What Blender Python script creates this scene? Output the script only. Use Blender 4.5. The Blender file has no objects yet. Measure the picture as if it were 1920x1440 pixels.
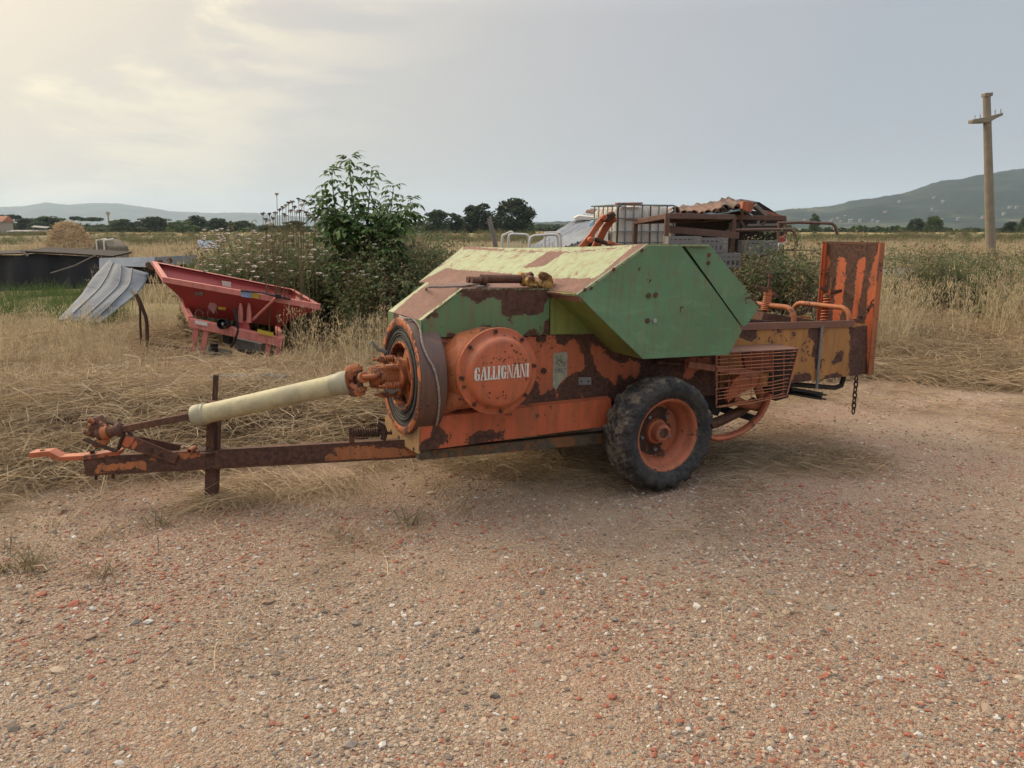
import bpy, bmesh, math, random
import numpy as np
from mathutils import Vector, Matrix
random.seed(7)
rng = np.random.default_rng(7)
S = bpy.context.scene
COL = S.collection
V = Vector
R_ = math.radians

# ------------------------------------------------------------------ camera
FPX, EYE, PITCH = 1442.0, 1.65, math.atan((720 - 428) / 1442.0)
cd = bpy.data.cameras.new('camera')
cam = bpy.data.objects.new('camera', cd)
COL.objects.link(cam)
cam.location = (0, 0, EYE)
cam.rotation_euler = (math.pi / 2 - PITCH, 0, 0)
cd.sensor_width = 36
cd.lens = FPX / 1920 * 36
cd.clip_start = 0.05
cd.clip_end = 30000
S.camera = cam

# ------------------------------------------------------------------ sky, sun, exposure
SUN_AZ, SUN_EL = R_(-58), R_(31)          # azimuth from +Y, negative = to the left
sun_dir = V((math.sin(SUN_AZ) * math.cos(SUN_EL), math.cos(SUN_AZ) * math.cos(SUN_EL), math.sin(SUN_EL)))
w = bpy.data.worlds.new('World')
S.world = w
w.use_nodes = True
wt = w.node_tree
wt.nodes.clear()


def nd(t, typ, ins=None, **at):
    n = t.nodes.new(typ)
    for k, v in at.items():
        setattr(n, k, v)
    for k, v in (ins or {}).items():
        s = n.inputs[k]
        if hasattr(v, 'is_output') or isinstance(v, bpy.types.NodeSocket):
            t.links.new(v, s)
        else:
            if s.type == 'RGBA' and hasattr(v, '__len__') and len(v) == 3:
                v = (*v, 1)
            s.default_value = v
    return n


def mth(t, op, a, b=0.0, clamp=False):
    return nd(t, 'ShaderNodeMath', {0: a, 1: b}, operation=op, use_clamp=clamp).outputs[0]


def mix(t, f, a, b, blend='MIX'):
    return nd(t, 'ShaderNodeMix', {0: f, 6: a, 7: b}, data_type='RGBA', blend_type=blend).outputs[2]


def ramp(t, f, st, interp='LINEAR'):
    n = nd(t, 'ShaderNodeValToRGB', {0: f})
    cr = n.color_ramp
    cr.interpolation = interp
    while len(cr.elements) < len(st):
        cr.elements.new(0.5)
    for e, (p, c) in zip(cr.elements, st):
        e.position = p
        e.color = (*c, 1) if len(c) == 3 else c
    return n.outputs[0]


def mrange(t, v, a, b, c=0.0, d=1.0, smooth=True):
    return nd(t, 'ShaderNodeMapRange', {0: v, 1: a, 2: b, 3: c, 4: d},
              interpolation_type='SMOOTHSTEP' if smooth else 'LINEAR').outputs[0]


def noise(t, vec, scale, detail=4.0, rough=0.55, dist=0.0):
    return nd(t, 'ShaderNodeTexNoise', {'Vector': vec, 'Scale': scale, 'Detail': detail, 'Roughness': rough,
                                        'Distortion': dist}).outputs[0]


sky = nd(wt, 'ShaderNodeTexSky', sky_type='NISHITA', sun_disc=False, sun_elevation=SUN_EL,
         sun_rotation=SUN_AZ, air_density=1.4, dust_density=4.0, ozone_density=1.0)
tc = nd(wt, 'ShaderNodeTexCoord').outputs['Generated']
dot = nd(wt, 'ShaderNodeVectorMath', {0: tc, 1: sun_dir}, operation='DOT_PRODUCT').outputs['Value']
sep = nd(wt, 'ShaderNodeSeparateXYZ', {0: tc})
cmap = nd(wt, 'ShaderNodeVectorMath', {0: tc, 1: (1.6, 1.6, 5.0)}, operation='MULTIPLY').outputs[0]
cl = noise(wt, cmap, 1.5, 7, 0.6, 0.55)
cl2 = noise(wt, cmap, 0.9, 3, 0.5, 0.2)
dd = mth(wt, 'ADD', dot, mth(wt, 'MULTIPLY', mth(wt, 'SUBTRACT', cl2, 0.5), 0.16))
veil = ramp(wt, mrange(wt, dd, -0.6, 1.0, smooth=False),
            [(0.0, (0.268, 0.286, 0.318)), (0.52, (0.270, 0.288, 0.324)), (0.68, (0.338, 0.324, 0.330)), (0.82, (0.412, 0.378, 0.345)),
             (0.92, (0.58, 0.49, 0.37)), (1.0, (1.0, 0.86, 0.66))])
glow = mth(wt, 'MULTIPLY', mrange(wt, dot, 0.55, 0.90), mrange(wt, cl, 0.47, 0.60))
veil = mix(wt, mth(wt, 'MULTIPLY', glow, 0.6), veil, (0.95, 0.80, 0.50))
hz = mrange(wt, sep.outputs['Z'], 0.0, 0.35)
veil = mix(wt, hz, mix(wt, 0.3, veil, (0.31, 0.335, 0.37)), veil)
zen = mrange(wt, sep.outputs['Z'], 0.24, 1.0, 1.0, 3.9, False)        # an overcast sky is brightest overhead
veil = nd(wt, 'ShaderNodeVectorMath', {0: veil, 'Scale': zen}, operation='SCALE').outputs[0]
veil10 = nd(wt, 'ShaderNodeVectorMath', {0: veil, 'Scale': 10.0}, operation='SCALE').outputs[0]
skym = mix(wt, 0.9, sky.outputs[0], veil10)
bg = nd(wt, 'ShaderNodeBackground', {'Color': skym, 'Strength': 0.1})
nd(wt, 'ShaderNodeOutputWorld', {'Surface': bg.outputs[0]})

sd_ = bpy.data.lights.new('sun', 'SUN')
sun = bpy.data.objects.new('sun', sd_)
COL.objects.link(sun)
sd_.energy = 1.35
sd_.angle = R_(26)
sd_.color = (1.0, 0.86, 0.66)
sun.rotation_euler = sun_dir.to_track_quat('Z', 'Y').to_euler()

S.view_settings.view_transform = 'Standard'
S.view_settings.look = 'None'
S.view_settings.exposure = 0.60
S.view_settings.gamma = 1.0
S.render.engine = 'CYCLES'
S.cycles.max_bounces = 6
S.cycles.volume_bounces = 1
S.cycles.transparent_max_bounces = 8

# ------------------------------------------------------------------ geometry of the view: a photo pixel and a plane give a place
CF = V((0, math.cos(PITCH), -math.sin(PITCH)))
CU = V((0, math.sin(PITCH), math.cos(PITCH)))
CO = V((0, 0, EYE))


def ray(x, y):
    return CF + V((1, 0, 0)) * ((x - 960) / FPX) - CU * ((y - 720) / FPX)


def P(x, y, d):                       # on the upright plane d metres north of the camera
    r = ray(x, y)
    return CO + r * (d / r.y)


def G(x, y, z=0.0):                   # on the ground
    r = ray(x, y)
    return CO + r * ((z - EYE) / r.z)


# ------------------------------------------------------------------ mesh building
def ortho(a, ref=None):
    a = a.normalized()
    ref = V(ref) if ref is not None else (V((0, 0, 1)) if abs(a.z) < 0.9 else V((1, 0, 0)))
    u = (ref - a * ref.dot(a)).normalized()
    return u, a.cross(u)


class MB:
    def __init__(s):
        s.v, s.f = [], []

    def add(s, vs, fs):
        o = len(s.v)
        s.v += [V(p) for p in vs]
        s.f += [tuple(i + o for i in f) for f in fs]
        return s

    def box(s, c, size, ax=None):
        c = V(c)
        X, Y, Z = ax or (V((1, 0, 0)), V((0, 1, 0)), V((0, 0, 1)))
        hx, hy, hz_ = [q / 2 for q in size]
        vs = [c + X * (i * hx) + Y * (j * hy) + Z * (k * hz_) for i in (-1, 1) for j in (-1, 1) for k in (-1, 1)]
        return s.add(vs, [(0, 1, 3, 2), (4, 6, 7, 5), (0, 4, 5, 1), (2, 3, 7, 6), (0, 2, 6, 4), (1, 5, 7, 3)])

    def beam(s, a, b, w_, h_, ref=None):
        a, b = V(a), V(b)
        d = b - a
        u, v = ortho(d, ref)
        return s.box((a + b) / 2, (d.length, w_, h_), (d.normalized(), v, u))

    def prism(s, pts, vec):
        pts = [V(p) for p in pts]
        vec = V(vec)
        n = len(pts)
        return s.add(pts + [p + vec for p in pts],
                     [tuple(range(n))[::-1], tuple(range(n, 2 * n))] + [(i, (i + 1) % n, n + (i + 1) % n, n + i) for i in range(n)])

    def tube(s, pts, r, n=8, cap=True, flat=1.0, ref=None):
        pts = [V(p) for p in pts]
        m = len(pts)
        rs = r if hasattr(r, '__len__') else [r] * m
        u = None
        vs, fs = [], []
        for i, p in enumerate(pts):
            t = (pts[min(i + 1, m - 1)] - pts[max(i - 1, 0)]).normalized()
            if u is None:
                u, v = ortho(t, ref)
            else:
                u = (u - t * u.dot(t)).normalized()
                v = t.cross(u)
            for k in range(n):
                a = 2 * math.pi * (k + 0.5) / n
                vs.append(p + (u * math.cos(a) + v * math.sin(a) * flat) * rs[i])
        for i in range(m - 1):
            for k in range(n):
                a, b = i * n + k, i * n + (k + 1) % n
                fs.append((a, b, b + n, a + n))
        if cap:
            fs += [tuple(range(n))[::-1], tuple(range((m - 1) * n, m * n))]
        return s.add(vs, fs)

    def lathe(s, o, ax, prof, n=32, ref=None, closed=False):
        o, ax = V(o), V(ax).normalized()
        u, v = ortho(ax, ref)
        m = len(prof)
        vs, fs = [], []
        for t, r in prof:
            for k in range(n):
                a = 2 * math.pi * k / n
                vs.append(o + ax * t + (u * math.cos(a) + v * math.sin(a)) * max(r, 1e-4))
        for i in range(m if closed else m - 1):
            j = (i + 1) % m
            for k in range(n):
                k2 = (k + 1) % n
                fs.append((i * n + k, i * n + k2, j * n + k2, j * n + k))
        return s.add(vs, fs)

    def helix(s, a, b, Rr, r, turns, n=10, sides=6):
        a, b = V(a), V(b)
        u, v = ortho(b - a)
        N = int(turns * n)
        pts = [a + (b - a) * (i / N) + (u * math.cos(2 * math.pi * i / n) + v * math.sin(2 * math.pi * i / n)) * Rr for i in range(N + 1)]
        return s.tube(pts, r, sides)

    def xf(s, M4):
        s.v = [M4 @ p for p in s.v]
        return s

    def build(s, name, mat, parent=None, bevel=0.0, sharp=35, kind=None, label=None):
        me = bpy.data.meshes.new(name)
        me.from_pydata([tuple(p) for p in s.v], [], s.f)
        bm = bmesh.new()
        bm.from_mesh(me)
        bmesh.ops.recalc_face_normals(bm, faces=bm.faces)
        bm.to_mesh(me)
        bm.free()
        return link(name, me, mat, parent, bevel, sharp, kind, label)


def link(name, me, mat, parent=None, bevel=0.0, sharp=35, kind=None, label=None):
    if mat is not None:
        me.materials.append(mat)
    me.polygons.foreach_set('use_smooth', [True] * len(me.polygons))
    me.set_sharp_from_angle(angle=R_(sharp))
    o = bpy.data.objects.new(name, me)
    COL.objects.link(o)
    if parent is not None:
        o.parent = parent
    if bevel:
        b = o.modifiers.new('bevel', 'BEVEL')
        b.width = bevel
        b.segments = 2
        b.limit_method = 'ANGLE'
        b.angle_limit = R_(40)
    if kind:
        o['kind'] = kind
    if label:
        o['label'] = label
    return o


def empty(name, loc, rot=None):
    o = bpy.data.objects.new(name, None)
    o.empty_display_size = 0.2
    o.location = loc
    if rot is not None:
        o.rotation_euler = rot
    COL.objects.link(o)
    return o


def tag(o, label, cat, group=None):
    o['label'] = label
    o['category'] = cat
    if group:
        o['group'] = group
    return o


def rep(src, parent, M4=None, loc=None, rot=None, scale=None):
    c = src.copy()
    COL.objects.link(c)
    c.parent = parent
    if M4 is not None:
        c.matrix_local = M4
    if loc is not None:
        c.location = loc
    if rot is not None:
        c.rotation_euler = rot
    if scale is not None:
        c.scale = scale
    return c


# a planar sheet cut into a fine net whose vertices carry the distance to the bare, rusted patches
def sdist(px, poly):
    poly = np.asarray(poly, float)
    n = len(poly)
    d = np.full(len(px), 1e9)
    ins = np.zeros(len(px), bool)
    for i in range(n):
        a, b = poly[i], poly[(i + 1) % n]
        ab = b - a
        t = np.clip(((px - a) @ ab) / max(ab @ ab, 1e-12), 0, 1)
        d = np.minimum(d, np.linalg.norm(px - (a + t[:, None] * ab), axis=1))
        c = ((a[1] > px[:, 1]) != (b[1] > px[:, 1])) & (px[:, 0] < (b[0] - a[0]) * (px[:, 1] - a[1]) / (b[1] - a[1] + 1e-12) + a[0])
        ins ^= c
    return np.where(ins, d, -d)


class Plane:
    """plane given by a point and two unit axes in a thing's own frame; .px puts a photo pixel onto it"""

    def __init__(s, o, u, v, M4=None):
        s.o, s.u, s.v = V(o), V(u).normalized(), V(v)
        s.v = (s.v - s.u * s.v.dot(s.u)).normalized()
        s.n = s.u.cross(s.v)
        s.M = M4 or Matrix.Identity(4)
        s.inv = s.M.inverted()

    def px(s, x, y):
        c = s.inv @ CO
        d = s.inv.to_3x3() @ ray(x, y)
        q = c + d * ((s.o - c).dot(s.n) / d.dot(s.n))
        return ((q - s.o).dot(s.u), (q - s.o).dot(s.v))

    def at(s, a, b, h=0.0):
        return s.o + s.u * a + s.v * b + s.n * h

    def pt(s, x, y, h=0.0):
        return s.at(*s.px(x, y), h)


def panel(name, mat, parent, pl, outline, patches=(), thick=0.006, step=0.025, px=True, bend=None, label=None):
    ol = [pl.px(*p) for p in outline] if px else outline
    pa = [[pl.px(*p) for p in q] for q in patches] if px else patches
    bm = bmesh.new()
    lay = bm.verts.layers.float.new('rust')
    bm.faces.new([bm.verts.new((a, b, 0)) for a, b in ol])
    for ax in (0, 1):
        lo, hi = min(p[ax] for p in ol), max(p[ax] for p in ol)
        k = lo + step
        nrm = (1, 0, 0) if ax == 0 else (0, 1, 0)
        while k < hi - 1e-4:
            bmesh.ops.bisect_plane(bm, geom=bm.verts[:] + bm.edges[:] + bm.faces[:], plane_co=(k, 0, 0) if ax == 0 else (0, k, 0), plane_no=nrm)
            k += step
    bm.verts.ensure_lookup_table()
    xy = np.array([(v.co.x, v.co.y) for v in bm.verts])
    d = np.full(len(xy), -1.0)
    for q in pa:
        d = np.maximum(d, sdist(xy, q))
    for v, s_ in zip(bm.verts, d):
        v[lay] = s_ + 10.0
    if thick:
        r = bmesh.ops.extrude_face_region(bm, geom=bm.faces[:])
        for e in r['geom']:
            if isinstance(e, bmesh.types.BMVert):
                e.co.z -= thick
    for v in bm.verts:
        h = v.co.z + (bend(v.co.x, v.co.y) if bend else 0)
        v.co = pl.at(v.co.x, v.co.y, h)
    bmesh.ops.recalc_face_normals(bm, faces=bm.faces)
    me = bpy.data.meshes.new(name)
    bm.to_mesh(me)
    bm.free()
    return link(name, me, mat, parent, label=label)


# ------------------------------------------------------------------ materials
def newmat(name):
    m = bpy.data.materials.new(name)
    m.use_nodes = True
    t = m.node_tree
    t.nodes.clear()
    b = nd(t, 'ShaderNodeBsdfPrincipled')
    nd(t, 'ShaderNodeOutputMaterial', {'Surface': b.outputs[0]})
    return m, t, b


def setin(t, b, **kw):
    for k, v in kw.items():
        s = b.inputs[k.replace('_', ' ')]
        if isinstance(v, bpy.types.NodeSocket):
            t.links.new(v, s)
        else:
            s.default_value = (*v, 1) if hasattr(v, '__len__') and len(v) == 3 and s.type == 'RGBA' else v


def ocoord(t, scale=(1, 1, 1)):
    o = nd(t, 'ShaderNodeTexCoord').outputs['Object']
    return nd(t, 'ShaderNodeVectorMath', {0: o, 1: scale}, operation='MULTIPLY').outputs[0] if scale != (1, 1, 1) else o


def painted(name, paint, rust=(0.050, 0.024, 0.017), rust2=(0.105, 0.048, 0.030), wear=0.66, attr=False, rough=0.42,
            amp=0.05, scale=1.0, dirt=0.25, halo=0.5, paint2=None, spec=0.4, scuff=0.0):
    m, t, b = newmat(name)
    co = ocoord(t)
    n1 = noise(t, co, 7 * scale, 8, 0.62, 0.2)
    n2 = noise(t, co, 42 * scale, 5, 0.6)
    n3 = noise(t, co, 2.3 * scale, 4, 0.55)
    n4 = noise(t, co, 19 * scale, 6, 0.7, 0.4)
    sco = ocoord(t, (1, 1, 0.10))
    stk = noise(t, sco, 26, 4, 0.6)
    chip = mth(t, 'MULTIPLY', mth(t, 'SUBTRACT', mth(t, 'ADD', mth(t, 'MULTIPLY', n1, 0.62), mth(t, 'MULTIPLY', n2, 0.38)), wear), 0.25)
    v = chip
    if attr:
        a = nd(t, 'ShaderNodeAttribute', attribute_name='rust').outputs['Fac']
        a = mth(t, 'SUBTRACT', a, 10.0)
        j = mth(t, 'ADD', mth(t, 'MULTIPLY', mth(t, 'SUBTRACT', n1, 0.5), amp), mth(t, 'MULTIPLY', mth(t, 'SUBTRACT', mth(t, 'ADD', mth(t, 'MULTIPLY', n2, 0.5), mth(t, 'MULTIPLY', n4, 0.5)), 0.5), amp * 2.2))
        v = mth(t, 'MAXIMUM', chip, mth(t, 'ADD', a, j))
    if attr:
        near = mrange(t, a, -0.07, 0.0, 0.0, 0.027)
        v = mth(t, 'MAXIMUM', v, mth(t, 'ADD', mth(t, 'MULTIPLY', mth(t, 'SUBTRACT', n4, 0.70), 0.25), near))
    mask = mrange(t, v, -0.0015, 0.0015)
    hal = mth(t, 'MULTIPLY', mth(t, 'MULTIPLY', mrange(t, v, -0.075, 0.0), mrange(t, stk, 0.38, 0.66)), halo)
    p2 = paint2 or tuple(c * 0.72 for c in paint)
    pc = mix(t, mrange(t, n3, 0.3, 0.72), paint, p2)
    pc = mix(t, mth(t, 'MULTIPLY', mrange(t, stk, 0.5, 0.75), dirt), pc, tuple(0.45 * c + 0.03 for c in p2))
    pc = mix(t, mth(t, 'MULTIPLY', mrange(t, n2, 0.55, 0.75), dirt * 0.6), pc, (0.16, 0.11, 0.08))
    if scuff:
        sc_n = noise(t, ocoord(t, (0.8, 1, 1.9)), 2.6, 7, 0.66, 2.2)
        pc = mix(t, mth(t, 'MULTIPLY', mrange(t, sc_n, 0.50, 0.64), scuff), pc, tuple(c * 1.45 + 0.015 for c in paint))
        pc = mix(t, mth(t, 'MULTIPLY', mrange(t, sc_n, 0.46, 0.36), scuff * 0.8), pc, tuple(c * 0.62 for c in p2))
    pc = mix(t, hal, pc, (0.20, 0.085, 0.035))
    rc = mix(t, mrange(t, n2, 0.35, 0.68), rust, rust2)
    rc = mix(t, mth(t, 'MULTIPLY', mrange(t, n1, 0.5, 0.7), 0.5), rc, tuple(c * 1.5 for c in rust2))
    base = mix(t, mask, pc, rc)
    hgt = mth(t, 'ADD', mth(t, 'MULTIPLY', mask, -1.0), mth(t, 'MULTIPLY', n2, mth(t, 'ADD', mth(t, 'MULTIPLY', mask, 0.5), 0.15)))
    bp = nd(t, 'ShaderNodeBump', {'Strength': 0.55, 'Distance': 0.0025, 'Height': hgt})
    setin(t, b, Base_Color=base, Roughness=mrange(t, mask, 0, 1, rough, 0.85, False), Normal=bp.outputs[0], Specular_IOR_Level=spec)
    return m


def plain(name, col, rough=0.7, var=0.3, scale=12, bump=0.2, col2=None, metal=0.0, bscale=None, stretch=(1, 1, 1), spec=0.4):
    m, t, b = newmat(name)
    co = ocoord(t, stretch)
    n = noise(t, co, scale, 6, 0.6)
    n2 = noise(t, co, bscale or scale * 5, 4, 0.6)
    c2 = col2 or tuple(c * (1 - var) for c in col)
    base = mix(t, mrange(t, n, 0.3, 0.7), col, c2)
    base = mix(t, mth(t, 'MULTIPLY', mrange(t, n2, 0.5, 0.75), 0.35), base, tuple(c * 0.6 for c in c2))
    bp = nd(t, 'ShaderNodeBump', {'Strength': bump, 'Distance': 0.004, 'Height': n2})
    setin(t, b, Base_Color=base, Roughness=rough, Normal=bp.outputs[0], Metallic=metal, Specular_IOR_Level=spec)
    return m


def leafy(name, cols, trans=0.35, rough=0.6, per='ISLAND', patch=True):
    m, t, b = newmat(name)
    isl = nd(t, 'ShaderNodeNewGeometry').outputs['Random Per Island']
    oi = nd(t, 'ShaderNodeObjectInfo').outputs['Random']
    f = mth(t, 'FRACT', mth(t, 'ADD', isl, mth(t, 'MULTIPLY', oi, 0.35)))
    n = len(cols)
    c = ramp(t, f, [(i / max(n - 1, 1), q) for i, q in enumerate(cols)])
    hsv = nd(t, 'ShaderNodeHueSaturation', {'Color': c, 'Value': mrange(t, oi, 0, 1, 0.75, 1.25, False)})
    setin(t, b, Base_Color=hsv.outputs[0], Roughness=rough, Specular_IOR_Level=0.25)
    tr = nd(t, 'ShaderNodeBsdfTranslucent', {'Color': hsv.outputs[0]})
    mx = nd(t, 'ShaderNodeMixShader', {0: trans, 1: b.outputs[0], 2: tr.outputs[0]})
    out = [x for x in t.nodes if x.type == 'OUTPUT_MATERIAL'][0]
    t.links.new(mx.outputs[0], out.inputs['Surface'])
    return m


ORANGE = (0.47, 0.125, 0.054)
M_ = {}
M_['orange'] = painted('orange_paint', ORANGE, wear=0.585, attr=True)
M_['orange_rusty'] = painted('orange_paint_half_gone', (0.47, 0.125, 0.04), wear=0.50, attr=False, rough=0.55)
M_['orange_clean'] = painted('orange_paint_sound', (0.48, 0.125, 0.055), wear=0.60, attr=True, dirt=0.15)
M_['orange_bright'] = painted('orange_paint_bright', (0.54, 0.125, 0.052), wear=0.60, attr=True, dirt=0.12)
M_['orange_dull'] = painted('orange_paint_dull', (0.37, 0.115, 0.04), wear=0.56, rough=0.6, dirt=0.5)
M_['yellow'] = painted('ochre_paint', (0.45, 0.21, 0.06), wear=0.60, attr=True, dirt=0.3)
M_['frame_dirty'] = painted('mud_stained_frame', (0.20, 0.085, 0.035), rust=(0.055, 0.042, 0.026), rust2=(0.105, 0.082, 0.050), wear=0.47, rough=0.8, scale=0.7)
M_['beige'] = painted('bleached_paint', (0.42, 0.27, 0.13), wear=0.60)
M_['green'] = painted('green_paint', (0.105, 0.205, 0.095), wear=0.645, attr=True, dirt=0.3, paint2=(0.085, 0.172, 0.085))
M_['green_side'] = painted('green_paint_side', (0.108, 0.225, 0.118), wear=0.70, attr=True, dirt=0.22, paint2=(0.088, 0.19, 0.10), rough=0.36, scuff=0.26)
M_['green_olive'] = painted('olive_paint', (0.20, 0.27, 0.065), wear=0.66, dirt=0.5, paint2=(0.12, 0.17, 0.05))
M_['green_top'] = painted('faded_green_paint', (0.305, 0.345, 0.19), rust=(0.15, 0.075, 0.055), rust2=(0.20, 0.105, 0.078), wear=0.60,
                          attr=True, amp=0.035, dirt=0.2, paint2=(0.265, 0.305, 0.165), rough=0.5)
M_['brown_primer'] = painted('worn_primer', (0.20, 0.10, 0.07), rust=(0.13, 0.065, 0.045), rust2=(0.17, 0.085, 0.06), wear=0.58, rough=0.7)
M_['rust'] = painted('rusty_steel', (0.10, 0.045, 0.03), wear=0.5, rough=0.85, paint2=(0.075, 0.033, 0.022))
M_['rust_dark'] = painted('dark_rusty_steel', (0.045, 0.024, 0.018), wear=0.5, rough=0.85, paint2=(0.035, 0.02, 0.016), rust=(0.03, 0.016, 0.012), rust2=(0.06, 0.03, 0.02))
M_['band'] = painted('polished_rust', (0.095, 0.052, 0.040), wear=0.6, rough=0.5, paint2=(0.075, 0.042, 0.034), rust2=(0.07, 0.035, 0.025), spec=0.5)
M_['black'] = plain('black_steel', (0.016, 0.014, 0.013), 0.6, 0.4)
M_['dark_void'] = plain('near_black_brown', (0.03, 0.02, 0.016), 0.9, 0.4)  # near-black brown for voids, undersides and dark parts
M_['rubber'] = plain('dusty_rubber', (0.030, 0.029, 0.027), 0.75, 0.3, 9, 0.35, col2=(0.055, 0.05, 0.042))
M_['belt'] = plain('rubber_belt', (0.05, 0.047, 0.042), 0.7, 0.5, 30, 0.3, col2=(0.02, 0.019, 0.018))
M_['guard'] = plain('yellowed_plastic', (0.48, 0.42, 0.235), 0.6, 0.3, 9, 0.25, col2=(0.34, 0.30, 0.19), bscale=45)
M_['collar'] = plain('grey_plastic', (0.36, 0.33, 0.22), 0.55, 0.25, 9, 0.15)
M_['steel'] = plain('galvanised_steel', (0.38, 0.39, 0.39), 0.5, 0.3, 14, 0.1, metal=0.3)
M_['steel_dull'] = plain('dull_zinc', (0.22, 0.23, 0.22), 0.6, 0.3, 14, 0.1, metal=0.2)
M_['rope'] = plain('braided_cord', (0.42, 0.36, 0.31), 0.9, 0.6, 160, 0.6, col2=(0.10, 0.07, 0.06))
M_['letter'] = plain('white_lettering', (0.66, 0.62, 0.54), 0.6, 0.25, 40, 0.05)
M_['paper'] = plain('weathered_sticker', (0.34, 0.34, 0.25), 0.7, 0.3, 30, 0.05, col2=(0.22, 0.22, 0.17))
M_['ink'] = plain('printed_line', (0.08, 0.08, 0.07), 0.8, 0.1)
M_['yellow_joint'] = painted('yellow_joint_paint', (0.40, 0.25, 0.05), wear=0.52, rough=0.55, scale=2.2, rust=(0.07, 0.03, 0.015), rust2=(0.14, 0.06, 0.03))
M_['red'] = painted('red_paint', (0.34, 0.034, 0.036), wear=0.70, rough=0.38, attr=True, dirt=0.2, paint2=(0.33, 0.042, 0.04))
M_['red_faded'] = painted('faded_red_paint', (0.58, 0.20, 0.16), wear=0.68, rough=0.5, attr=True, dirt=0.25, paint2=(0.50, 0.16, 0.13))
M_['straw'] = leafy('straw', [(0.39, 0.285, 0.165), (0.53, 0.41, 0.26), (0.23, 0.155, 0.085), (0.44, 0.33, 0.20)], 0.3)
M_['straw_grey'] = leafy('weathered_straw', [(0.36, 0.265, 0.16), (0.50, 0.385, 0.25), (0.20, 0.14, 0.085), (0.42, 0.31, 0.19)], 0.3)
M_['oat'] = leafy('dry_oats', [(0.46, 0.36, 0.20), (0.58, 0.48, 0.31), (0.34, 0.25, 0.13)], 0.35)
M_['weed'] = leafy('weed_leaves', [(0.07, 0.10, 0.038), (0.115, 0.145, 0.055), (0.085, 0.115, 0.045), (0.16, 0.145, 0.075)], 0.35)
M_['weed_dry'] = leafy('withered_weed', [(0.13, 0.10, 0.05), (0.20, 0.15, 0.075), (0.10, 0.085, 0.04)], 0.3)
M_['elder'] = leafy('elder_leaves', [(0.05, 0.095, 0.03), (0.085, 0.145, 0.045), (0.06, 0.115, 0.035), (0.13, 0.19, 0.055)], 0.35, 0.45)
M_['grass_green'] = leafy('green_grass', [(0.06, 0.10, 0.025), (0.09, 0.14, 0.035), (0.05, 0.08, 0.02)], 0.35)
M_['flower'] = leafy('pale_umbels', [(0.66, 0.62, 0.52), (0.74, 0.70, 0.62), (0.5, 0.43, 0.33)], 0.3)
M_['umbel_brown'] = leafy('dry_umbels', [(0.11, 0.065, 0.045), (0.17, 0.10, 0.07)], 0.2)
M_['bark'] = plain('bark', (0.10, 0.075, 0.055), 0.9, 0.4, 8, 0.6)
# ------------------------------------------------------------------ terrain
BX = [-30, -6, -3.1, -1.8, -1.0, 0.3, 1.5, 4.0, 6.0, 30]
BY = [3.4, 4.2, 4.80, 5.40, 5.75, 6.5, 7.4, 8.5, 8.0, 7.0]
_ph = rng.uniform(0, 6.28, (14, 2))
_fr = rng.uniform(0.5, 3.2, (14, 2)) * rng.choice([-1, 1], (14, 2))


def wob(x, y):
    h = 0
    for (p, q), (a, b) in zip(_ph, _fr):
        h = h + np.sin(a * x + p) * np.cos(b * y + q) / (abs(a) + abs(b))
    return h


def edge(x, y):                      # metres inside the field (positive) or on the yard (negative)
    x, y = np.asarray(x, float), np.asarray(y, float)
    return y - np.interp(x, BX, BY) + 0.16 * wob(x * 1.7, y * 1.7)


def gz(x, y):
    x, y = np.asarray(x, float), np.asarray(y, float)
    e = edge(x, y)
    s = np.clip(e / 1.2, 0, 1)
    s = s * s * (3 - 2 * s)
    near = np.clip(1 - (y - 40) / 40, 0, 1)
    h = s * near * (0.05 + 0.075 * wob(x * 1.1, y * 1.1))
    h = h + s * near * 0.22 * np.exp(-((x + 3.6) ** 2 / 1.1 + (y - 6.6) ** 2 / 0.8))
    h = h + s * near * 0.16 * np.exp(-((x + 2.9) ** 2 / 2.4 + (y - 6.0) ** 2 / 0.15))
    h = h + s * near * 0.30 * np.exp(-((x - 6.4) ** 2 / 2.5 + (y - 11.5) ** 2 / 1.2))
    h = h + 0.62 * np.exp(-((y - 128 - 0.03 * x) / 9) ** 2) * (1 + 0.25 * wob(x * 0.12, y * 0.1)) * np.clip((np.hypot(x, y) - 20) / 30, 0, 1)
    h = h + (1 - s) * 0.012 * wob(x * 1.3, y * 1.3) * np.clip(1 - y / 30, 0, 1)
    k = np.exp(-((x + 3.4) ** 2 / 4.0 + (y - 9.6) ** 2 / 3.0))
    return h * (1 - k) - 0.03 * k


def gz1(x, y):
    return float(gz(x, y))


ax_ = np.concatenate([np.arange(0, 9, 0.11), 9 + np.cumsum(0.11 * 1.09 ** np.arange(1, 101))])
ax_ = ax_[ax_ < 9500]
xs = np.concatenate([-ax_[::-1][:-1], ax_])
ys_f = np.concatenate([np.arange(0, 16, 0.11), 16 + np.cumsum(0.13 * 1.085 ** np.arange(1, 106))])
ys_f = ys_f[ys_f < 9500]
ys = np.concatenate([-np.array([60, 25, 10, 5, 3, 2, 1.2, 0.6, 0.25]), ys_f])
XX, YY = np.meshgrid(xs, ys)
ZZ = gz(XX, YY)
nx, ny = len(xs), len(ys)
idx = np.arange(nx * ny).reshape(ny, nx)
quads = np.stack([idx[:-1, :-1], idx[:-1, 1:], idx[1:, 1:], idx[1:, :-1]], -1).reshape(-1, 4)
me = bpy.data.meshes.new('ground')
me.from_pydata(np.stack([XX, YY, ZZ], -1).reshape(-1, 3).tolist(), [], quads.tolist())
at = me.attributes.new('field', 'FLOAT', 'POINT')
at.data.foreach_set('value', np.clip(edge(XX, YY) / 0.9 + 0.45, -1, 2).reshape(-1).astype(np.float32))

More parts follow.
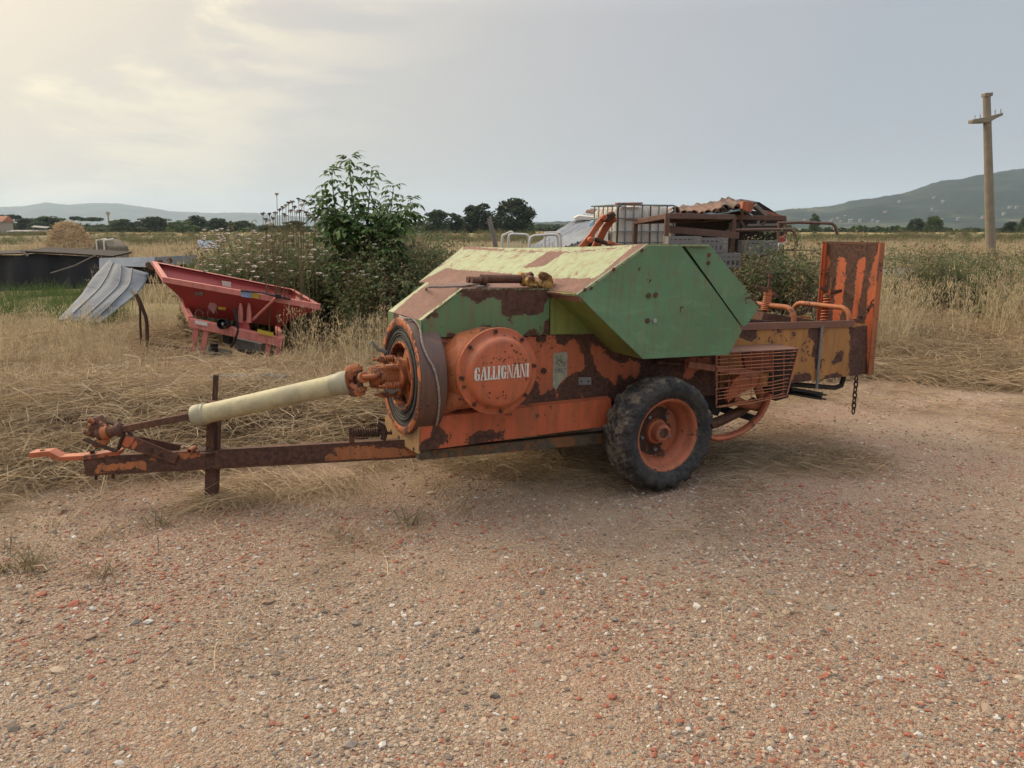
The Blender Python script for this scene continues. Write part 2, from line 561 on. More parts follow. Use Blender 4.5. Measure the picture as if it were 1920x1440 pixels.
mg, t, b = newmat('gravel_and_field')
co = ocoord(t)
fld = nd(t, 'ShaderNodeAttribute', attribute_name='field').outputs['Fac']
wco = nd(t, 'ShaderNodeVectorMath', {0: co, 1: nd(t, 'ShaderNodeVectorMath', {0: nd(t, 'ShaderNodeTexNoise', {'Vector': co, 'Scale': 30.0}).outputs['Color'], 'Scale': 0.02}, operation='SCALE').outputs[0]}, operation='ADD').outputs[0]
v1 = nd(t, 'ShaderNodeTexVoronoi', {'Vector': wco, 'Scale': 75.0, 'Randomness': 1.0})
v2 = nd(t, 'ShaderNodeTexVoronoi', {'Vector': wco, 'Scale': 170.0, 'Randomness': 1.0})
big = noise(t, co, 0.9, 5, 0.6)
mid = noise(t, co, 5.0, 6, 0.6)
r1 = nd(t, 'ShaderNodeSeparateColor', {0: v1.outputs['Color']}).outputs[0]
r2 = nd(t, 'ShaderNodeSeparateColor', {0: v2.outputs['Color']}).outputs[0]
PEB = [(0.0, (0.30, 0.205, 0.135)), (0.30, (0.40, 0.29, 0.195)), (0.48, (0.19, 0.135, 0.095)), (0.60, (0.35, 0.13, 0.07)), (0.72, (0.34, 0.255, 0.18)),
       (0.86, (0.27, 0.24, 0.215)), (0.95, (0.55, 0.50, 0.43))]
c1 = ramp(t, r1, PEB, 'CONSTANT')
c2 = ramp(t, r2, PEB, 'CONSTANT')
soil = mix(t, mrange(t, mid, 0.35, 0.65), (0.455, 0.348, 0.240), (0.345, 0.258, 0.175))
gcol = mix(t, mrange(t, big, 0.38, 0.62, 0.5, 0.92), soil, mix(t, 0.5, c2, c1))
gcol = mix(t, mth(t, 'MULTIPLY', mrange(t, noise(t, co, 0.55, 4, 0.6), 0.46, 0.66), 0.20), gcol, (0.42, 0.19, 0.12))
fco = ocoord(t, (1, 1, 1))
f1 = noise(t, ocoord(t, (3.0, 14.0, 5.0)), 3.0, 6, 0.7, 1.2)
f2 = noise(t, co, 0.16, 5, 0.6)
fcol = ramp(t, f1, [(0.25, (0.17, 0.115, 0.06)), (0.45, (0.33, 0.235, 0.125)), (0.6, (0.44, 0.325, 0.185)), (0.8, (0.53, 0.41, 0.25))])
fcol = mix(t, mth(t, 'MULTIPLY', mrange(t, f2, 0.42, 0.62), 0.45), fcol, (0.13, 0.13, 0.05))
yy = nd(t, 'ShaderNodeSeparateXYZ', {0: co}).outputs['Y']
hor = noise(t, ocoord(t, (0.006, 0.05, 1)), 3.0, 5, 0.6)
farc = ramp(t, hor, [(0.3, (0.40, 0.30, 0.14)), (0.5, (0.47, 0.36, 0.18)), (0.62, (0.34, 0.28, 0.12)), (0.75, (0.20, 0.21, 0.085))])
midc = ramp(t, noise(t, ocoord(t, (0.25, 0.6, 1)), 1.0, 7, 0.65), [(0.3, (0.12, 0.115, 0.05)), (0.5, (0.19, 0.16, 0.078)), (0.7, (0.27, 0.21, 0.11))])
fcol = mix(t, mrange(t, yy, 14.0, 26.0), fcol, midc)
fcol = mix(t, mrange(t, yy, 132.0, 142.0), fcol, farc)
fm = mrange(t, mth(t, 'ADD', fld, mth(t, 'MULTIPLY', mth(t, 'SUBTRACT', mid, 0.5), 1.1)), 0.3, 0.75)
base = mix(t, fm, gcol, fcol)
spk = noise(t, co, 210, 3, 0.7)
base = mix(t, mth(t, 'MULTIPLY', mrange(t, spk, 0.52, 0.66), 0.55), base, (0.14, 0.10, 0.07))
base = mix(t, mth(t, 'MULTIPLY', mrange(t, spk, 0.44, 0.32), 0.30), base, (0.62, 0.52, 0.40))
hgt = mth(t, 'ADD', mth(t, 'MULTIPLY', v1.outputs['Distance'], -0.8), mth(t, 'ADD', mth(t, 'MULTIPLY', v2.outputs['Distance'], -0.35), mth(t, 'MULTIPLY', mid, 0.5)))
bp = nd(t, 'ShaderNodeBump', {'Strength': 1.0, 'Distance': 0.016, 'Height': hgt})
setin(t, b, Base_Color=base, Roughness=0.92, Normal=bp.outputs[0], Specular_IOR_Level=0.15)
g = link('ground', me, mg, sharp=80)
g['kind'] = 'structure'


# ------------------------------------------------------------------ hills
def ridge(name, prof, dist, depth, mat, rough, n=260):
    pxs = np.linspace(prof[0][0], prof[-1][0], n)
    tops = np.interp(pxs, [p[0] for p in prof], [p[1] for p in prof])
    rows = 26
    vs, fs = [], []
    rr = np.random.default_rng(3)
    f = rr.uniform(0.002, 0.03, (30, 2))
    ph = rr.uniform(0, 6.3, (30, 2))
    for j in range(rows):
        s = j / (rows - 1)
        d = dist + depth * s
        for i in range(n):
            top = P(pxs[i], tops[i], dist + depth * 0.75)
            x = top.x * d / (dist + depth * 0.75)
            k = s / 0.75
            fall = (k * k * (3 - 2 * k)) if k <= 1 else max(0, 1 - (k - 1) * 1.6)
            wv = sum(math.sin(a * x + p) * math.sin(b_ * d + q) for (a, b_), (p, q) in zip(f, ph)) / 5
            tr_ = (math.sin(i * 1.7) + math.sin(i * 0.61 + 2)) * 0.5 + rr.uniform(-1, 1)
            z = max(-0.5, (top.z) * fall * (1 + 0.16 * wv * (1 - min(1, fall))) + rough * (wv * min(1.0, 4 * s) * (0.3 if k > 0.9 else 1) + 0.35 * tr_ * min(1.0, 4 * s)))
            vs.append((x, d, z if j else -2))
    for j in range(rows - 1):
        for i in range(n - 1):
            a = j * n + i
            fs.append((a, a + 1, a + n + 1, a + n))
    me = bpy.data.meshes.new(name)
    me.from_pydata(vs, [], fs)
    o = link(name, me, mat, sharp=80)
    o['kind'] = 'structure'
    return o, np.array(vs).reshape(rows, n, 3), pxs


mh, t, b = newmat('wooded_hillside')
co = ocoord(t)
a1 = noise(t, co, 0.012, 7, 0.65)
a2_ = noise(t, co, 0.0045, 4, 0.6)
zz = nd(t, 'ShaderNodeSeparateXYZ', {0: co}).outputs['Z']
hc = ramp(t, a1, [(0.35, (0.010, 0.016, 0.011)), (0.55, (0.018, 0.026, 0.016)), (0.7, (0.035, 0.044, 0.024))])
openf = mth(t, 'MULTIPLY', mrange(t, a2_, 0.50, 0.58), mrange(t, zz, 130.0, 40.0))
hc = mix(t, mth(t, 'MULTIPLY', openf, 0.8), hc, ramp(t, noise(t, co, 0.02, 2, 0.5), [(0.4, (0.05, 0.062, 0.03)), (0.6, (0.15, 0.125, 0.075))], 'CONSTANT'))
setin(t, b, Base_Color=hc, Roughness=0.95, Specular_IOR_Level=0.1)
hillR, HR, HRpx = ridge('wooded_hill', [(930, 422), (1000, 417), (1100, 414), (1250, 412), (1380, 405), (1440, 399), (1500, 391), (1560, 387), (1620, 375), (1700, 362),
                                        (1760, 344), (1800, 337), (1830, 330), (1880, 323), (1920, 319), (2000, 310), (2150, 318), (2400, 352), (2700, 400)], 1500, 1500, mh, 3.0, 300)
mm = plain('mountain_woods', (0.022, 0.03, 0.024), 0.95, 0.3, 0.003, 0.0)
ridge('mountain_range', [(-700, 415), (-400, 398), (-200, 392), (-60, 394), (0, 389), (45, 386), (85, 380), (130, 384), (180, 380), (225, 382), (270, 388), (320, 396), (400, 400),
                         (440, 398), (500, 401), (580, 408), (700, 421), (800, 427)], 5200, 1500, mm, 5.0, 200)
M_['plaster'] = plain('white_plaster', (0.28, 0.26, 0.24), 0.8, 0.15, 0.3)
M_['rooftile'] = plain('terracotta_roof', (0.34, 0.15, 0.09), 0.85, 0.3, 0.5)


def house(px, py, d, w_, h_, base_z, label, group=None, yaw=0.3, roofm='rooftile', dp=None):
    c = P(px, py, d)
    o = empty('house', (c.x, c.y, base_z), (0, 0, yaw))
    dp = dp or w_ * 0.7
    MB().box((0, 0, h_ / 2 - 1), (w_, dp, h_ + 2)).build('wall', M_['plaster'], o)
    e = w_ * 0.06
    MB().prism([(-w_ / 2 - e, -dp / 2 - e, h_), (-w_ / 2 - e, dp / 2 + e, h_), (-w_ / 2 - e, 0, h_ + dp * 0.28)], (w_ + 2 * e, 0, 0)).build('roof', M_[roofm], o)
    for k in (-0.25, 0.25):
        MB().box((k * w_, -dp / 2 - 0.01, h_ * 0.55), (w_ * 0.12, 0.12, h_ * 0.3)).build('window', M_['black'], o)
    return tag(o, label, 'house', group)


hr = random.Random(5)
spots = [(1686, 382), (1751, 374), (1767, 381), (1658, 405), (1660, 407), (1584, 405), (1570, 412), (1560, 414), (1795, 417), (1765, 414), (1594, 418), (1612, 417), (1556, 419),
         (1893, 392), (1905, 395), (1636, 412), (1748, 393), (1575, 418), (1842, 411), (1881, 407), (1508, 418), (1530, 416), (1850, 414), (1645, 419)]
for (px, py) in spots:
    col = int(np.argmin(abs(HRpx - px)))
    prof = HR[:, col]
    best = None
    for j in range(1, 20):
        q = V(prof[j])
        r = q - CO
        yy_ = 720 - FPX * (r.dot(CU) / r.dot(CF))
        if best is None or abs(yy_ - py) < best[0]:
            best = (abs(yy_ - py), q)
    q = best[1]
    sz = hr.uniform(4.5, 8)
    house(px, py, q.y - 8, sz, hr.uniform(2.6, 4), q.z + 2, 'small pale house with tiled roof standing on the wooded hillside', 'pale houses on the hillside',
          hr.uniform(-0.5, 0.5), hr.choice(['rooftile', 'plaster', 'plaster']))
hz_ = 0.3
house(-13, 434, 190, 7, 3.0, 0.2, 'red roofed cottage cut off by the left edge of the view', yaw=0.1)
o = empty('shed', P(57, 437, 185), (0, 0, 0.1))
o.location.z = 0
MB().box((0, 0, 0.4), (8.5, 3, 0.9)).build('wall', M_['steel_dull'], o)
MB().prism([(-4.6, -1.8, 0.85), (4.6, -1.8, 0.85), (4.6, 1.8, 1.15), (-4.6, 1.8, 1.15)], (0, 0, 0.1)).build('roof', M_['plaster'], o)
MB().prism([(0.5, -0.5, 1.9), (4.0, -0.8, 1.6), (4.0, 1.2, 1.9), (0.5, 1.2, 2.2)], (0, 0, 0.1)).build('roof', M_['plaster'], o)
for k in (0.8, 3.6):
    MB().beam((k, 0, 1.0), (k, 0, 1.9), 0.15, 0.15).build('post', M_['steel_dull'], o)
tag(o, 'low white shed between the far trees and the dry field', 'shed')
o = empty('water_tower', (P(206, 437, 420).x, 420, 0))
MB().lathe((0, 0, 0), (0, 0, 1), [(0, 0.5), (8.6, 0.45)], 12).build('shaft', M_['plaster'], o)
MB().lathe((0, 0, 8.6), (0, 0, 1), [(0, 0.5), (0.4, 1.0), (1.6, 1.0), (1.9, 0.2)], 14).build('tank', M_['plaster'], o)
tag(o, 'small pale water tower rising above the distant left treeline', 'tower')


# ------------------------------------------------------------------ trees
def crown_mesh(name, blobs, nleaf, size, seed):
    r = np.random.default_rng(seed)
    vols = np.array([b_[3] * b_[4] * b_[5] for b_ in blobs]) ** 0.67
    pick = r.choice(len(blobs), nleaf, p=vols / vols.sum())
    B = np.array(blobs)[pick]
    d = r.normal(size=(nleaf, 3))
    d /= np.linalg.norm(d, axis=1)[:, None]
    rad = r.uniform(0.25, 1.0, nleaf) ** 0.45
    rad *= 1 + 0.12 * np.sin(7 * d[:, 0] + pick) * np.cos(6 * d[:, 2] + 2 * pick)
    c = B[:, :3] + d * B[:, 3:6] * rad[:, None]
    u = r.normal(size=(nleaf, 3))
    u /= np.linalg.norm(u, axis=1)[:, None]
    w_ = np.cross(u, r.normal(size=(nleaf, 3)))
    w_ /= np.linalg.norm(w_, axis=1)[:, None]
    s = size * r.uniform(0.6, 1.3, (nleaf, 1))
    vs = np.stack([c - u * s, c + w_ * s * 0.55, c + u * s, c - w_ * s * 0.55], 1).reshape(-1, 3)
    fs = np.arange(nleaf * 4).reshape(-1, 4)
    me = bpy.data.meshes.new(name)
    me.from_pydata(vs.tolist(), [], fs.tolist())
    return me


def blobset(kind, seed):
    r = random.Random(seed)
    bl = []
    if kind == 'round':
        for _ in range(26):
            a, e = r.uniform(0, 6.28), r.uniform(-0.6, 1.4)
            k = r.uniform(0.45, 0.8)
            bl.append((math.cos(a) * math.cos(e) * 0.34 * k * 1.3, math.sin(a) * math.cos(e) * 0.34 * k * 1.3, 0.53 + 0.36 * math.sin(e) * k * 1.2,
                       r.uniform(0.10, 0.17), r.uniform(0.10, 0.17), r.uniform(0.08, 0.14)))
        for _ in range(12):
            a = r.uniform(0, 6.28)
            bl.append((math.cos(a) * 0.3, math.sin(a) * 0.3, r.uniform(0.12, 0.34), 0.17, 0.17, 0.14))
        bl.append((0, 0, 0.45, 0.34, 0.34, 0.38))
    elif kind == 'tall':
        for _ in range(24):
            z = r.uniform(0.12, 0.95)
            k = 0.30 * math.sin(min(3.0, 0.35 + z * 2.6)) + 0.05
            a = r.uniform(0, 6.28)
            bl.append((math.cos(a) * k * 0.7, math.sin(a) * k * 0.7, z, 0.13, 0.13, 0.11))
        bl.append((0, 0, 0.5, 0.2, 0.2, 0.42))
    elif kind == 'umbrella':
        for _ in range(24):
            a, k = r.uniform(0, 6.28), r.uniform(0, 0.75) ** 0.5
            bl.append((math.cos(a) * k * 0.62, math.sin(a) * k * 0.62, 0.78 + r.uniform(-0.05, 0.08) * (1.2 - k), 0.16, 0.16, 0.10))
    elif kind == 'shrub':
        for _ in range(22):
            a, k = r.uniform(0, 6.28), r.uniform(0, 1) ** 0.5
            z = r.uniform(0.15, 0.85)
            bl.append((math.cos(a) * k * 0.42, math.sin(a) * k * 0.42, z * (1.1 - 0.6 * k * k), 0.15, 0.15, 0.13))
        bl.append((0, 0, 0.35, 0.4, 0.4, 0.34))
    return bl


M_['tree_dark'] = leafy('dark_tree_leaves', [(0.020, 0.032, 0.014), (0.034, 0.050, 0.020), (0.026, 0.040, 0.017)], 0.2)
M_['tree_mid'] = leafy('tree_leaves', [(0.038, 0.062, 0.022), (0.060, 0.088, 0.030), (0.046, 0.07, 0.026)], 0.25)
M_['tree_light'] = leafy('pale_tree_leaves', [(0.055, 0.09, 0.028), (0.085, 0.125, 0.04), (0.065, 0.10, 0.035)], 0.25)
M_['tree_grey'] = leafy('grey_green_leaves', [(0.07, 0.085, 0.055), (0.10, 0.115, 0.075)], 0.25)
CR = {}
for kind, nl in (('round', 5200), ('tall', 4000), ('umbrella', 3600), ('shrub', 4000)):
    for q in range(2):
        for mn in ('tree_dark', 'tree_mid', 'tree_light', 'tree_grey'):
            pass
        CR[kind, q] = crown_mesh('crown_' + kind, blobset(kind, 11 + q), nl, 0.034, 5 + q)
TR = MB()
TR.tube([(0, 0, -0.03), (0.01, 0, 0.15), (-0.005, 0.01, 0.34), (0, 0, 0.55)], [0.032, 0.026, 0.02, 0.008], 8)
for a in range(7):
    an = a * 0.9
    z0 = 0.22 + 0.04 * a
    TR.tube([(0, 0, z0), (0.1 * math.cos(an), 0.1 * math.sin(an), z0 + 0.1), (0.22 * math.cos(an), 0.22 * math.sin(an), z0 + 0.2)], [0.012, 0.008, 0.003], 5)
trunk_proto = TR.build('trunk', M_['bark'])
trunk_me = trunk_proto.data
bpy.data.objects.remove(trunk_proto)
CRM = {}


def crown_for(kind, q, mn):
    k = (kind, q, mn)
    if k not in CRM:
        m2 = CR[kind, q].copy()
        m2.materials.append(M_[mn])
        CRM[k] = m2
    return CRM[k]


def tree(px, ytop, wpx, dist, kind, mn, label, q=0, base=None, name='tree', sink=0.0):
    c = P(px, 437, dist)
    bz = gz1(c.x, c.y) if base is None else base
    h = P(px, ytop, dist).z - bz
    wd = wpx * dist / FPX
    o = empty(name, (c.x, c.y, bz), (0, 0, random.uniform(0, 6)))
    nat = {'round': 0.80, 'tall': 0.55, 'umbrella': 1.25, 'shrub': 0.85}[kind]
    for nm, mesh_ in (('trunk', trunk_me), ('crown', crown_for(kind, q, mn))):
        k = bpy.data.objects.new(nm, mesh_)
        COL.objects.link(k)
        k.parent = o
        sx = wd / nat
        k.scale = (sx, sx, h / (0.98 if kind != 'umbrella' else 0.93))
    return tag(o, label, 'tree', 'trees along the far side of the field')


tree(4, 401, 26, 300, 'round', 'tree_dark', 'dark tree cut off by the left edge, behind the red roofed cottage', 0)
tree(22, 402, 36, 330, 'umbrella', 'tree_dark', 'flat topped umbrella pine above the red roofed cottage', 0, name='pine_tree')
tree(50, 407, 34, 310, 'round', 'tree_dark', 'low dark tree between the umbrella pine and the broad tree left of the straw heap', 1)
tree(70, 412, 30, 290, 'shrub', 'tree_mid', 'bushy low tree just behind the low white shed', 0)
tree(92, 403, 56, 300, 'round', 'tree_mid', 'broad green tree directly left of the straw heap top', 1)
tree(146, 405, 24, 380, 'umbrella', 'tree_dark', 'dark pine right behind the top of the straw heap', 1, name='pine_tree')
tree(170, 407, 44, 370, 'umbrella', 'tree_dark', 'wide dark pine crown just right of the straw heap top', 0, name='pine_tree')
tree(186, 420, 40, 300, 'shrub', 'tree_mid', 'low bushy tree below the water tower', 1)
tree(230, 409, 48, 290, 'round', 'tree_mid', 'rounded tree directly right of the water tower', 0)
tree(262, 413, 28, 300, 'round', 'tree_grey', 'small grey green tree between two darker round trees', 1)
tree(292, 404, 54, 290, 'round', 'tree_mid', 'broad tree with two humps left of the bright round tree', 1)
tree(342, 409, 48, 240, 'shrub', 'tree_light', 'bright green round tree standing forward in the far treeline', 0, base=0)
tree(372, 402, 42, 280, 'round', 'tree_dark', 'tall dark tree directly behind the bright green round tree', 0)
tree(407, 407, 46, 275, 'round', 'tree_dark', 'dark tree to the right of the tallest left treeline tree', 1)
tree(455, 412, 46, 285, 'round', 'tree_mid', 'last rounded tree before the dry flower stalks on the left', 0)
tree(500, 419, 34, 290, 'shrub', 'tree_mid', 'low tree seen through the left dry flower stalks', 0)
tree(553, 412, 44, 260, 'round', 'tree_mid', 'green tree half hidden between flower stalks and elder bush', 1)
tree(786, 412, 34, 270, 'round', 'tree_mid', 'small tree peeping out beside the elder bush on its right', 0)
tree(820, 390, 46, 230, 'round', 'tree_mid', 'grey green rounded tree, leftmost of the middle tree group', 1)
tree(853, 402, 30, 235, 'tall', 'tree_dark', 'narrow dark tree in the gap of the middle tree group', 0)
tree(877, 406, 26, 238, 'tall', 'tree_dark', 'slim dark tree left beside the second tallest middle tree', 1)
tree(897, 385, 50, 225, 'tall', 'tree_dark', 'dark upright tree behind the leaning grey post', 0)
tree(960, 368, 78, 215, 'round', 'tree_dark', 'largest dark oak of the far trees, right of the leaning post', 0)
tree(1012, 418, 50, 400, 'shrub', 'tree_mid', 'low hazy trees directly right of the largest oak', 1)
tree(1060, 420, 50, 420, 'shrub', 'tree_mid', 'low hazy tree showing above the grey roof sheet', 0)
tree(1318, 379, 34, 60, 'shrub', 'tree_dark', 'dark bush top showing above the clay tiles', 0)
tree(1526, 403, 16, 230, 'tall', 'tree_mid', 'small slender tree right of the broken roof beams', 0)
tree(1715, 408, 31, 260, 'round', 'tree_dark', 'compact dark round tree alone in the field under the hill', 0)
tree(1750, 403, 34, 250, 'round', 'tree_light', 'pale see-through tree beside the compact dark round tree', 1)
tree(1893, 414, 28, 270, 'round', 'tree_dark', 'low dark tree just right of the concrete pole', 1)
tree(1922, 404, 30, 260, 'round', 'tree_mid', 'tree cut off by the right edge under the hill', 0)


def mass(name, strip, n, size, mn, seed, kind='stuff'):
    """low far hedge: many leaf clumps along a line of (px, ytop, dist)"""
    r = np.random.default_rng(seed)
    bl = []
    for (x0, x1, yt, d) in strip:
        for px in np.arange(x0, x1, 9):
            ztop = P(px, yt + r.uniform(-2, 3), d).z
            c = P(px, 437, d + r.uniform(-8, 8))
            wd = 13 * d / FPX
            bl.append((c.x, c.y, ztop * 0.45, wd * 0.6, wd * 0.6, max(ztop, 0.8) * 0.55))
    me = crown_mesh(name, bl, n, size, seed)
    o = link(name, me, M_[mn], sharp=180)
    o['kind'] = kind
    return o


mass('distant_hedge', [(-60, 120, 416, 340), (120, 260, 420, 345), (180, 300, 424, 320), (260, 470, 417, 335), (430, 600, 422, 330), (600, 880, 420, 290), (780, 1000, 424, 260), (1000, 1480, 421, 420)], 42000, 0.8, 'tree_mid', 4)
mass('distant_scrub', [(1480, 1980, 428, 330), (1600, 1700, 425, 300), (1860, 1960, 427, 290)], 12000, 0.6, 'tree_mid', 6)
# ------------------------------------------------------------------ the baler
YAW, NOSE = R_(27.5), 0.033
bo = G(1240, 925)
bX = V((math.cos(YAW), math.sin(YAW), -NOSE)).normalized()
bY = V((-math.sin(YAW), math.cos(YAW), 0))
bZ = bX.cross(bY)
BM = Matrix((bX, bY, bZ)).transposed().to_4x4()
BM.translation = bo
BI = BM.inverted()
baler = empty('hay_baler', bo)
baler.rotation_euler = BM.to_euler()
tag(baler, 'large rusty orange and green hay baler standing on the gravel yard', 'hay baler')


def pl(y):
    return Plane((0, y, 0), (1, 0, 0), (0, 0, 1), BM)


def m(x, y, Y):
    return pl(Y).pt(x, y)


def D(x, y, d):                       # a place on the upright plane d metres ahead, in the baler's own frame
    return BI @ P(x, y, d)


def q(pts, s=4.0, ox=620, oy=520):
    return [(ox + a / s, oy + b / s) for a, b in pts]


def bolt(parent, p, n, r=0.012, mat='rust_dark', h=0.008):
    return MB().lathe(p, n, [(0, r), (h, r), (h * 1.01, r * 0.3), (h * 1.3, 0)], 6).build('bolt', M_[mat], parent, sharp=30)


NY = V((0, -1, 0))
# side cover: octagonal green box over the wheel
HL, HBL, HBR, HR, HR0, HT, HTL = (1082, 552), (1205, 673), (1367, 665), (1391, 621), (1386, 609), (1275, 458), (1215, 457)
sc = panel('side_cover', M_['green_side'], baler, pl(0), [HL, HBL, HBR, HR, HR0, HT, HTL],
           [q(x, 4, 1040, 360) for x in ([(690, 600), (720, 615), (715, 650), (695, 640)], [(925, 875), (955, 885), (950, 915), (925, 905)])], thick=0.012, step=0.03,
           bend=lambda a, b: 0.006 * math.sin(a * 5) * math.sin(b * 6))
panel('cover_flange', M_['green_side'], sc, pl(0.022), [(1282, 458), (1330, 458), (1424, 573), (1405, 603), (1398, 611), (1391, 611)],
      [[(1398, 545), (1404, 560), (1420, 575), (1424, 573), (1410, 553)]], thick=0.01, step=0.03)
A, B = m(*HL, 0), m(*HBL, 0)
for nm, p0, p1, mt_, w0, w1 in (('lower_lip', HL, HBL, 'green_olive', 0.012, 0.325), ('bottom_lip', HBL, HBR, 'green_olive', 0.012, 0.30), ('rear_lip', HBR, HR, 'green_olive', 0.012, 0.30)):
    a_, b_ = m(*p0, 0), m(*p1, 0)
    MB().prism([a_ + V((0, w0, 0)), b_ + V((0, w0, 0)), b_ + V((0, w1, 0)), a_ + V((0, w1, 0))], V((0, 0, 0.006))).build(nm, M_[mt_], sc)
a_, b_ = m(*HT, 0.03), m(*HR0, 0.03)
MB().prism([a_ + V((-.01, 0.03, 0)), b_ + V((-.01, 0.03, 0)), b_ + V((0.06, 0.03, 0)), a_ + V((0.06, 0.03, 0))], V((0, 0.006, 0))).build('gutter', M_['green_side'], sc)
for x_, y_, r_ in ((1203, 469, .011), (1150, 505, .011), (1096, 543, .011), (1108, 540, .010), (1216, 554, .016), (1229, 553, .016), (1214, 601, .016), (1329, 478, .013), (1328, 493, .013)):
    bolt(sc, m(x_, y_, 0.0 if x_ < 1300 else 0.022), NY, r_, 'rust')
bolt(sc, m(1227, 601, 0), NY, 0.015, 'steel')

# top cover: the long slope, the flat top and the rear slope
hl, htl, htr, hr2 = m(1082, 552, 0), m(1215, 457, 0), m(1330, 458, 0), m(1424, 573, 0.02)
slope = Plane(hl, (0, 1, 0), htl - hl, BM)
far = max(slope.px(785, 529)[0], 1.3)
print('FAR', far, slope.px(868, 463), slope.px(785, 529), slope.px(1215, 457))
LS = (htl - hl).length
sl_pat = [q([(0, 590), (300, 615), (520, 645), (870, 640), (760, 735), (700, 760), (500, 740), (0, 720)], 4, 900, 360),
          q([(490, 440), (650, 425), (470, 550), (310, 565)], 4, 900, 360),
          q([(1190, 380), (1260, 380), (730, 760), (690, 745), (870, 640), (1080, 460)], 4, 900, 360),
          [(785, 529), (835, 503), (905, 508), (960, 522), (1090, 560), (790, 540)],
          [(868, 463), (900, 463), (1060, 468), (1215, 457), (1200, 461), (1060, 471), (880, 467), (868, 468)],
          q([(400, 1025), (480, 985), (500, 1000), (430, 1029)], 6.857, 760, 350), q([(530, 1015), (600, 1005), (590, 1029), (520, 1029)], 6.857, 760, 350)]
bf0, bf1 = slope.px(785, 529)[1], slope.px(868, 463)[1]
tcov = panel('top_cover', M_['green_top'], baler, slope, [slope.px(1082, 552), (0.0, LS), (slope.px(868, 463)[0], bf1), (far, bf0)],
             [[slope.px(*p) for p in s_] for s_ in sl_pat], thick=-0.014, step=0.03, px=False,
             bend=lambda a, b: 0.022 * math.sin(min(max(a / far, 0), 1) * math.pi) * (b / LS))
fy2 = slope.px(868, 463)[0]
ft_ = slope.at(fy2, bf1) - htl
slz = ft_.z / fy2
rpl = MB()
for k in range(10):
    k0, k1 = k / 10, (k + 1) / 10
    rpl.prism([htl + V((0.006 + ft_.x * k0, fy2 * k0, -0.012 - 0.020 * math.sin(math.pi * k0) + ft_.z * k0)), htl + V((0.006 + ft_.x * k1, fy2 * k1, -0.012 - 0.020 * math.sin(math.pi * k1) + ft_.z * k1)), htr + V((0, fy2 * k1, -0.012 + ft_.z * k1)), htr + V((0, fy2 * k0, -0.012 + ft_.z * k0))], V((0, 0, 0.008)))
rpl.build('roof_plate', M_['green_top'], tcov)
MB().prism([htr + V((0, 0.03, -0.01)), hr2 + V((0, 0.02, -0.01)), hr2 + V((0, fy2, -0.01 + ft_.z)), htr + V((0, fy2, -0.01 + ft_.z))], V((0, 0, 0.009))).build('rear_slope', M_['green_olive'], tcov)
fo = V((0, far, 0))
MB().prism([hl + fo, m(*HBL, 0) + fo, m(*HBR, 0) + fo, hr2 + fo + V((0, 0, ft_.z)), htr + V((0, fy2, ft_.z)), htl + V((ft_.x, fy2, ft_.z))], V((0, 0.01, 0))).build('far_cover', M_['green_olive'], baler)
MB().prism([hl + V((0, 0.33, 0.0)), hl + fo, hl + fo + V((0.03, 0, -0.05)), hl + V((0.03, 0.33, -0.05))], V((0.008, 0, 0))).build('front_lip', M_['brown_primer'], tcov)
MB().prism([hl, hl + V((0, 0.33, 0)), hl + V((0.03, 0.33, -0.045)), hl + V((0.03, 0, -0.045))], V((0.008, 0, 0))).build('front_lip', M_['brown_primer'], tcov)


for c in (((930, 482), (940, 476)), ((1119, 505), (1133, 497))):
    pts_ = [slope.pt(*p, 0.003) for p in c]
    MB().beam(pts_[0], pts_[1], 0.012, 0.002, (0, 0, 1)).build('white_scrap', M_['letter'], tcov)

# front cover: green box over the crank, in front of the slope
gp = [q(x) for x in ([(985, 130), (1000, 60), (1650, 60), (1650, 150), (1605, 190), (1600, 240), (1540, 290), (1490, 300), (1440, 270), (1400, 290), (1340, 310), (1270, 265), (1290, 210), (1275, 155), (1210, 150), (1160, 170), (1090, 200), (1040, 150)],
                     [(1120, 430), (1140, 360), (1290, 370), (1290, 395), (1200, 415)], [(1450, 440), (1500, 390), (1560, 410), (1598, 420), (1603, 330), (1660, 300), (1660, 440)],
                     [(870, 460), (880, 418), (980, 420), (1000, 460)], [(750, 270), (797, 253), (802, 290), (775, 305)], [(700, 300), (740, 285), (735, 310)], [(740, 460), (760, 430), (790, 445), (790, 460)])]
fc = panel('front_cover', M_['green'], baler, pl(0.32), [(790, 601), (868, 541), (1030, 540), (1030, 628), (789, 633)], gp, thick=0.008, step=0.02)
f0, f1 = m(790, 601, 0.32), m(868, 541, 0.32)
fsl = Plane(f0, (0, 1, 0), f1 - f0, BM)
fw_ = fsl.px(728, 583)[0]
print('FRONTW', fw_, fsl.px(800, 537))
LF = (f1 - f0).length
panel('front_slope', M_['green_top'], fc, fsl, [(0, 0), (0, LF), (fw_, LF), (fw_, 0)],
      [[(0.055, -0.05), (0.04, LF * .4), (0.03, LF + .05), (fw_ - 0.05, LF + .05), (fw_ - 0.05, LF * .5), (fw_ - 0.08, 0.03), (fw_ - 0.11, -0.05)]], thick=-0.01, step=0.02, px=False)
ftop = Plane(f1, (0, 1, 0), (1, 0, 0), BM)
LT = (m(1030, 540, .32) - f1).length
panel('front_top', M_['green_top'], fc, ftop, [(0, 0), (0, LT), (fw_, LT), (fw_, 0)], [[(0.012, -.1), (0.012, LT + .1), (1, LT + .1), (1, -.1)]], thick=-0.01, step=0.03, px=False)
ffr = Plane(f0, (0, 1, 0), (0, 0, 1), BM)
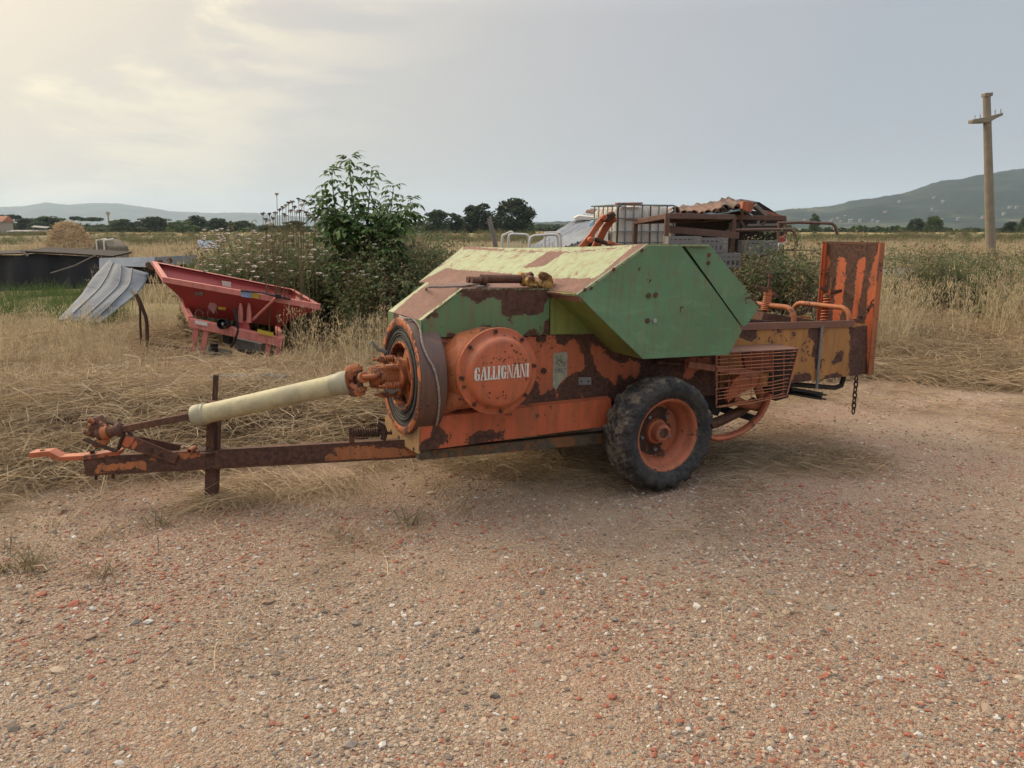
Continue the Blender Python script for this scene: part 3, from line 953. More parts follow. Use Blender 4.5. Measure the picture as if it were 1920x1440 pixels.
panel('front_face', M_['green'], fc, ffr, [(0, 0), (fw_, 0), (fw_, -0.12), (0, -0.12)], [[(0.12, 0.01), (fw_ - 0.10, 0.01), (fw_ - 0.11, -0.2), (0.12, -0.2)]], thick=-0.01, step=0.02, px=False)
MB().prism([f0 + V((0.01, fw_, 0)), f1 + V((0, fw_, 0)), f1 + V((0.6, fw_, 0)), f1 + V((0.6, fw_, -0.3)), f0 + V((0.01, fw_, -0.1))], V((0, 0.008, 0))).build('far_face', M_['green'], fc)
panel('infill_panel', M_['green_olive'], baler, pl(0.335), [(1032, 541), (1125, 548), (1170, 640), (1170, 626), (1032, 628)], (), thick=0.006, step=0.05)

# orange side of the body
isl = [[(812, 634), (1042, 630), (1045, 645), (1057, 652), (1067, 637), (1077, 635), (1087, 647), (1095, 660), (1097, 690), (1085, 697), (1065, 705), (1045, 725), (1030, 732), (1015, 740), (1010, 720), (1002, 715),
        (990, 740), (980, 752), (812, 775)],
       [(1106, 640), (1115, 645), (1137, 657), (1142, 672), (1170, 682), (1180, 672), (1200, 682), (1200, 695), (1192, 710), (1180, 700), (1175, 715), (1160, 700), (1152, 722), (1145, 710), (1127, 705), (1115, 685), (1106, 662)],
       [(1285, 671), (1335, 669), (1332, 685), (1305, 695), (1295, 710), (1280, 710)], [(1044, 735), (1047, 748), (1043, 748)], [(1087, 742), (1094, 737), (1092, 745)]]


def inv_panel(name, mat, parent, plane, outline, islands, **k):
    o_ = panel(name, mat, parent, plane, outline, islands, **k)
    a = o_.data.attributes['rust']
    buf = np.zeros(len(a.data), np.float32)
    a.data.foreach_get('value', buf)
    a.data.foreach_set('value', 20.0 - buf)
    return o_


sp = inv_panel('side_panel', M_['orange'], baler, pl(0.335), [(808, 630), (1350, 622), (1350, 740), (1010, 762), (808, 782)], isl, thick=0.02, step=0.02)
# torn instruction sticker and maker's plate
st = [(q([p], 4, 620, 520)[0]) for p in ((1672, 568), (1775, 560), (1772, 740), (1725, 785), (1690, 845), (1665, 820), (1665, 700))]
stk_ = MB().prism([m(*p, 0.334) for p in st], V((0, -0.0015, 0))).build('sticker', M_['paper'], sp)
dl = MB()
for a_, b_ in (((1690, 590), (1735, 650)), ((1700, 620), (1760, 640)), ((1720, 590), (1745, 665)), ((1690, 640), (1720, 655)), ((1675, 690), (1765, 685)), ((1678, 700), (1740, 697)), ((1678, 712), (1750, 708))):
    dl.beam(m(*q([a_])[0], 0.3315), m(*q([b_])[0], 0.3315), 0.003, 0.0006, NY)
dl.tube([m(*q([(1728 + 30 * math.cos(k), 640 + 28 * math.sin(k))])[0], 0.3315) for k in np.linspace(0, 5.2, 14)], 0.0012, 4)
dl.build('printed_drawing', M_['ink'], stk_)
mp = MB().prism([m(*p, 0.334) for p in q([(260, 430), (352, 428), (352, 484), (260, 486)], 4, 1020, 600)], V((0, -0.003, 0))).build('maker_plate', M_['steel_dull'], sp)
for p in q([(280, 460), (330, 460)], 4, 1020, 600):
    bolt(mp, m(*p, 0.331), NY, 0.006, 'black', 0.003)
for p in q([(1560, 462), (1590, 465), (1595, 700)], 4, 620, 520):
    bolt(sp, m(*p, 0.334), NY, 0.018, 'rust_dark', 0.014)

# lower orange channel, dirty frame and front plate
ch = [[(778, 852), (788, 830), (806, 818), (812, 795), (817, 790), (827, 803), (838, 815), (836, 828), (820, 838), (815, 860)], [(870, 832), (884, 813), (895, 809), (915, 807), (940, 810), (945, 820), (920, 826), (900, 834)]]
lc = panel('lower_channel', M_['orange_bright'], baler, pl(0.295), [(786, 785), (1145, 747), (1152, 797), (786, 846)], ch, thick=0.012, step=0.02)
c0, c1 = m(790, 783, 0.295), m(1145, 747, 0.295)
MB().prism([c0 + V((0, 0.012, 0)), c1 + V((0, 0.012, 0)), c1 + V((0, 0.05, 0.012)), c0 + V((0, 0.05, 0.012))], V((0, 0, -0.006))).build('channel_flange', M_['orange_clean'], lc)
fb0, fb1 = m(786, 846, 0.33), m(1300, 795, 0.33)
MB().prism([fb0, fb1, fb1 + V((0, 0, -0.085)), fb0 + V((0, 0, -0.055))], V((0, 0.06, 0))).build('frame_beam', M_['frame_dirty'], baler, bevel=0.004)
MB().prism([fb0 + V((0, 0.62, 0)), fb1 + V((0, 0.62, 0)), fb1 + V((0, 0.62, -0.085)), fb0 + V((0, 0.62, -0.055))], V((0, 0.06, 0))).build('frame_beam', M_['frame_dirty'], baler, bevel=0.004)
# near-black underbody closing the machine from below and behind
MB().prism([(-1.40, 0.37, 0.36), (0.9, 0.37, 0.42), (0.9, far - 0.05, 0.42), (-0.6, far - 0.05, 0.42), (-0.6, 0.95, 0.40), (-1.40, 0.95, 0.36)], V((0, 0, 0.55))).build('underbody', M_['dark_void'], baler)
fpx = m(784, 850, 0.295).x
fpl = Plane((fpx, 0.295, m(784, 851, .295).z), (0, 1, 0), (0, 0, 1), BM)
ya = fpl.px(722, 817)[0]
print('FRONTPLATE', ya, fpl.px(722, 817), fpl.px(722, 785))
fp = panel('front_plate', M_['beige'], baler, fpl, [(0, 0.0), (ya, fpl.px(722, 817)[1]), (ya, fpl.px(722, 785)[1] + .02), (0.0, 0.27)], (), thick=-0.012, step=0.05, px=False)
for p in ((748, 820), (776, 842), (733, 808)):
    c = fpl.pt(*p)
    MB().lathe(c + V((0.001, 0, 0)), (-1, 0, 0), [(0, 0.011), (0.004, 0.011), (0.004, 0.0)], 10).build('bolt_hole', M_['black'], fp)
# speckled inner wall behind the flywheel
panel('inner_wall', M_['orange_rusty'], baler, pl(0.36), [(790, 632), (905, 628), (905, 775), (790, 790)], (), thick=0.01, step=0.05)

M_['orange_gear'] = painted('oily_orange_paint', (0.43, 0.13, 0.05), wear=0.57, rough=0.5, dirt=0.5)
# gearbox, its round cover with the maker's name
gb = MB()
gc = m(934, 697, 0.12)
ax0 = V((-1.50, 0.52, 0.756))
gb.tube([V((ax0.x + 0.10, 0.44, ax0.z + 0.02)), V((ax0.x + 0.18, 0.40, ax0.z + 0.03)), V((gc.x - 0.12, 0.33, gc.z)), V((gc.x - 0.02, 0.30, gc.z)), V((gc.x + 0.12, 0.30, gc.z))], [0.135, 0.15, 0.205, 0.235, 0.22], 40)
gb.tube([V((ax0.x + 0.12, 0.36, ax0.z - 0.16)), V((gc.x - 0.2, 0.30, gc.z - 0.17)), V((gc.x, 0.27, gc.z - 0.12))], [0.06, 0.075, 0.10], 20)
gb.lathe((gc.x, 0.46, gc.z), (0, -1, 0), [(0, 0.23), (0.24, 0.225), (0.315, 0.238)], 40)
gbo = gb.build('gearbox', M_['orange_gear'], baler, bevel=0.004)
cvr = MB().lathe((gc.x, 0.145, gc.z), (0, -1, 0), [(0, 0.0), (0, 0.247), (0.018, 0.25), (0.024, 0.247), (0.024, 0.212), (0.030, 0.206), (0.066, 0.196), (0.078, 0.186), (0.082, 0.17), (0.086, 0.0)], 64)
me_cover = cvr.build('gearbox_cover', M_['orange_clean'], baler, sharp=50)
att = me_cover.data.attributes.new('rust', 'FLOAT', 'POINT')
cc = np.array([v.co for v in me_cover.data.vertices])
att.data.foreach_set('value', np.where((np.hypot(cc[:, 0] - gc.x, cc[:, 2] - gc.z) < 0.225) & (np.hypot(cc[:, 0] - gc.x, cc[:, 2] - gc.z) > 0.203), 9.988, 9.94).astype(np.float32))
for k in range(8):
    a = k * math.pi / 4 + 0.1
    bolt(me_cover, V((gc.x + 0.23 * math.cos(a), 0.121, gc.z + 0.23 * math.sin(a))), NY, 0.012, 'rust_dark', 0.012)
# rust pits on the cover's face
rp = random.Random(3)
pit = MB()
for k in range(90):
    a, r_ = rp.uniform(0, 6.28), 0.165 * math.sqrt(rp.random())
    px_, pz_ = r_ * math.cos(a), r_ * math.sin(a)
    if -0.04 < pz_ < 0.05:
        continue
    if rp.random() > (0.9 if (pz_ > 0.05 or pz_ < -0.11) else 0.35):
        continue
    rr_ = rp.uniform(0.002, 0.0065)
    npt = 7
    pts_ = [V((gc.x + px_ + rr_ * rp.uniform(.6, 1.3) * math.cos(6.28 * i / npt), 0.0592, gc.z + pz_ + rr_ * rp.uniform(.6, 1.3) * math.sin(6.28 * i / npt))) for i in range(npt)]
    pit.prism(pts_, V((0, -0.0006, 0)))
o_ = pit.build('rust_pits', M_['rust_dark'], me_cover)
o_['kind'] = 'stuff'
# stencilled name: GALLIGNANI
GL = {
    'G': (0.92, [[(0.40, 0.0), (0.22, 0.03), (0.07, 0.16), (0.02, 0.36), (0.02, 0.64), (0.07, 0.84), (0.22, 0.97), (0.40, 1.0)],
                 [(0.46, 1.0), (0.62, 0.96), (0.70, 0.90), (0.80, 1.0), (0.80, 0.64), (0.72, 0.64), (0.62, 0.82), (0.46, 0.90)],
                 [(0.46, 0.0), (0.46, 0.10), (0.56, 0.14), (0.56, 0.40), (0.48, 0.40), (0.48, 0.48), (0.88, 0.48), (0.88, 0.40), (0.82, 0.40), (0.82, 0.08), (0.66, 0.02)]]),
    'A': (0.98, [[(0.0, 0.0), (0.0, 0.08), (0.05, 0.10), (0.34, 1.0), (0.42, 1.0), (0.42, 0.76), (0.30, 0.40), (0.40, 0.40), (0.40, 0.28), (0.26, 0.28), (0.19, 0.10), (0.28, 0.08), (0.28, 0.0)],
                 [(0.47, 1.0), (0.66, 1.0), (0.92, 0.10), (0.97, 0.08), (0.97, 0.0), (0.50, 0.0), (0.50, 0.08), (0.58, 0.10), (0.47, 0.58)]]),
    'L': (0.74, [[(0.0, 0.0), (0.0, 0.08), (0.06, 0.10), (0.06, 0.90), (0.0, 0.92), (0.0, 1.0), (0.36, 1.0), (0.36, 0.0)],
                 [(0.41, 0.0), (0.41, 0.09), (0.58, 0.14), (0.64, 0.36), (0.71, 0.36), (0.71, 0.0)]]),
    'I': (0.48, [[(0.0, 0.0), (0.0, 0.08), (0.06, 0.10), (0.06, 0.90), (0.0, 0.92), (0.0, 1.0), (0.44, 1.0), (0.44, 0.92), (0.38, 0.90), (0.38, 0.10), (0.44, 0.08), (0.44, 0.0)]]),
    'N': (0.98, [[(0.0, 0.0), (0.0, 0.08), (0.09, 0.10), (0.09, 0.90), (0.0, 0.92), (0.0, 1.0), (0.20, 1.0), (0.20, 0.0)],
                 [(0.25, 1.0), (0.36, 1.0), (0.76, 0.24), (0.76, 0.0), (0.66, 0.0), (0.25, 0.76)],
                 [(0.72, 1.0), (0.72, 0.92), (0.81, 0.90), (0.81, 0.0), (0.89, 0.0), (0.89, 0.90), (0.96, 0.92), (0.96, 1.0)]])}
p0, p1 = m(889, 715, 0.058), m(992, 706, 0.058)
word = 'GALLIGNANI'
tw = sum(GL[c][0] for c in word) + 0.03 * 9
lh = 0.076
sx = (p1 - p0).length / tw
ux = (p1 - p0).normalized()
uz = V((0, 0, 1))
lt = MB()
cx_ = 0
for c in word:
    wd, strokes = GL[c]
    for s_ in strokes:
        lt.prism([p0 + ux * ((cx_ + x_) * sx) + uz * (lh * z_) for x_, z_ in s_], V((0, -0.0008, 0)))
    cx_ += wd + 0.03
lt.build('lettering', M_['letter'], me_cover, sharp=20)

# flywheel
M_['orange_worn'] = painted('orange_paint_worn', (0.52, 0.145, 0.05), wear=0.51, rough=0.55)
fc_ = m(750, 705, 0.52)
FX, FZ = fc_.x, fc_.z
fw = empty('flywheel', (0, 0, 0))
fw.parent = baler
fo_ = V((FX, 0.52, FZ))
MB().lathe(fo_, (1, 0, 0), [(0.0, 0.292), (0.0, 0.335), (0.004, 0.341), (0.155, 0.341), (0.160, 0.335), (0.160, 0.292)], 96, closed=True).build('rim', M_['band'], fw, sharp=50)
MB().lathe(fo_, (1, 0, 0), [(-0.002, 0.298), (-0.004, 0.302), (-0.004, 0.334), (0.0005, 0.3405), (0.004, 0.336), (0.0, 0.298)], 96, closed=True).build('rim_edge', M_['orange_worn'], fw, sharp=50)
bl_ = MB()
for k in range(6):
    r0 = 0.205 + 0.0148 * k
    t0 = 0.006 + 0.004 * ((k * 5) % 3)
    bl_.lathe(fo_, (1, 0, 0), [(t0, r0), (t0 - 0.003, r0 + 0.003), (t0 - 0.003, r0 + 0.0105), (t0, r0 + 0.0132), (0.12, r0 + 0.0132), (0.12, r0)], 72, closed=True)
bl_.build('rolled_belt', M_['belt'], fw, sharp=40)
MB().lathe(fo_, (1, 0, 0), [(0.0, 0.190), (-0.004, 0.194), (-0.004, 0.203), (0.002, 0.205), (0.13, 0.205), (0.13, 0.188)], 72, closed=True).build('inner_ring', M_['orange_worn'], fw, sharp=40)
MB().lathe(fo_ + V((0.10, 0, 0)), (1, 0, 0), [(0, 0.06), (0, 0.19), (0.012, 0.19), (0.012, 0.06)], 48, closed=True).build('web', M_['orange_rusty'], fw)
for k in range(5):
    a = k * 2 * math.pi / 5 + 0.5
    d_ = V((0, math.cos(a), math.sin(a)))
    MB().beam(fo_ + V((0.04, 0, 0)) + d_ * 0.05, fo_ + V((0.06, 0, 0)) + d_ * 0.195, 0.07, 0.05, (1, 0, 0)).build('spoke', M_['orange_dull'], fw, bevel=0.006)
MB().lathe(fo_ + V((-0.13, 0, 0)), (1, 0, 0), [(0, 0.0), (0, 0.05), (0.03, 0.055), (0.03, 0.062), (0.1, 0.07), (0.24, 0.075)], 28).build('hub', M_['orange_dull'], fw)

# overload clutch with its springs, in front of the flywheel
cl_ = empty('overload_clutch', (0, 0, 0))
cl_.parent = baler
co_ = V((FX - 0.035, 0.52, FZ))
lob = [V((0, 0.118 * (1 + 0.10 * math.cos(6 * a)) * math.cos(a), 0.118 * (1 + 0.10 * math.cos(6 * a)) * math.sin(a))) for a in np.linspace(0, 2 * math.pi, 48, endpoint=False)]
MB().prism([co_ + p for p in lob], V((0.018, 0, 0))).build('clutch_plate', M_['orange_dull'], cl_, bevel=0.003)
MB().prism([co_ + p * 0.9 + V((0.05, 0, 0)) for p in lob], V((0.016, 0, 0))).build('clutch_plate', M_['orange_dull'], cl_, bevel=0.003)
MB().lathe(co_ + V((-0.11, 0, 0)), (1, 0, 0), [(0, 0.0), (0, 0.04), (0.05, 0.05), (0.055, 0.065), (0.11, 0.068)], 24).build('clutch_hub', M_['orange_dull'], cl_)
for k in range(6):
    a = k * math.pi / 3 + 0.35
    c = co_ + V((0, math.cos(a) * 0.102, math.sin(a) * 0.102))
    MB().helix(c, c + V((-0.085, 0, 0)), 0.0165, 0.0055, 6, 12, 6).tube([c + V((0.01, 0, 0)), c + V((-0.125, 0, 0))], 0.007, 8).lathe(c + V((-0.100, 0, 0)), (1, 0, 0), [(0, 0.0), (0, 0.012), (0.014, 0.014), (0.014, 0)], 6).build('spring', M_['orange_dull'], cl_, sharp=60)
MB().tube([m(692, 640, 0.62) - V((0, 0, .02)), m(697, 640, .62), m(708, 655, 0.62), m(724, 660, 0.62)], [0.006, 0.008, 0.011, 0.013], 8, flat=0.5).build('hook', M_['steel_dull'], cl_)
MB().tube([co_ + V((-0.06, 0.0, -0.07)), co_ + V((-0.03, -0.05, -0.075)), co_ + V((0.0, -0.09, -0.045))], 0.018, 8, flat=0.3).build('clip', M_['steel_dull'], cl_)

# drive shaft from the clutch forward
ds = empty('drive_shaft', (0, 0, 0))
ds.parent = baler
J = co_ + V((-0.17, 0, 0))
dR = D(645, 718, (BM @ J).y + 0.02)
dL = D(372, 779, 4.40)
dd_ = (dL - dR).normalized()
tb = MB().lathe(dR, dd_, [(0, 0.0), (0, 0.060), (0.02, 0.0605), ((dL - dR).length * 0.5, 0.058), ((dL - dR).length, 0.0575), ((dL - dR).length, 0.04)], 28)
gt = tb.build('guard_tube', M_['guard'], ds, sharp=50)
MB().lathe(dL + dd_ * 0.025, -dd_, [(0, 0.035), (0, 0.062), (0.012, 0.066), (0.05, 0.066), (0.062, 0.061), (0.066, 0.064), (0.075, 0.064), (0.08, 0.058)], 28).build('guard_collar', M_['collar'], ds, sharp=40)
MB().lathe(dR - dd_ * 0.03, dd_, [(0, 0.04), (0, 0.064), (0.01, 0.069), (0.05, 0.069), (0.06, 0.064), (0.10, 0.063), (0.11, 0.059)], 28).build('guard_collar', M_['collar'], ds, sharp=40)
iE = D(222, 806, 4.43)
MB().beam(dL - dd_ * 0.2, iE, 0.034, 0.040, (0, 0, 1)).build('inner_shaft', M_['rust'], ds, bevel=0.005)
MB().lathe(iE - dd_ * 0.03, dd_, [(0, 0.0), (0, 0.030), (0.01, 0.043), (0.035, 0.043), (0.045, 0.032), (0.10, 0.030), (0.11, 0.035), (0.16, 0.036), (0.16, 0)], 20).build('yoke_hub', M_['rust'], ds)


def yoke(o, ax, up, L, w_, r_, mat, parent, name='yoke'):
    ax, up = ax.normalized(), (up - ax.normalized() * up.dot(ax.normalized())).normalized()
    b = MB()
    b.lathe(o, ax, [(0, 0), (0, r_ * 0.9), (L * 0.35, r_), (L * 0.4, 0)], 16)
    for s_ in (-1, 1):
        pts_ = [o + ax * (L * 0.25) + up * (s_ * w_ * 0.45), o + ax * (L * 0.5) + up * (s_ * w_ * 0.95), o + ax * (L * 0.8) + up * (s_ * w_), o + ax * (L * 1.12) + up * (s_ * w_ * 0.98)]
        b.tube(pts_, [r_ * 0.62, r_ * 0.6, r_ * 0.62, r_ * 0.55], 10, flat=0.5, ref=up)
        b.lathe(o + ax * L + up * (s_ * w_ * 0.78), up * s_, [(0, r_ * 0.5), (w_ * 0.42, r_ * 0.5), (w_ * 0.45, r_ * 0.42), (w_ * 0.42, r_ * 0.3), (w_ * 0.42, 0)], 14)
    return b.build(name, M_[mat], parent, sharp=50)


axj = (dR - J).normalized()
yl = V((0, 0.25, 1))
yoke(dR - dd_ * 0.0, -dd_, yl, 0.095, 0.060, 0.062, 'orange_dull', ds)
yoke(co_ + V((-0.10, 0, 0)), V((-1, 0, 0)), yl.cross(V((1, 0, 0))), 0.10, 0.060, 0.064, 'orange_dull', ds)
jc = (dR - dd_ * 0.09 + co_ + V((-0.20, 0, 0))) / 2
MB().lathe(jc - yl.normalized() * 0.05, yl, [(0, 0), (0, 0.018), (0.1, 0.018), (0.1, 0)], 12).lathe(jc - yl.cross(V((1, 0, 0))).normalized() * 0.05, yl.cross(V((1, 0, 0))), [(0, 0), (0, 0.018), (0.1, 0.018), (0.1, 0)], 12).build('joint_cross', M_['rust_dark'], ds)
# front end: yoke at the tip of the shaft
yoke(iE + dd_ * 0.06, dd_, V((0, 0.1, 1)), 0.10, 0.055, 0.045, 'orange_dull', ds)

# drawbar, swung out of line with the machine
dbm = MB().beam(D(166, 873, 4.50), D(800, 838, 4.46), 0.10, 0.108, bZ)
dbo = dbm.build('drawbar', M_['rust'], baler, bevel=0.006)
MB().prism([D(*p, 4.44) for p in ((54, 849), (92, 846), (112, 857), (160, 854), (222, 846), (222, 854), (160, 863), (112, 865), (88, 856), (54, 859))], BI.to_3x3() @ V((0, 0.075, 0))).build('hitch_plate', M_['orange'], dbo, bevel=0.004)
for p in ((173, 848), (80, 847)):
    MB().lathe(D(*p, 4.47), bZ, [(-0.01, 0), (-0.01, 0.014), (0.012, 0.014), (0.012, 0)], 6).build('bolt', M_['rust_dark'], dbo)
for p in ((180, 894), (212, 892)):
    MB().lathe(D(*p, 4.47), -bZ, [(-0.02, 0), (-0.02, 0.008), (0.018, 0.008), (0.018, 0)], 8).build('bolt', M_['rust_dark'], dbo)
dpl = Plane(D(166, 873, 4.447), D(800, 838, 4.407) - D(166, 873, 4.447), bZ, BM)
_a, _b = dpl.px(166, 873), dpl.px(800, 838)
inv_panel('drawbar_face', painted('drawbar_paint', (0.42, 0.145, 0.05), wear=0.545, rough=0.65, attr=True, amp=0.045), dbo, dpl, [(_a[0], -0.052), (_b[0], -0.052), (_b[0], 0.052), (_a[0], 0.052)],
          [[dpl.px(*p) for p in s_] for s_ in (q([(240, 850), (270, 740), (310, 700), (420, 720), (540, 700), (700, 690), (730, 665), (800, 670), (870, 710), (850, 770), (740, 740), (640, 760), (580, 790), (520, 770), (420, 775), (360, 790), (350, 850)], 6.4, 140, 760),
                                              q([(1230, 575), (1560, 560), (1575, 610), (1400, 630), (1300, 655), (1240, 645)], 6.4, 140, 760), q([(890, 610), (980, 640), (985, 670), (900, 655)], 6.4, 140, 760),
                                              q([(0, 1285), (200, 1262), (330, 1262), (340, 1285), (620, 1285), (680, 1330), (0, 1385), (-40, 1370), (-30, 1330), (60, 1320)]))], thick=0.003, step=0.015, px=False)
WY = BI.to_3x3() @ V((0, 1, 0))
sup = MB()
sup.prism([D(*p, 4.42) for p in ((231, 815), (254, 820), (336, 853), (327, 870), (286, 856), (228, 838))], WY * 0.008)
sup.prism([D(*p, 4.56) for p in ((246, 818), (270, 820), (339, 835), (335, 849), (300, 845), (246, 832))], WY * 0.008)
spo = sup.build('shaft_bracket', M_['rust'], dbo, bevel=0.002)
MB().prism([D(*p, 4.4185) for p in q([(565, 465), (610, 370), (715, 385), (700, 440), (640, 505), (600, 500)], 6.4, 140, 760)], WY * 0.0015).build('paint_flake', M_['orange_clean'], spo)
MB().prism([D(*p, 4.4185) for p in q([(680, 520), (690, 470), (735, 420), (755, 460), (730, 500), (710, 530)], 6.4, 140, 760)], WY * 0.0015).build('paint_flake', M_['orange_clean'], spo)
for p in ((300, 851), (282, 843)):
    bolt(spo, D(*p, 4.418), -WY, 0.014, 'rust_dark', 0.014)
yk = MB()
yk.tube([D(158, 823, 4.42), D(190, 836, 4.42), D(216, 845, 4.42), D(222, 842, 4.42), D(228, 825, 4.42), D(232, 815, 4.42)], 0.022, 6, flat=0.45, ref=WY)
yk.tube([D(176, 783, 4.52), D(205, 792, 4.53), D(236, 801, 4.54), D(248, 818, 4.56)], 0.022, 6, flat=0.45, ref=WY)
yk.build('swing_link', M_['rust_dark'], dbo, bevel=0.002)
MB().prism([D(*p, 4.43) for p in ((168, 785), (178, 783), (190, 800), (186, 812), (178, 822), (160, 818), (158, 812), (168, 802))], WY * 0.09).build('swing_head', M_['rust'], dbo, bevel=0.012)
for p in ((170, 789), (162, 811)):
    MB().lathe(D(*p, 4.425), D(*p, 4.425) - D(p[0] + 20, p[1] + 8, 4.45), [(-0.02, 0.014), (0.016, 0.014), (0.016, 0.007), (0.008, 0.007), (0.008, 0)], 12).build('pin', M_['orange_dull'], dbo)
MB().lathe(D(359, 844, 4.44), WY, [(-0.03, 0.011), (-0.03, 0.017), (0.05, 0.017), (0.05, 0.011), (-0.03, 0.011)], 14).build('pipe_stub', M_['orange_dull'], dbo)
jk = MB().beam(D(402.5, 752, 4.50), D(397, 937, 4.50), 0.07, 0.062, WY)
jko = jk.build('parking_leg', M_['rust'], dbo, bevel=0.004)
MB().beam(D(405, 703, 4.53), D(402, 765, 4.53), 0.026, 0.02, WY).beam(D(400, 800, 4.45), D(399, 842, 4.45), 0.025, 0.012, WY).build('leg_pin_bar', M_['rust_dark'], jko)
MB().box(D(398, 844, 4.50), (0.15, 0.16, 0.012), (V((1, 0, 0)), V((0, 1, 0)), V((0, 0, 1)))).build('clamp_plate', M_['rust_dark'], jko, bevel=0.003)
MB().lathe(D(397, 843, 4.47), bZ, [(0, 0.02), (0.012, 0.02), (0.014, 0)], 6).build('nut', M_['rust_dark'], jko)
MB().beam(D(396.5, 846, 4.435), D(396, 884, 4.435), 0.02, 0.006, WY).build('strap', M_['rust_dark'], jko)
# latch spring on the drawbar by the front plate
ls = MB().helix(D(662, 811, 4.40), D(712, 811, 4.40), 0.022, 0.006, 11, 12, 6).tube([D(655, 811, 4.40), D(735, 812, 4.40)], 0.010, 8)
lso = ls.build('latch_spring', M_['rust_dark'], baler, sharp=60)
MB().beam(D(659, 801, 4.40), D(660, 832, 4.42), 0.03, 0.012, WY).beam(D(655, 822, 4.41), D(690, 822, 4.41), 0.012, 0.01).build('spring_stop', M_['rust'], lso, bevel=0.002)
MB().tube([D(708, 795, 4.40), D(718, 800, 4.40), D(722, 812, 4.40), D(718, 824, 4.40)], 0.018, 8).build('pivot_lug', M_['rust_dark'], lso)


# wheels
def make_wheel(y0, sgn):
    whl = empty('wheel', (0, 0, 0))
    whl.parent = baler
    c = m(1245, 820, 0.06)
    c = V((c.x, y0, 0.372 - 0.002))
    R0, W = 0.372, 0.265
    prof = [(0.055, 0.232), (0.03, 0.240), (0.012, 0.262), (0.0, 0.300), (0.006, 0.325), (0.028, 0.345), (0.06, 0.357), (0.10, 0.362), (W / 2, 0.363)]
    prof = prof + [(W - a, r_) for a, r_ in prof[::-1][1:]]
    # dense ring with tread lugs
    ts = [0]
    for (a0, r0), (a1, r1) in zip(prof, prof[1:]):
        ts.append(ts[-1] + math.hypot(a1 - a0, r1 - r0))
    ss = np.linspace(0, ts[-1], 64)
    pa = np.interp(ss, ts, [p[0] for p in prof])
    pr = np.interp(ss, ts, [p[1] for p in prof])
    NT = 288
    vs, fs = [], []
    nb = 19
    for i in range(NT):
        th = 2 * math.pi * i / NT
        for a, r_ in zip(pa, pr):
            k = abs(a - W / 2) / (W / 2)
            side = 0 if a < W / 2 else 0.5
            ph = (th / (2 * math.pi) * nb + side + 0.55 * k) % 1.0
            on = 1 if ph < 0.56 else 0
            edge_ = min(abs(ph), abs(ph - 0.56), abs(ph - 1)) / 0.05
            lug = on * min(1, edge_)
            rel = max(0, min(1, (r_ - 0.300) / 0.035)) * (0.55 + 0.45 * min(1, k * 1.4))
            worn = 0.6 + 0.4 * math.sin(th * 3 + a * 20) * math.sin(th * 7)
            rr = r_ - 0.006 * rel + 0.021 * lug * rel * worn + 0.0015 * math.sin(th * 41 + a * 90)
            bul = 0.006 * lug * rel * (1 if a < W / 2 else -1) * (1 if k > 0.75 else 0)
            x_ = rr * math.cos(th)
            z_ = rr * math.sin(th)
            zz_ = c.z + z_
            sq = 0
            if zz_ < 0.006:                        # flattened on the ground
                sq = 0.006 - zz_
                zz_ = 0.006 - 0.1 * sq
            vs.append((c.x + x_, c.y + sgn * (a - bul - (sq * 0.5 if a < W / 2 else -sq * 0.5)), zz_))
    L = len(pa)
    for i in range(NT):
        j = (i + 1) % NT
        for k in range(L - 1):
            fs.append((i * L + k, i * L + k + 1, j * L + k + 1, j * L + k))
    mb = MB()
    mb.add(vs, fs)
    mb.build('tyre', M_['tyre'], whl, sharp=40)
    rim = MB().lathe(c, (0, sgn, 0), [(0.050, 0.231), (0.040, 0.238), (0.034, 0.236), (0.036, 0.224), (0.052, 0.212), (0.085, 0.208), (0.10, 0.198), (0.13, 0.176), (0.165, 0.172), (0.168, 0.0), (0.18, 0.0), (0.18, 0.19), (0.2, 0.236)], 72)
    ro = rim.build('rim', M_['wheel_orange'], whl, sharp=45)
    MB().lathe(c + V((0, sgn * 0.166, 0)), (0, -sgn, 0), [(0, 0.168), (0.002, 0.150), (0.002, 0.0)], 40).build('wheel_disc', M_['rust_dark'], ro)
    MB().lathe(c + V((-0.045 * 0, sgn * 0.168, 0)), (0, -sgn, 0), [(0, 0.085), (0.03, 0.078), (0.035, 0.062), (0.085, 0.058), (0.09, 0.052), (0.092, 0.038), (0.085, 0.036), (0.085, 0)], 32).build('hub', M_['wheel_orange'], ro, sharp=40)
    MB().lathe(c + V((0.004, sgn * 0.0835, 0.004)), (0, -sgn, 0), [(0, 0), (0, 0.036), (0.002, 0.034), (0.002, 0)], 9).build('hub_cap', M_['rust_dark'], ro)
    an_ = np.linspace(-1.15, 1.0, 18)
    jit = [0.012 * math.sin(9 * a) + 0.008 * math.sin(23 * a) for a in an_]
    cr = [c + V((0.163 * math.cos(a), sgn * 0.1638, 0.163 * math.sin(a))) for a in an_] + [c + V(((0.112 + j) * math.cos(a), sgn * 0.1638, (0.112 + j) * math.sin(a))) for a, j in list(zip(an_, jit))[::-1]]
    MB().prism(cr, V((0, -sgn * 0.0016, 0))).build('paint_remnant', M_['wheel_orange'], ro)
    for k in range(5):
        a = k * 2 * math.pi / 5 + 0.9
        bolt(ro, c + V((0.118 * math.cos(a), sgn * 0.163, 0.118 * math.sin(a))), V((0, -sgn, 0)), 0.012, 'steel_dull', 0.02)
    return whl


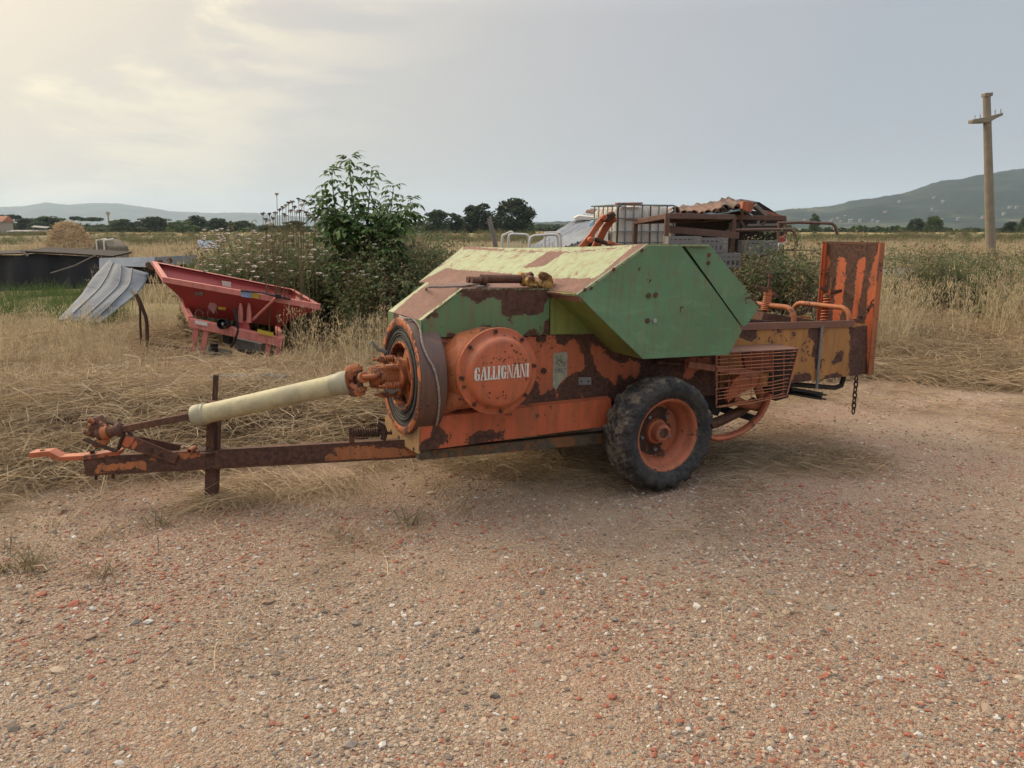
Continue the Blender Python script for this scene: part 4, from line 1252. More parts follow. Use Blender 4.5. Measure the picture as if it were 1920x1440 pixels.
mt, t, b = newmat('worn_tyre_rubber')
co = ocoord(t)
n1 = noise(t, co, 11, 7, 0.65)
n2 = noise(t, co, 60, 5, 0.6)
yv = nd(t, 'ShaderNodeSeparateXYZ', {0: co}).outputs['Y']
tread = mrange(t, yv, 0.0, 0.03)
dust = mth(t, 'MULTIPLY', mrange(t, mth(t, 'ADD', mth(t, 'MULTIPLY', n1, 0.7), mth(t, 'MULTIPLY', n2, 0.3)), 0.40, 0.60), mrange(t, tread, 0, 1, 0.14, 0.85))
bc = mix(t, dust, mix(t, mrange(t, n2, .3, .7), (0.018, 0.018, 0.019), (0.032, 0.031, 0.030)), (0.19, 0.155, 0.115))
bp = nd(t, 'ShaderNodeBump', {'Strength': mrange(t, tread, 0, 1, 0.12, 0.5), 'Distance': 0.006, 'Height': mth(t, 'ADD', n1, mth(t, 'MULTIPLY', n2, 0.4))})
setin(t, b, Base_Color=bc, Roughness=0.78, Normal=bp.outputs[0], Specular_IOR_Level=0.3)
M_['tyre'] = mt
M_['wheel_orange'] = painted('wheel_paint', (0.43, 0.125, 0.06), wear=0.56, rough=0.6, dirt=0.55, halo=0.6)
make_wheel(-0.015, 1)
make_wheel(far - 0.25, 1)
MB().tube([(0.05, 0.2, 0.36), (0.05, far - 0.15, 0.36)], 0.035, 10).build('axle', M_['rust_dark'], baler)

# bale chamber at the rear
cp = [q(x, 4.8, 1280, 560) for x in ([(480, 255), (660, 262), (665, 360), (620, 392), (520, 360), (480, 330)], [(985, 300), (1030, 310), (1000, 370), (975, 340)], [(1130, 262), (1245, 255), (1252, 420), (1205, 540), (1160, 525), (1185, 400), (1130, 350)],
                                     [(1490, 262), (1700, 240), (1700, 720), (1500, 712), (1490, 560), (1515, 420)], [(1335, 565), (1420, 460), (1450, 480), (1440, 560), (1340, 612)],
                                     [(940, 790), (1020, 690), (1110, 655), (1160, 720), (1155, 760)], [(1250, 740), (1290, 690), (1400, 668), (1445, 690), (1445, 735)], [(1190, 540), (1250, 560), (1240, 640), (1190, 640)], [(690, 340), (700, 350), (692, 360)])]
cbp = [(1290, 632), (1385, 615), (1600, 608), (1626, 607), (1626, 701), (1480, 719), (1290, 735)]
cs = panel('chamber_side', M_['yellow'], baler, pl(0.35), cbp, cp, thick=0.012, step=0.02)
zt = m(1600, 608, 0.35).z
zb = m(1626, 701, .35).z
xr = m(1626, 701, .35).x
CW = 0.62
MB().prism([V((0.55, 0.35 + CW, zt)), V((xr, 0.35 + CW, zt)), V((xr, 0.35 + CW, zb)), V((1.2, 0.35 + CW, zb - 0.03)), V((0.55, 0.35 + CW, zb))], V((0, 0.012, 0))).build('chamber_side', M_['yellow'], baler)
MB().prism([V((0.55, 0.38, zb)), V((xr - 0.02, 0.38, zb + 0.01)), V((xr - 0.02, 0.33 + CW, zb + 0.01)), V((0.55, 0.33 + CW, zb))], V((0, 0, 0.012))).build('chamber_floor', M_['rust_dark'], baler)
MB().prism([V((0.6, 0.40, zt - 0.1)), V((1.7, 0.40, zt - 0.1)), V((1.7, 0.32 + CW, zt - 0.1)), V((0.6, 0.32 + CW, zt - 0.1))], V((0, 0, 0.05))).build('chamber_top', M_['rust_dark'], baler)
a_, b_ = m(1386, 613, 0.345), m(1600, 606.5, 0.345)
MB().beam(a_, b_, 0.05, 0.016, (0, 1, 0)).build('top_rail', M_['brown_primer'], cs, bevel=0.002)
MB().beam(m(1380, 604, 0.42), m(1470, 611, 0.42), 0.06, 0.05, bY).build('tension_beam', M_['rust_dark'], baler, bevel=0.003)
MB().beam(m(1422, 595, 0.62), m(1545, 613, 0.52), 0.10, 0.085, (0, 0, 1)).build('tension_beam', M_['rust'], baler, bevel=0.004)
for (bx, by) in ((1488, 607), (1592, 606)):
    n0 = m(bx, by, 0.40)
    wdt, hh = 0.57, 0.115
    pts_ = [n0]
    for k in range(7):
        a = math.pi / 2 * k / 6
        pts_.append(n0 + V((0, 0.09 * (1 - math.cos(a)), hh - 0.09 + 0.09 * math.sin(a))))
    for k in range(7):
        a = math.pi / 2 * (1 - k / 6)
        pts_.append(n0 + V((0, wdt - 0.09 * (1 - math.cos(a)), hh - 0.09 + 0.09 * math.sin(a))))
    pts_.append(n0 + V((0, wdt, 0)))
    ho = MB().tube(pts_, 0.020, 10).build('tension_hoop', M_['orange_dull'], baler, sharp=60)
    MB().box(n0 + V((0, 0.0, -0.004)), (0.14, 0.08, 0.012)).build('foot_plate', M_['orange_dull'], ho, bevel=0.002)
for (b0, t0, r0, hA, hB, hC, Y_) in (((1544, 608), (1552, 558), (1562, 524), (1537, 537), (1557, 549), (1578, 545), 0.66), ((1434, 583), (1440, 553), (1445, 517), (1418, 536), (1439, 544), (1460, 557), 0.68)):
    B0, T0, Rr = m(*b0, Y_), m(*t0, Y_), m(*r0, Y_)
    tsn = MB().helix(B0, T0, 0.026, 0.0075, 9, 14, 8).build('tension_spring', M_['orange'], baler, sharp=70)
    ax_v = (Rr - B0).normalized()
    MB().tube([B0 - ax_v * 0.08, Rr], 0.013, 8).lathe(Rr - ax_v * 0.015, ax_v, [(0, 0), (0, 0.02), (0.03, 0.02), (0.03, 0)], 6).build('rod', M_['rust'], tsn)
    MB().lathe(T0, ax_v, [(0, 0.0), (0, 0.035), (0.02, 0.035), (0.02, 0.02), (0.06, 0.022), (0.06, 0)], 14).build('spring_cap', M_['orange_rusty'], tsn)
    MB().tube([m(*hA, Y_ - 0.02), (m(*hA, Y_) + m(*hB, Y_)) / 2 - V((0, 0, 0.006)), m(*hB, Y_), (m(*hC, Y_) + m(*hB, Y_)) / 2 - V((0, 0, 0.002)), m(*hC, Y_)], [0.012, 0.018, 0.02, 0.018, 0.013], 8, flat=0.45, ref=(0, 0, 1)).build('handle', M_['rust'], tsn, sharp=60)

# folded bale chute
n0, n1_ = m(1634, 702, 0.33), m(1656, 457, 0.33)
cpl = Plane(n0, (0, 1, 0), n1_ - n0, BM)
LC = (n1_ - n0).length
fb_ = cpl.px(1550, 459)
print('CHUTE', LC, fb_, cpl.px(1528, 575))
stripes = [[(1574, 482), (1587, 487), (1587, 507), (1580, 572), (1572, 640), (1556, 640), (1565, 577), (1570, 512)], [(1610, 490), (1625, 482), (1622, 512), (1610, 582), (1598, 650), (1584, 650), (1600, 587), (1605, 525)],
           [(1648, 467), (1655, 460), (1650, 525), (1640, 597), (1632, 690), (1615, 690), (1625, 600), (1632, 515)], [(1550, 462), (1556, 490), (1548, 550), (1540, 580), (1530, 640), (1520, 640), (1533, 580), (1546, 500)]]
cpan = inv_panel('chute', M_['orange_bright'], baler, cpl, [(0, 0.0), (0, LC), (fb_[0], LC), (fb_[0] * 0.97, 0.0)], [[cpl.px(*p) for p in s_] for s_ in stripes], thick=0.008, step=0.025, px=False)
un, vn, nn = cpl.u, cpl.v, cpl.n
for a_, nm in ((0.0, 'chute_flange'), (fb_[0], 'chute_flange')):
    e0, e1 = cpl.at(a_, 0.0), cpl.at(a_, LC + 0.01)
    sgn = -1 if a_ == 0 else 1
    MB().prism([e0 - nn * 0.050, e1 - nn * 0.045, e1 + nn * 0.010, e0 + nn * 0.010], un * (0.01 * sgn)).build(nm, M_['orange_clean'] if sgn > 0 else M_['orange_dull'], cpan, bevel=0.002)
    MB().prism([cpl.at(a_, 0.0, -0.03), cpl.at(a_, LC, -0.03), cpl.at(a_ + 0.018 * -sgn, LC, -0.03), cpl.at(a_ + 0.018 * -sgn, 0.0, -0.03)], nn * 0.02).build('edge_strip', M_['orange_bright'], cpan)
MB().beam(cpl.at(0, LC), cpl.at(fb_[0], LC), 0.02, 0.02).build('top_edge', M_['rust'], cpan)


def chain(name, pts, pitch, r_, wire, parent, mat='rust_dark'):
    root = empty(name, (0, 0, 0))
    root.parent = parent
    L = [0]
    for a, b in zip(pts, pts[1:]):
        L.append(L[-1] + (b - a).length)
    n = max(2, int(L[-1] / pitch))
    base = MB()
    ring = [V((math.cos(k) * r_ * 0.62, math.sin(k) * r_ * 1.15, 0)) for k in np.linspace(0, 2 * math.pi, 13)]
    base.tube(ring, wire, 5, cap=False)
    first = None
    for i in range(n):
        s_ = (i + 0.5) / n * L[-1]
        j = max(k for k in range(len(L) - 1) if L[k] <= s_ + 1e-9)
        f = (s_ - L[j]) / (L[j + 1] - L[j])
        c = pts[j].lerp(pts[j + 1], f)
        t_ = (pts[j + 1] - pts[j]).normalized()
        u, v = ortho(t_)
        if i % 2:
            u, v = v, u
        M4 = Matrix((u, t_, u.cross(t_))).transposed().to_4x4()
        M4.translation = c
        if first is None:
            first = base.build('link', M_[mat], root)
            first.matrix_local = M4
        else:
            rep(first, root, M4)
    return root


chain('chute_chain', [cpl.pt(1645, 562, -0.02), m(1628, 580, 0.36), m(1610, 598, 0.36), m(1590, 606, 0.37)], 0.042, 0.026, 0.0065, baler)
chain('chute_chain', [m(1533, 555, 0.92), m(1524, 570, 0.92), m(1513, 582, 0.9), m(1500, 588, 0.88)], 0.042, 0.024, 0.006, baler)
hp = m(1606, 706, 0.36)
hd = (BI.to_3x3() @ V((0, 0, -1)))
chain('hanging_chain', [hp, hp + hd * 0.30], 0.040, 0.025, 0.006, baler)
MB().tube([m(1541, 612, 0.335), m(1531, 728, 0.335)], 0.011, 8).build('tie_rod', M_['steel_dull'], baler)
MB().beam(m(1478, 728, 0.36), m(1541, 739, 0.30), 0.10, 0.012, bZ).beam(m(1478, 737, 0.36), m(1541, 747, 0.30), 0.10, 0.010, bZ).beam(m(1478, 732, 0.40), m(1541, 743, 0.345), 0.01, 0.06, bZ).build('rear_bracket', M_['black'], baler)
MB().tube([m(1478, 720, 0.42), m(1540, 725, 0.42), m(1565, 727, 0.42), m(1577, 723, 0.42), m(1581, 711, 0.42), m(1582, 700, 0.42)], 0.020, 8).build('rear_pipe', M_['black'], baler)

M_['wire'] = painted('orange_wire', (0.40, 0.135, 0.06), wear=0.56, rough=0.7)
# wire guard over the knotters
gd = MB()
gx0, gx1 = m(1342, 660, 0.13), m(1497, 655, 0.13)
MB().prism([V((gx0.x - 0.05, 0.13, gx1.z)), V((gx1.x, 0.13, gx1.z)), V((gx1.x + 0.02, 0.345, gx1.z + 0.005)), V((gx0.x - 0.05, 0.345, gx1.z + 0.005))], V((0, 0, 0.006))).build('guard_lid', M_['brown_primer'], baler)
rg = random.Random(2)
ly = [667, 675, 681, 688, 694, 703, 717, 730, 736, 743, 749, 763]
ry = [659, 666, 672, 680, 685, 693, 702, 710, 717, 724, 730, 738]
for a, c in zip(ly, ry):
    k = (a - 667) / 96
    xr_ = 1495 - 22 * k
    gd.tube([m(1342, a, 0.13), m(1395, a + (c - a) * 0.38 + rg.uniform(-1.5, 1), 0.128), m(1445, a + (c - a) * 0.7 + rg.uniform(-1.5, 1), 0.13), m(xr_ - 6, c, 0.13), m(xr_ - 2, c, 0.16), m(xr_ - 8, c - 2, 0.34)], 0.0037, 5)
for x_ in (1345, 1367, 1388, 1409, 1430, 1450, 1470):
    gd.tube([m(x_, 657, 0.137), m(x_ - 1, 757 - (x_ - 1342) * 0.10, 0.137)], 0.0037, 5)
gd.tube([m(1342, 655, 0.13), m(1342, 764, 0.13), m(1400, 757, 0.13), m(1475, 742, 0.13), m(1497, 655, 0.13)], 0.006, 5)
gd.build('wire_guard', M_['wire'], baler, sharp=70)
# knotter parts and needle arms seen through the guard
MB().prism([m(*p, 0.33) for p in ((1388, 650), (1452, 650), (1450, 700), (1400, 695))], V((0, 0.02, 0))).build('knotter_plate', painted('red_primer', (0.22, 0.045, 0.02), wear=0.55), baler)
MB().prism([m(*p, 0.24) for p in ((1362, 742), (1378, 710), (1400, 696), (1425, 700), (1418, 725), (1385, 740), (1365, 755))], V((0, 0.03, 0))).build('needle_bracket', M_['orange'], baler, bevel=0.003)
MB().beam(m(1290, 683, 0.27), m(1422, 702, 0.24), 0.012, 0.045, bZ).build('trip_arm', painted('faded_arm', (0.42, 0.17, 0.10), wear=0.62, dirt=0.5), baler, bevel=0.002)
MB().tube([m(1425, 705, 0.28), m(1418, 722, 0.28), m(1426, 740, 0.28), m(1428, 755, 0.28), m(1418, 763, 0.28), m(1395, 758, 0.28), m(1372, 748, 0.28)], 0.033, 10).build('twine_pipe', M_['orange_dull'], baler, sharp=60)
MB().prism([m(*p, 0.345) for p in ((1450, 655), (1496, 655), (1478, 745), (1455, 752), (1440, 720))], V((0, 0.1, 0))).build('knotter_frame', M_['dark_void'], baler)
arc = [m(1442, 738, 0.22), m(1437, 755, 0.22), m(1425, 778, 0.22), m(1407, 797, 0.22), m(1388, 810, 0.22), m(1365, 819, 0.22), m(1340, 822, 0.22), m(1310, 815, 0.22)]
MB().tube(arc, [0.028, 0.03, 0.032, 0.034, 0.036, 0.038, 0.038, 0.03], 10, flat=0.55, ref=(0, 1, 0)).build('needle_arm', M_['orange_clean'], baler, sharp=60)
MB().tube([m(1330, 797, 0.36), m(1360, 785, 0.36), m(1390, 770, 0.36), m(1415, 752, 0.36)], 0.036, 10).build('needle_arm', painted('brown_arm', (0.13, 0.06, 0.03), wear=0.55), baler, sharp=60)
MB().beam(m(1345, 764, 0.7), m(1415, 785, 0.5), 0.03, 0.05, bZ).build('cross_bar', M_['black'], baler)
MB().beam(m(1300, 735, 0.4), m(1348, 765, 0.4), 0.05, 0.12, bZ).build('frame_strut', M_['black'], baler)
MB().tube([m(1228, 679, 0.30), m(1275, 683, 0.28)], 0.018, 8).build('grease_pipe', M_['rust_dark'], baler)

# ------------------------------------------------------------------ things lying on the baler
sps = empty('spare_drive_shaft', BM @ m(960, 524, 0.42))
sps.rotation_euler = baler.rotation_euler
SI = sps.matrix_basis.inverted() @ BM


def sx_(x, y, Y):
    return SI @ m(x, y, Y)


MB().tube([sx_(903, 523, 0.42), sx_(978, 523, 0.42)], 0.026, 14).build('tube', M_['rust'], sps, sharp=60)
e0 = sx_(905, 525, 0.42)
MB().lathe(e0, V((-1, 0, 0)), [(-0.02, 0), (-0.02, 0.032), (0.01, 0.034), (0.01, 0)], 14).tube([e0, e0 + V((-0.05, -0.03, 0)), e0 + V((-0.085, -0.03, 0))], 0.02, 8).tube([e0, e0 + V((-0.05, 0.03, 0)), e0 + V((-0.085, 0.03, 0))], 0.02, 8).build('yoke', M_['rust'], sps, sharp=60)
j0 = sx_(980, 524, 0.41)
yoke(j0 - V((0.01, 0, 0)), V((1, -0.1, 0)), V((0, 1, 0.6)), 0.075, 0.045, 0.042, 'yellow_joint', sps)
MB().lathe(j0 + V((0.02, -0.0, -0.0)), V((0.1, -1, -0.2)), [(-0.06, 0), (-0.06, 0.034), (0.06, 0.034), (0.065, 0.02), (0.06, 0.018), (0.06, 0)], 16).build('bearing_cup', M_['yellow_joint'], sps)
yoke(j0 + V((0.165, -0.05, -0.045)), V((-1, 0.15, 0.35)), V((0, 0.6, -1)), 0.09, 0.055, 0.045, 'yellow_joint', sps)
MB().lathe(j0 + V((0.10, -0.03, -0.015)), V((0.9, -0.3, -0.42)), [(0, 0.0), (0, 0.045), (0.05, 0.05), (0.06, 0.036), (0.13, 0.036), (0.13, 0.022), (0.06, 0.022), (0.06, 0)], 18).build('splined_end', M_['yellow_joint'], sps, sharp=40)
tag(sps, 'spare rusty drive shaft with yellow joints lying on the green hood', 'drive shaft')


def on_cyl(x, y, r_):                 # front point of the flywheel's band under a photo pixel (baler frame)
    c = BI @ CO
    d = BI.to_3x3() @ ray(x, y)
    py, pz = c.y - 0.52, c.z - FZ
    A_, B_, C_ = d.y ** 2 + d.z ** 2, 2 * (py * d.y + pz * d.z), py * py + pz * pz - r_ * r_
    disc = B_ * B_ - 4 * A_ * C_
    if disc < 0:
        s_ = -B_ / (2 * A_)
    else:
        s_ = (-B_ - math.sqrt(disc)) / (2 * A_)
    qv = c + d * s_
    k = r_ / math.hypot(qv.y - 0.52, qv.z - FZ)
    return V((min(max(qv.x, FX + 0.01), FX + 0.15), 0.52 + (qv.y - 0.52) * k, FZ + (qv.z - FZ) * k))


rp_ = []
ftz = Plane(f1 + V((0, 0, 0.008)), (0, 1, 0), (1, 0, 0), BM)
for p in ((893, 538), (908, 536), (915, 532), (911, 529), (898, 531), (875, 536), (850, 537), (825, 538), (803, 538)):
    rp_.append(ftz.pt(*p, 0))
for p in ((796, 541), (788, 550), (775, 560), (763, 570), (754, 580), (748, 590)):
    rp_.append(fsl.pt(*p, 0.009))
for k, p in enumerate(((757, 597), (775, 600), (787, 614), (790, 635), (794, 652), (803, 672), (814, 692), (821, 720), (824, 755), (821, 785), (818, 797))):
    rp_.append(on_cyl(*p, 0.349))
rp_ = [BM @ p for p in rp_]


def smooth(pts, n=5):
    out = []
    for i in range(len(pts) - 1):
        p0_, p1_, p2_, p3_ = pts[max(i - 1, 0)], pts[i], pts[i + 1], pts[min(i + 2, len(pts) - 1)]
        for k in range(n):
            t_ = k / n
            out.append(0.5 * ((2 * p1_) + (p2_ - p0_) * t_ + (2 * p0_ - 5 * p1_ + 4 * p2_ - p3_) * t_ ** 2 + (3 * p1_ - p0_ - 3 * p2_ + p3_) * t_ ** 3))
    return out + [pts[-1]]


o = MB().tube(smooth(rp_), 0.0068, 7).build('rope', M_['rope'], sharp=80)
tag(o, 'thin braided rope draped over the flywheel and the green front cover', 'rope')
# ------------------------------------------------------------------ fertiliser spreader
spo_ = G(445, 668)
spr = empty('fertiliser_spreader', (spo_.x, 10.0, gz1(spo_.x, 10.0)))
SB = spr.location.copy()


def s(x, y, d):
    return P(x, y, d) - SB


n_ = 9.6
rings = [[(306, 520, n_), (600, 571, n_), (552, 543, 10.7), (286, 490, 10.7)],
         [(306, 529, n_), (600, 581, n_), (553, 551, 10.7), (287, 498, 10.7)],
         [(343, 562, 9.78), (549, 597, 9.78), (525, 580, 10.5), (330, 545, 10.5)],
         [(352, 590, 9.86), (528, 613, 9.86), (505, 600, 10.4), (345, 578, 10.4)]]
vs, fs = [], []
for r_ in rings:
    vs += [s(*p) for p in r_]
for i in range(3):
    for k in range(4):
        a, b_ = i * 4 + k, i * 4 + (k + 1) % 4
        fs.append((a, b_, b_ + 4, a + 4))
hop = MB()
hop.add(vs, fs)
ho = hop.build('hopper', M_['red'], spr, sharp=20)
so = ho.modifiers.new('solid', 'SOLIDIFY')
so.thickness = 0.012
so.offset = -1
for i in range(4):
    a0, b0 = s(*rings[0][i]), s(*rings[0][(i + 1) % 4])
    a1, b1 = s(*rings[1][i]), s(*rings[1][(i + 1) % 4])
    cen = sum((s(*p) for p in rings[0]), V()) / 4
    out = (((a0 + b0) / 2) - cen)
    out = (out - (b0 - a0).normalized() * out.dot((b0 - a0).normalized())).normalized()
    MB().prism([a0 + V((0, 0, .004)) + out * .004, b0 + V((0, 0, .004)) + out * .004, b0 - out * 0.055 + (cen - b0).normalized() * 0.0 + V((0, 0, .002)), a0 - out * 0.055 + V((0, 0, .002))], (a1 - a0) * 0.10).build('rim_rail', M_['red_faded'], spr, bevel=0.003)
    MB().prism([a0 + out * 0.003, b0 + out * 0.003, b1 + out * 0.003, a1 + out * 0.003], out * 0.005).build('rim_side', M_['red_faded'], spr)


def decal(name, pts, d, mat, parent, off=0.02):
    MB().prism([s(x_, y_, d - off) for x_, y_ in pts], (0, 0.002, 0)).build(name, mat, parent)


blue_p = plain('blue_print', (0.10, 0.20, 0.46), 0.5, 0.3, 40, 0.0, col2=(0.35, 0.42, 0.5))
yel_p = plain('yellow_print', (0.55, 0.38, 0.04), 0.5, 0.3, 60, 0.0, col2=(0.35, 0.24, 0.03))
pink_p = plain('bleached_mark', (0.42, 0.21, 0.19), 0.6, 0.15, 10, 0.0)


def on_near(x, y):                    # depth of the sloping near wall under a photo pixel
    a, b_, c = P(*rings[1][0]), P(*rings[1][1]), P(*rings[3][0])
    nn_ = (b_ - a).cross(c - a)
    r = ray(x, y)
    return (r * ((a - CO).dot(nn_) / r.dot(nn_))).y


def sticker(name, pts, mat, i=1):
    a, b_, c = P(*rings[i][0]), P(*rings[i][1]), P(*rings[i + 1][0])
    nn_ = (b_ - a).cross(c - a).normalized()
    if nn_.y > 0:
        nn_ = -nn_
    out = []
    for x, y in pts:
        r = ray(x, y)
        out.append(CO + r * ((a - CO).dot(nn_) / r.dot(nn_)) + nn_ * 0.012 - SB)
    MB().prism(out, -nn_ * 0.003).build(name, mat, ho)


sticker('sticker', [(366, 546), (380, 547), (381, 553), (367, 552)], M_['steel_dull'])
sticker('diamond_mark', [(397, 561), (408, 573), (402, 588), (390, 575)], pink_p, 2)
sticker('warning_label', [(410, 574), (425, 576), (423, 581), (409, 579)], yel_p, 2)
decal('blue_label', [(452, 546), (472, 549), (471, 559), (452, 556)], n_, blue_p, ho, 0.015)
decal('warning_label', [(473, 549), (487, 552), (485, 560), (472, 558)], n_, yel_p, ho, 0.015)
decal('white_label', [(416, 526), (433, 529), (433, 539), (417, 536)], 10.45, M_['letter'], ho, 0.0)
fr = MB().beam(s(357, 604, 9.62), s(531, 642, 9.62), 0.10, 0.115, (0, 0, 1))
fro = fr.build('frame_beam', M_['red_faded'], spr, bevel=0.006)
MB().beam(s(358, 600, 9.62), s(344, 572, 10.0), 0.06, 0.10, (0, 0, 1)).build('side_arm', M_['red_faded'], spr, bevel=0.004)
MB().beam(s(528, 640, 9.62), s(520, 615, 10.1), 0.06, 0.10, (0, 0, 1)).build('side_arm', M_['red_faded'], spr, bevel=0.004)
for tp, bt in (((368, 611), (362, 655)), ((388, 613), (379, 658)), ((504, 635), (501, 668)), ((525, 640), (517, 664))):
    MB().prism([s(tp[0] - 6, tp[1], 9.60), s(tp[0] + 6, tp[1] + 1, 9.60), s(bt[0] + 3, bt[1] + 6, 9.60), s(bt[0] - 4, bt[1] + 6, 9.60)], (0, 0.02, 0)).build('leg', M_['red_faded'], spr, bevel=0.003)
for px in (450, 466):
    MB().prism([s(px - 4, 605, 9.66), s(px + 5, 606, 9.66), s(px + 5, 585, 9.66), s(px + 3, 570, 9.66), s(px - 1, 568, 9.66), s(px - 3, 582, 9.66)], (0, 0.025, 0)).build('hitch_plate', M_['red_faded'], spr, bevel=0.003)
MB().prism([s(440, 630, 9.64), s(470, 637, 9.64), s(466, 603, 9.68), s(447, 600, 9.68)], (0, 0.03, 0)).build('hitch_tower', M_['red'], spr)
cp_ = s(423, 607, 9.56)
MB().lathe(cp_, (0.1, 1, -0.1), [(-0.10, 0.060), (-0.10, 0.068), (0.04, 0.055), (0.04, 0.03), (-0.06, 0.022), (-0.06, 0)], 20).build('shaft_cup', M_['black'], spr)
MB().lathe(cp_ + V((0, 0.02, 0)), (0.1, 1, -0.1), [(-0.10, 0.0), (-0.10, 0.018), (-0.02, 0.02), (0.1, 0.03)], 10).build('shaft_end', M_['steel_dull'], spr)
MB().prism([s(418, 618, 9.7), s(432, 621, 9.7), s(430, 645, 9.7), s(418, 642, 9.7)], (0, 0.12, 0)).build('gear_case', M_['black'], spr)
MB().prism([s(440, 634, 9.85), s(490, 645, 9.85), s(490, 660, 9.85), s(440, 654, 9.85)], (0, 0.2, 0)).build('spreader_box', M_['steel_dull'], spr)
for px in (400, 480):
    c = s(px, 660, 10.05)
    MB().lathe(c, (0.15, 0, 1), [(-0.04, 0), (-0.04, 0.05), (0, 0.24), (0.015, 0.24), (0.02, 0.06), (0.12, 0.05), (0.12, 0)], 24).build('spinner_disc', M_['black'], spr)
MB().tube([s(441, 577, 9.62), s(444, 600, 9.6), s(447, 620, 9.58), s(440, 640, 9.58), s(432, 652, 9.6)], 0.018, 6).build('hose', M_['black'], spr)
MB().tube([s(452, 545, 9.57), s(490, 549, 9.54), s(520, 556, 9.55), s(545, 561, 9.6)], 0.012, 6).build('control_lever', M_['black'], spr)
MB().tube([s(520, 556, 9.55), s(500, 575, 9.62), s(474, 600, 9.7)], 0.018, 8).build('adjuster', M_['red_faded'], spr)
MB().lathe(s(521, 556, 9.53), (0, 1, 0), [(-0.02, 0), (-0.02, 0.03), (0.04, 0.03), (0.04, 0)], 10).build('knob', M_['black'], spr)
MB().prism([s(366, 600, 9.555), s(389, 605, 9.555), s(389, 612, 9.555), s(366, 607, 9.555)], (0, 0.002, 0)).build('plate_label', M_['letter'], fro)
MB().prism([s(482, 614, 9.54) + V((0, 0.01, -0.02)), s(512, 621, 9.54) + V((0, 0.01, -0.02)), s(512, 629, 9.54) + V((0, 0.01, -0.02)), s(482, 622, 9.54) + V((0, 0.01, -0.02))], (0, 0.002, 0)).build('warning_label', yel_p, fro)
for c in ((s(373, 590, 9.6), 0.05), (s(398, 588, 9.62), 0.06)):
    MB().tube([c[0] + V((math.cos(k) * c[1], 0.01 * math.sin(3 * k), math.sin(k) * c[1] * 1.2)) for k in np.linspace(0, 5.5, 16)], 0.0022, 5).build('wire_loop', M_['steel_dull'], spr)
tag(spr, 'tilted red hopper fertiliser spreader standing in the dry grass', 'fertiliser spreader')


def thing_at(name, c, rz=0.0):
    return empty(name, c, (0, 0, rz))


def loc(o):
    i = Matrix.Translation(-o.location)
    return lambda x, y, d: P(x, y, d) - o.location


# bent dark pipes and rusty bar left of the spreader
o = thing_at('bent_pipe', P(275, 660, 9.7))
f = loc(o)
MB().tube(smooth([f(249, 545, 9.7), f(258, 556, 9.7), f(268, 580, 9.7), f(275, 605, 9.7), f(276, 660, 9.7)]), 0.022, 8).build('pipe', M_['rust_dark'], o, sharp=60)
MB().tube(smooth([f(252, 548, 9.72), f(262, 575, 9.72), f(263, 610, 9.72), f(266, 655, 9.72)]), 0.014, 8).build('pipe', M_['rust_dark'], o, sharp=60)
MB().lathe(f(249, 545, 9.7), f(258, 556, 9.7) - f(249, 545, 9.7), [(-0.01, 0), (-0.01, 0.027), (0.06, 0.027), (0.06, 0)], 10).build('pipe_end', M_['collar'], o)
MB().beam(f(270, 657, 9.8), f(372, 672, 9.7), 0.10, 0.10, (0, 0, 1)).beam(f(275, 645, 10.2), f(360, 656, 10.1), 0.06, 0.06, (0, 0, 1)).build('base_bar', M_['rust_dark'], o, bevel=0.004)
tag(o, 'bent dark pipe curving up beside the left end of the red spreader', 'pipe')

# grey broken gutter and rusty tine bar in the straw
gp_ = G(430, 716, 0.25)
o = thing_at('broken_gutter', gp_)
M_['grey_sheet'] = plain('weathered_grey', (0.30, 0.31, 0.31), 0.7, 0.3, 6, 0.25, col2=(0.22, 0.23, 0.235))
for a, b_ in (((330, 721), (398, 711)), ((400, 708), (470, 705)), ((470, 706), (538, 706))):
    A_, B_ = G(*a, 0.30) - gp_, G(*b_, 0.30) - gp_
    MB().beam(A_, B_, 0.16, 0.02, (0, 0.4, 1)).beam(A_ + V((0, -0.09, -0.035)), B_ + V((0, -0.09, -0.05)), 0.015, 0.14, (0, 0, 1)).build('gutter_piece', M_['grey_sheet'], o)
tag(o, 'broken grey gutter lying in the straw behind the drive shaft', 'gutter')
gp_ = G(180, 714, 0.33)
o = thing_at('tine_bar', gp_)
tb_ = MB()
pts_ = smooth([G(122, 722, 0.34) - gp_, G(150, 714, 0.38) - gp_, G(185, 708, 0.39) - gp_, G(228, 712, 0.34) - gp_])
tb_.tube(pts_, 0.016, 6)
rt = random.Random(4)
tb_.tube([pts_[0] + V((0.3, 0.05, -0.02)), pts_[9] + V((0.05, 0.1, -.04)), pts_[-1] + V((-0.05, -0.05, -.05))], 0.014, 6)
o2 = tb_.build('bar', M_['rust_dark'], o)
for p in pts_[1:]:
    MB().tube([p, p + V((rt.uniform(-.03, .03), rt.uniform(-.08, -.02), rt.uniform(-.10, -.05)))], [0.010, 0.004], 5).build('tine', M_['rust_dark'], o)
tag(o, 'dark rusty bar with short tines half buried in the straw on the left', 'harrow bar')

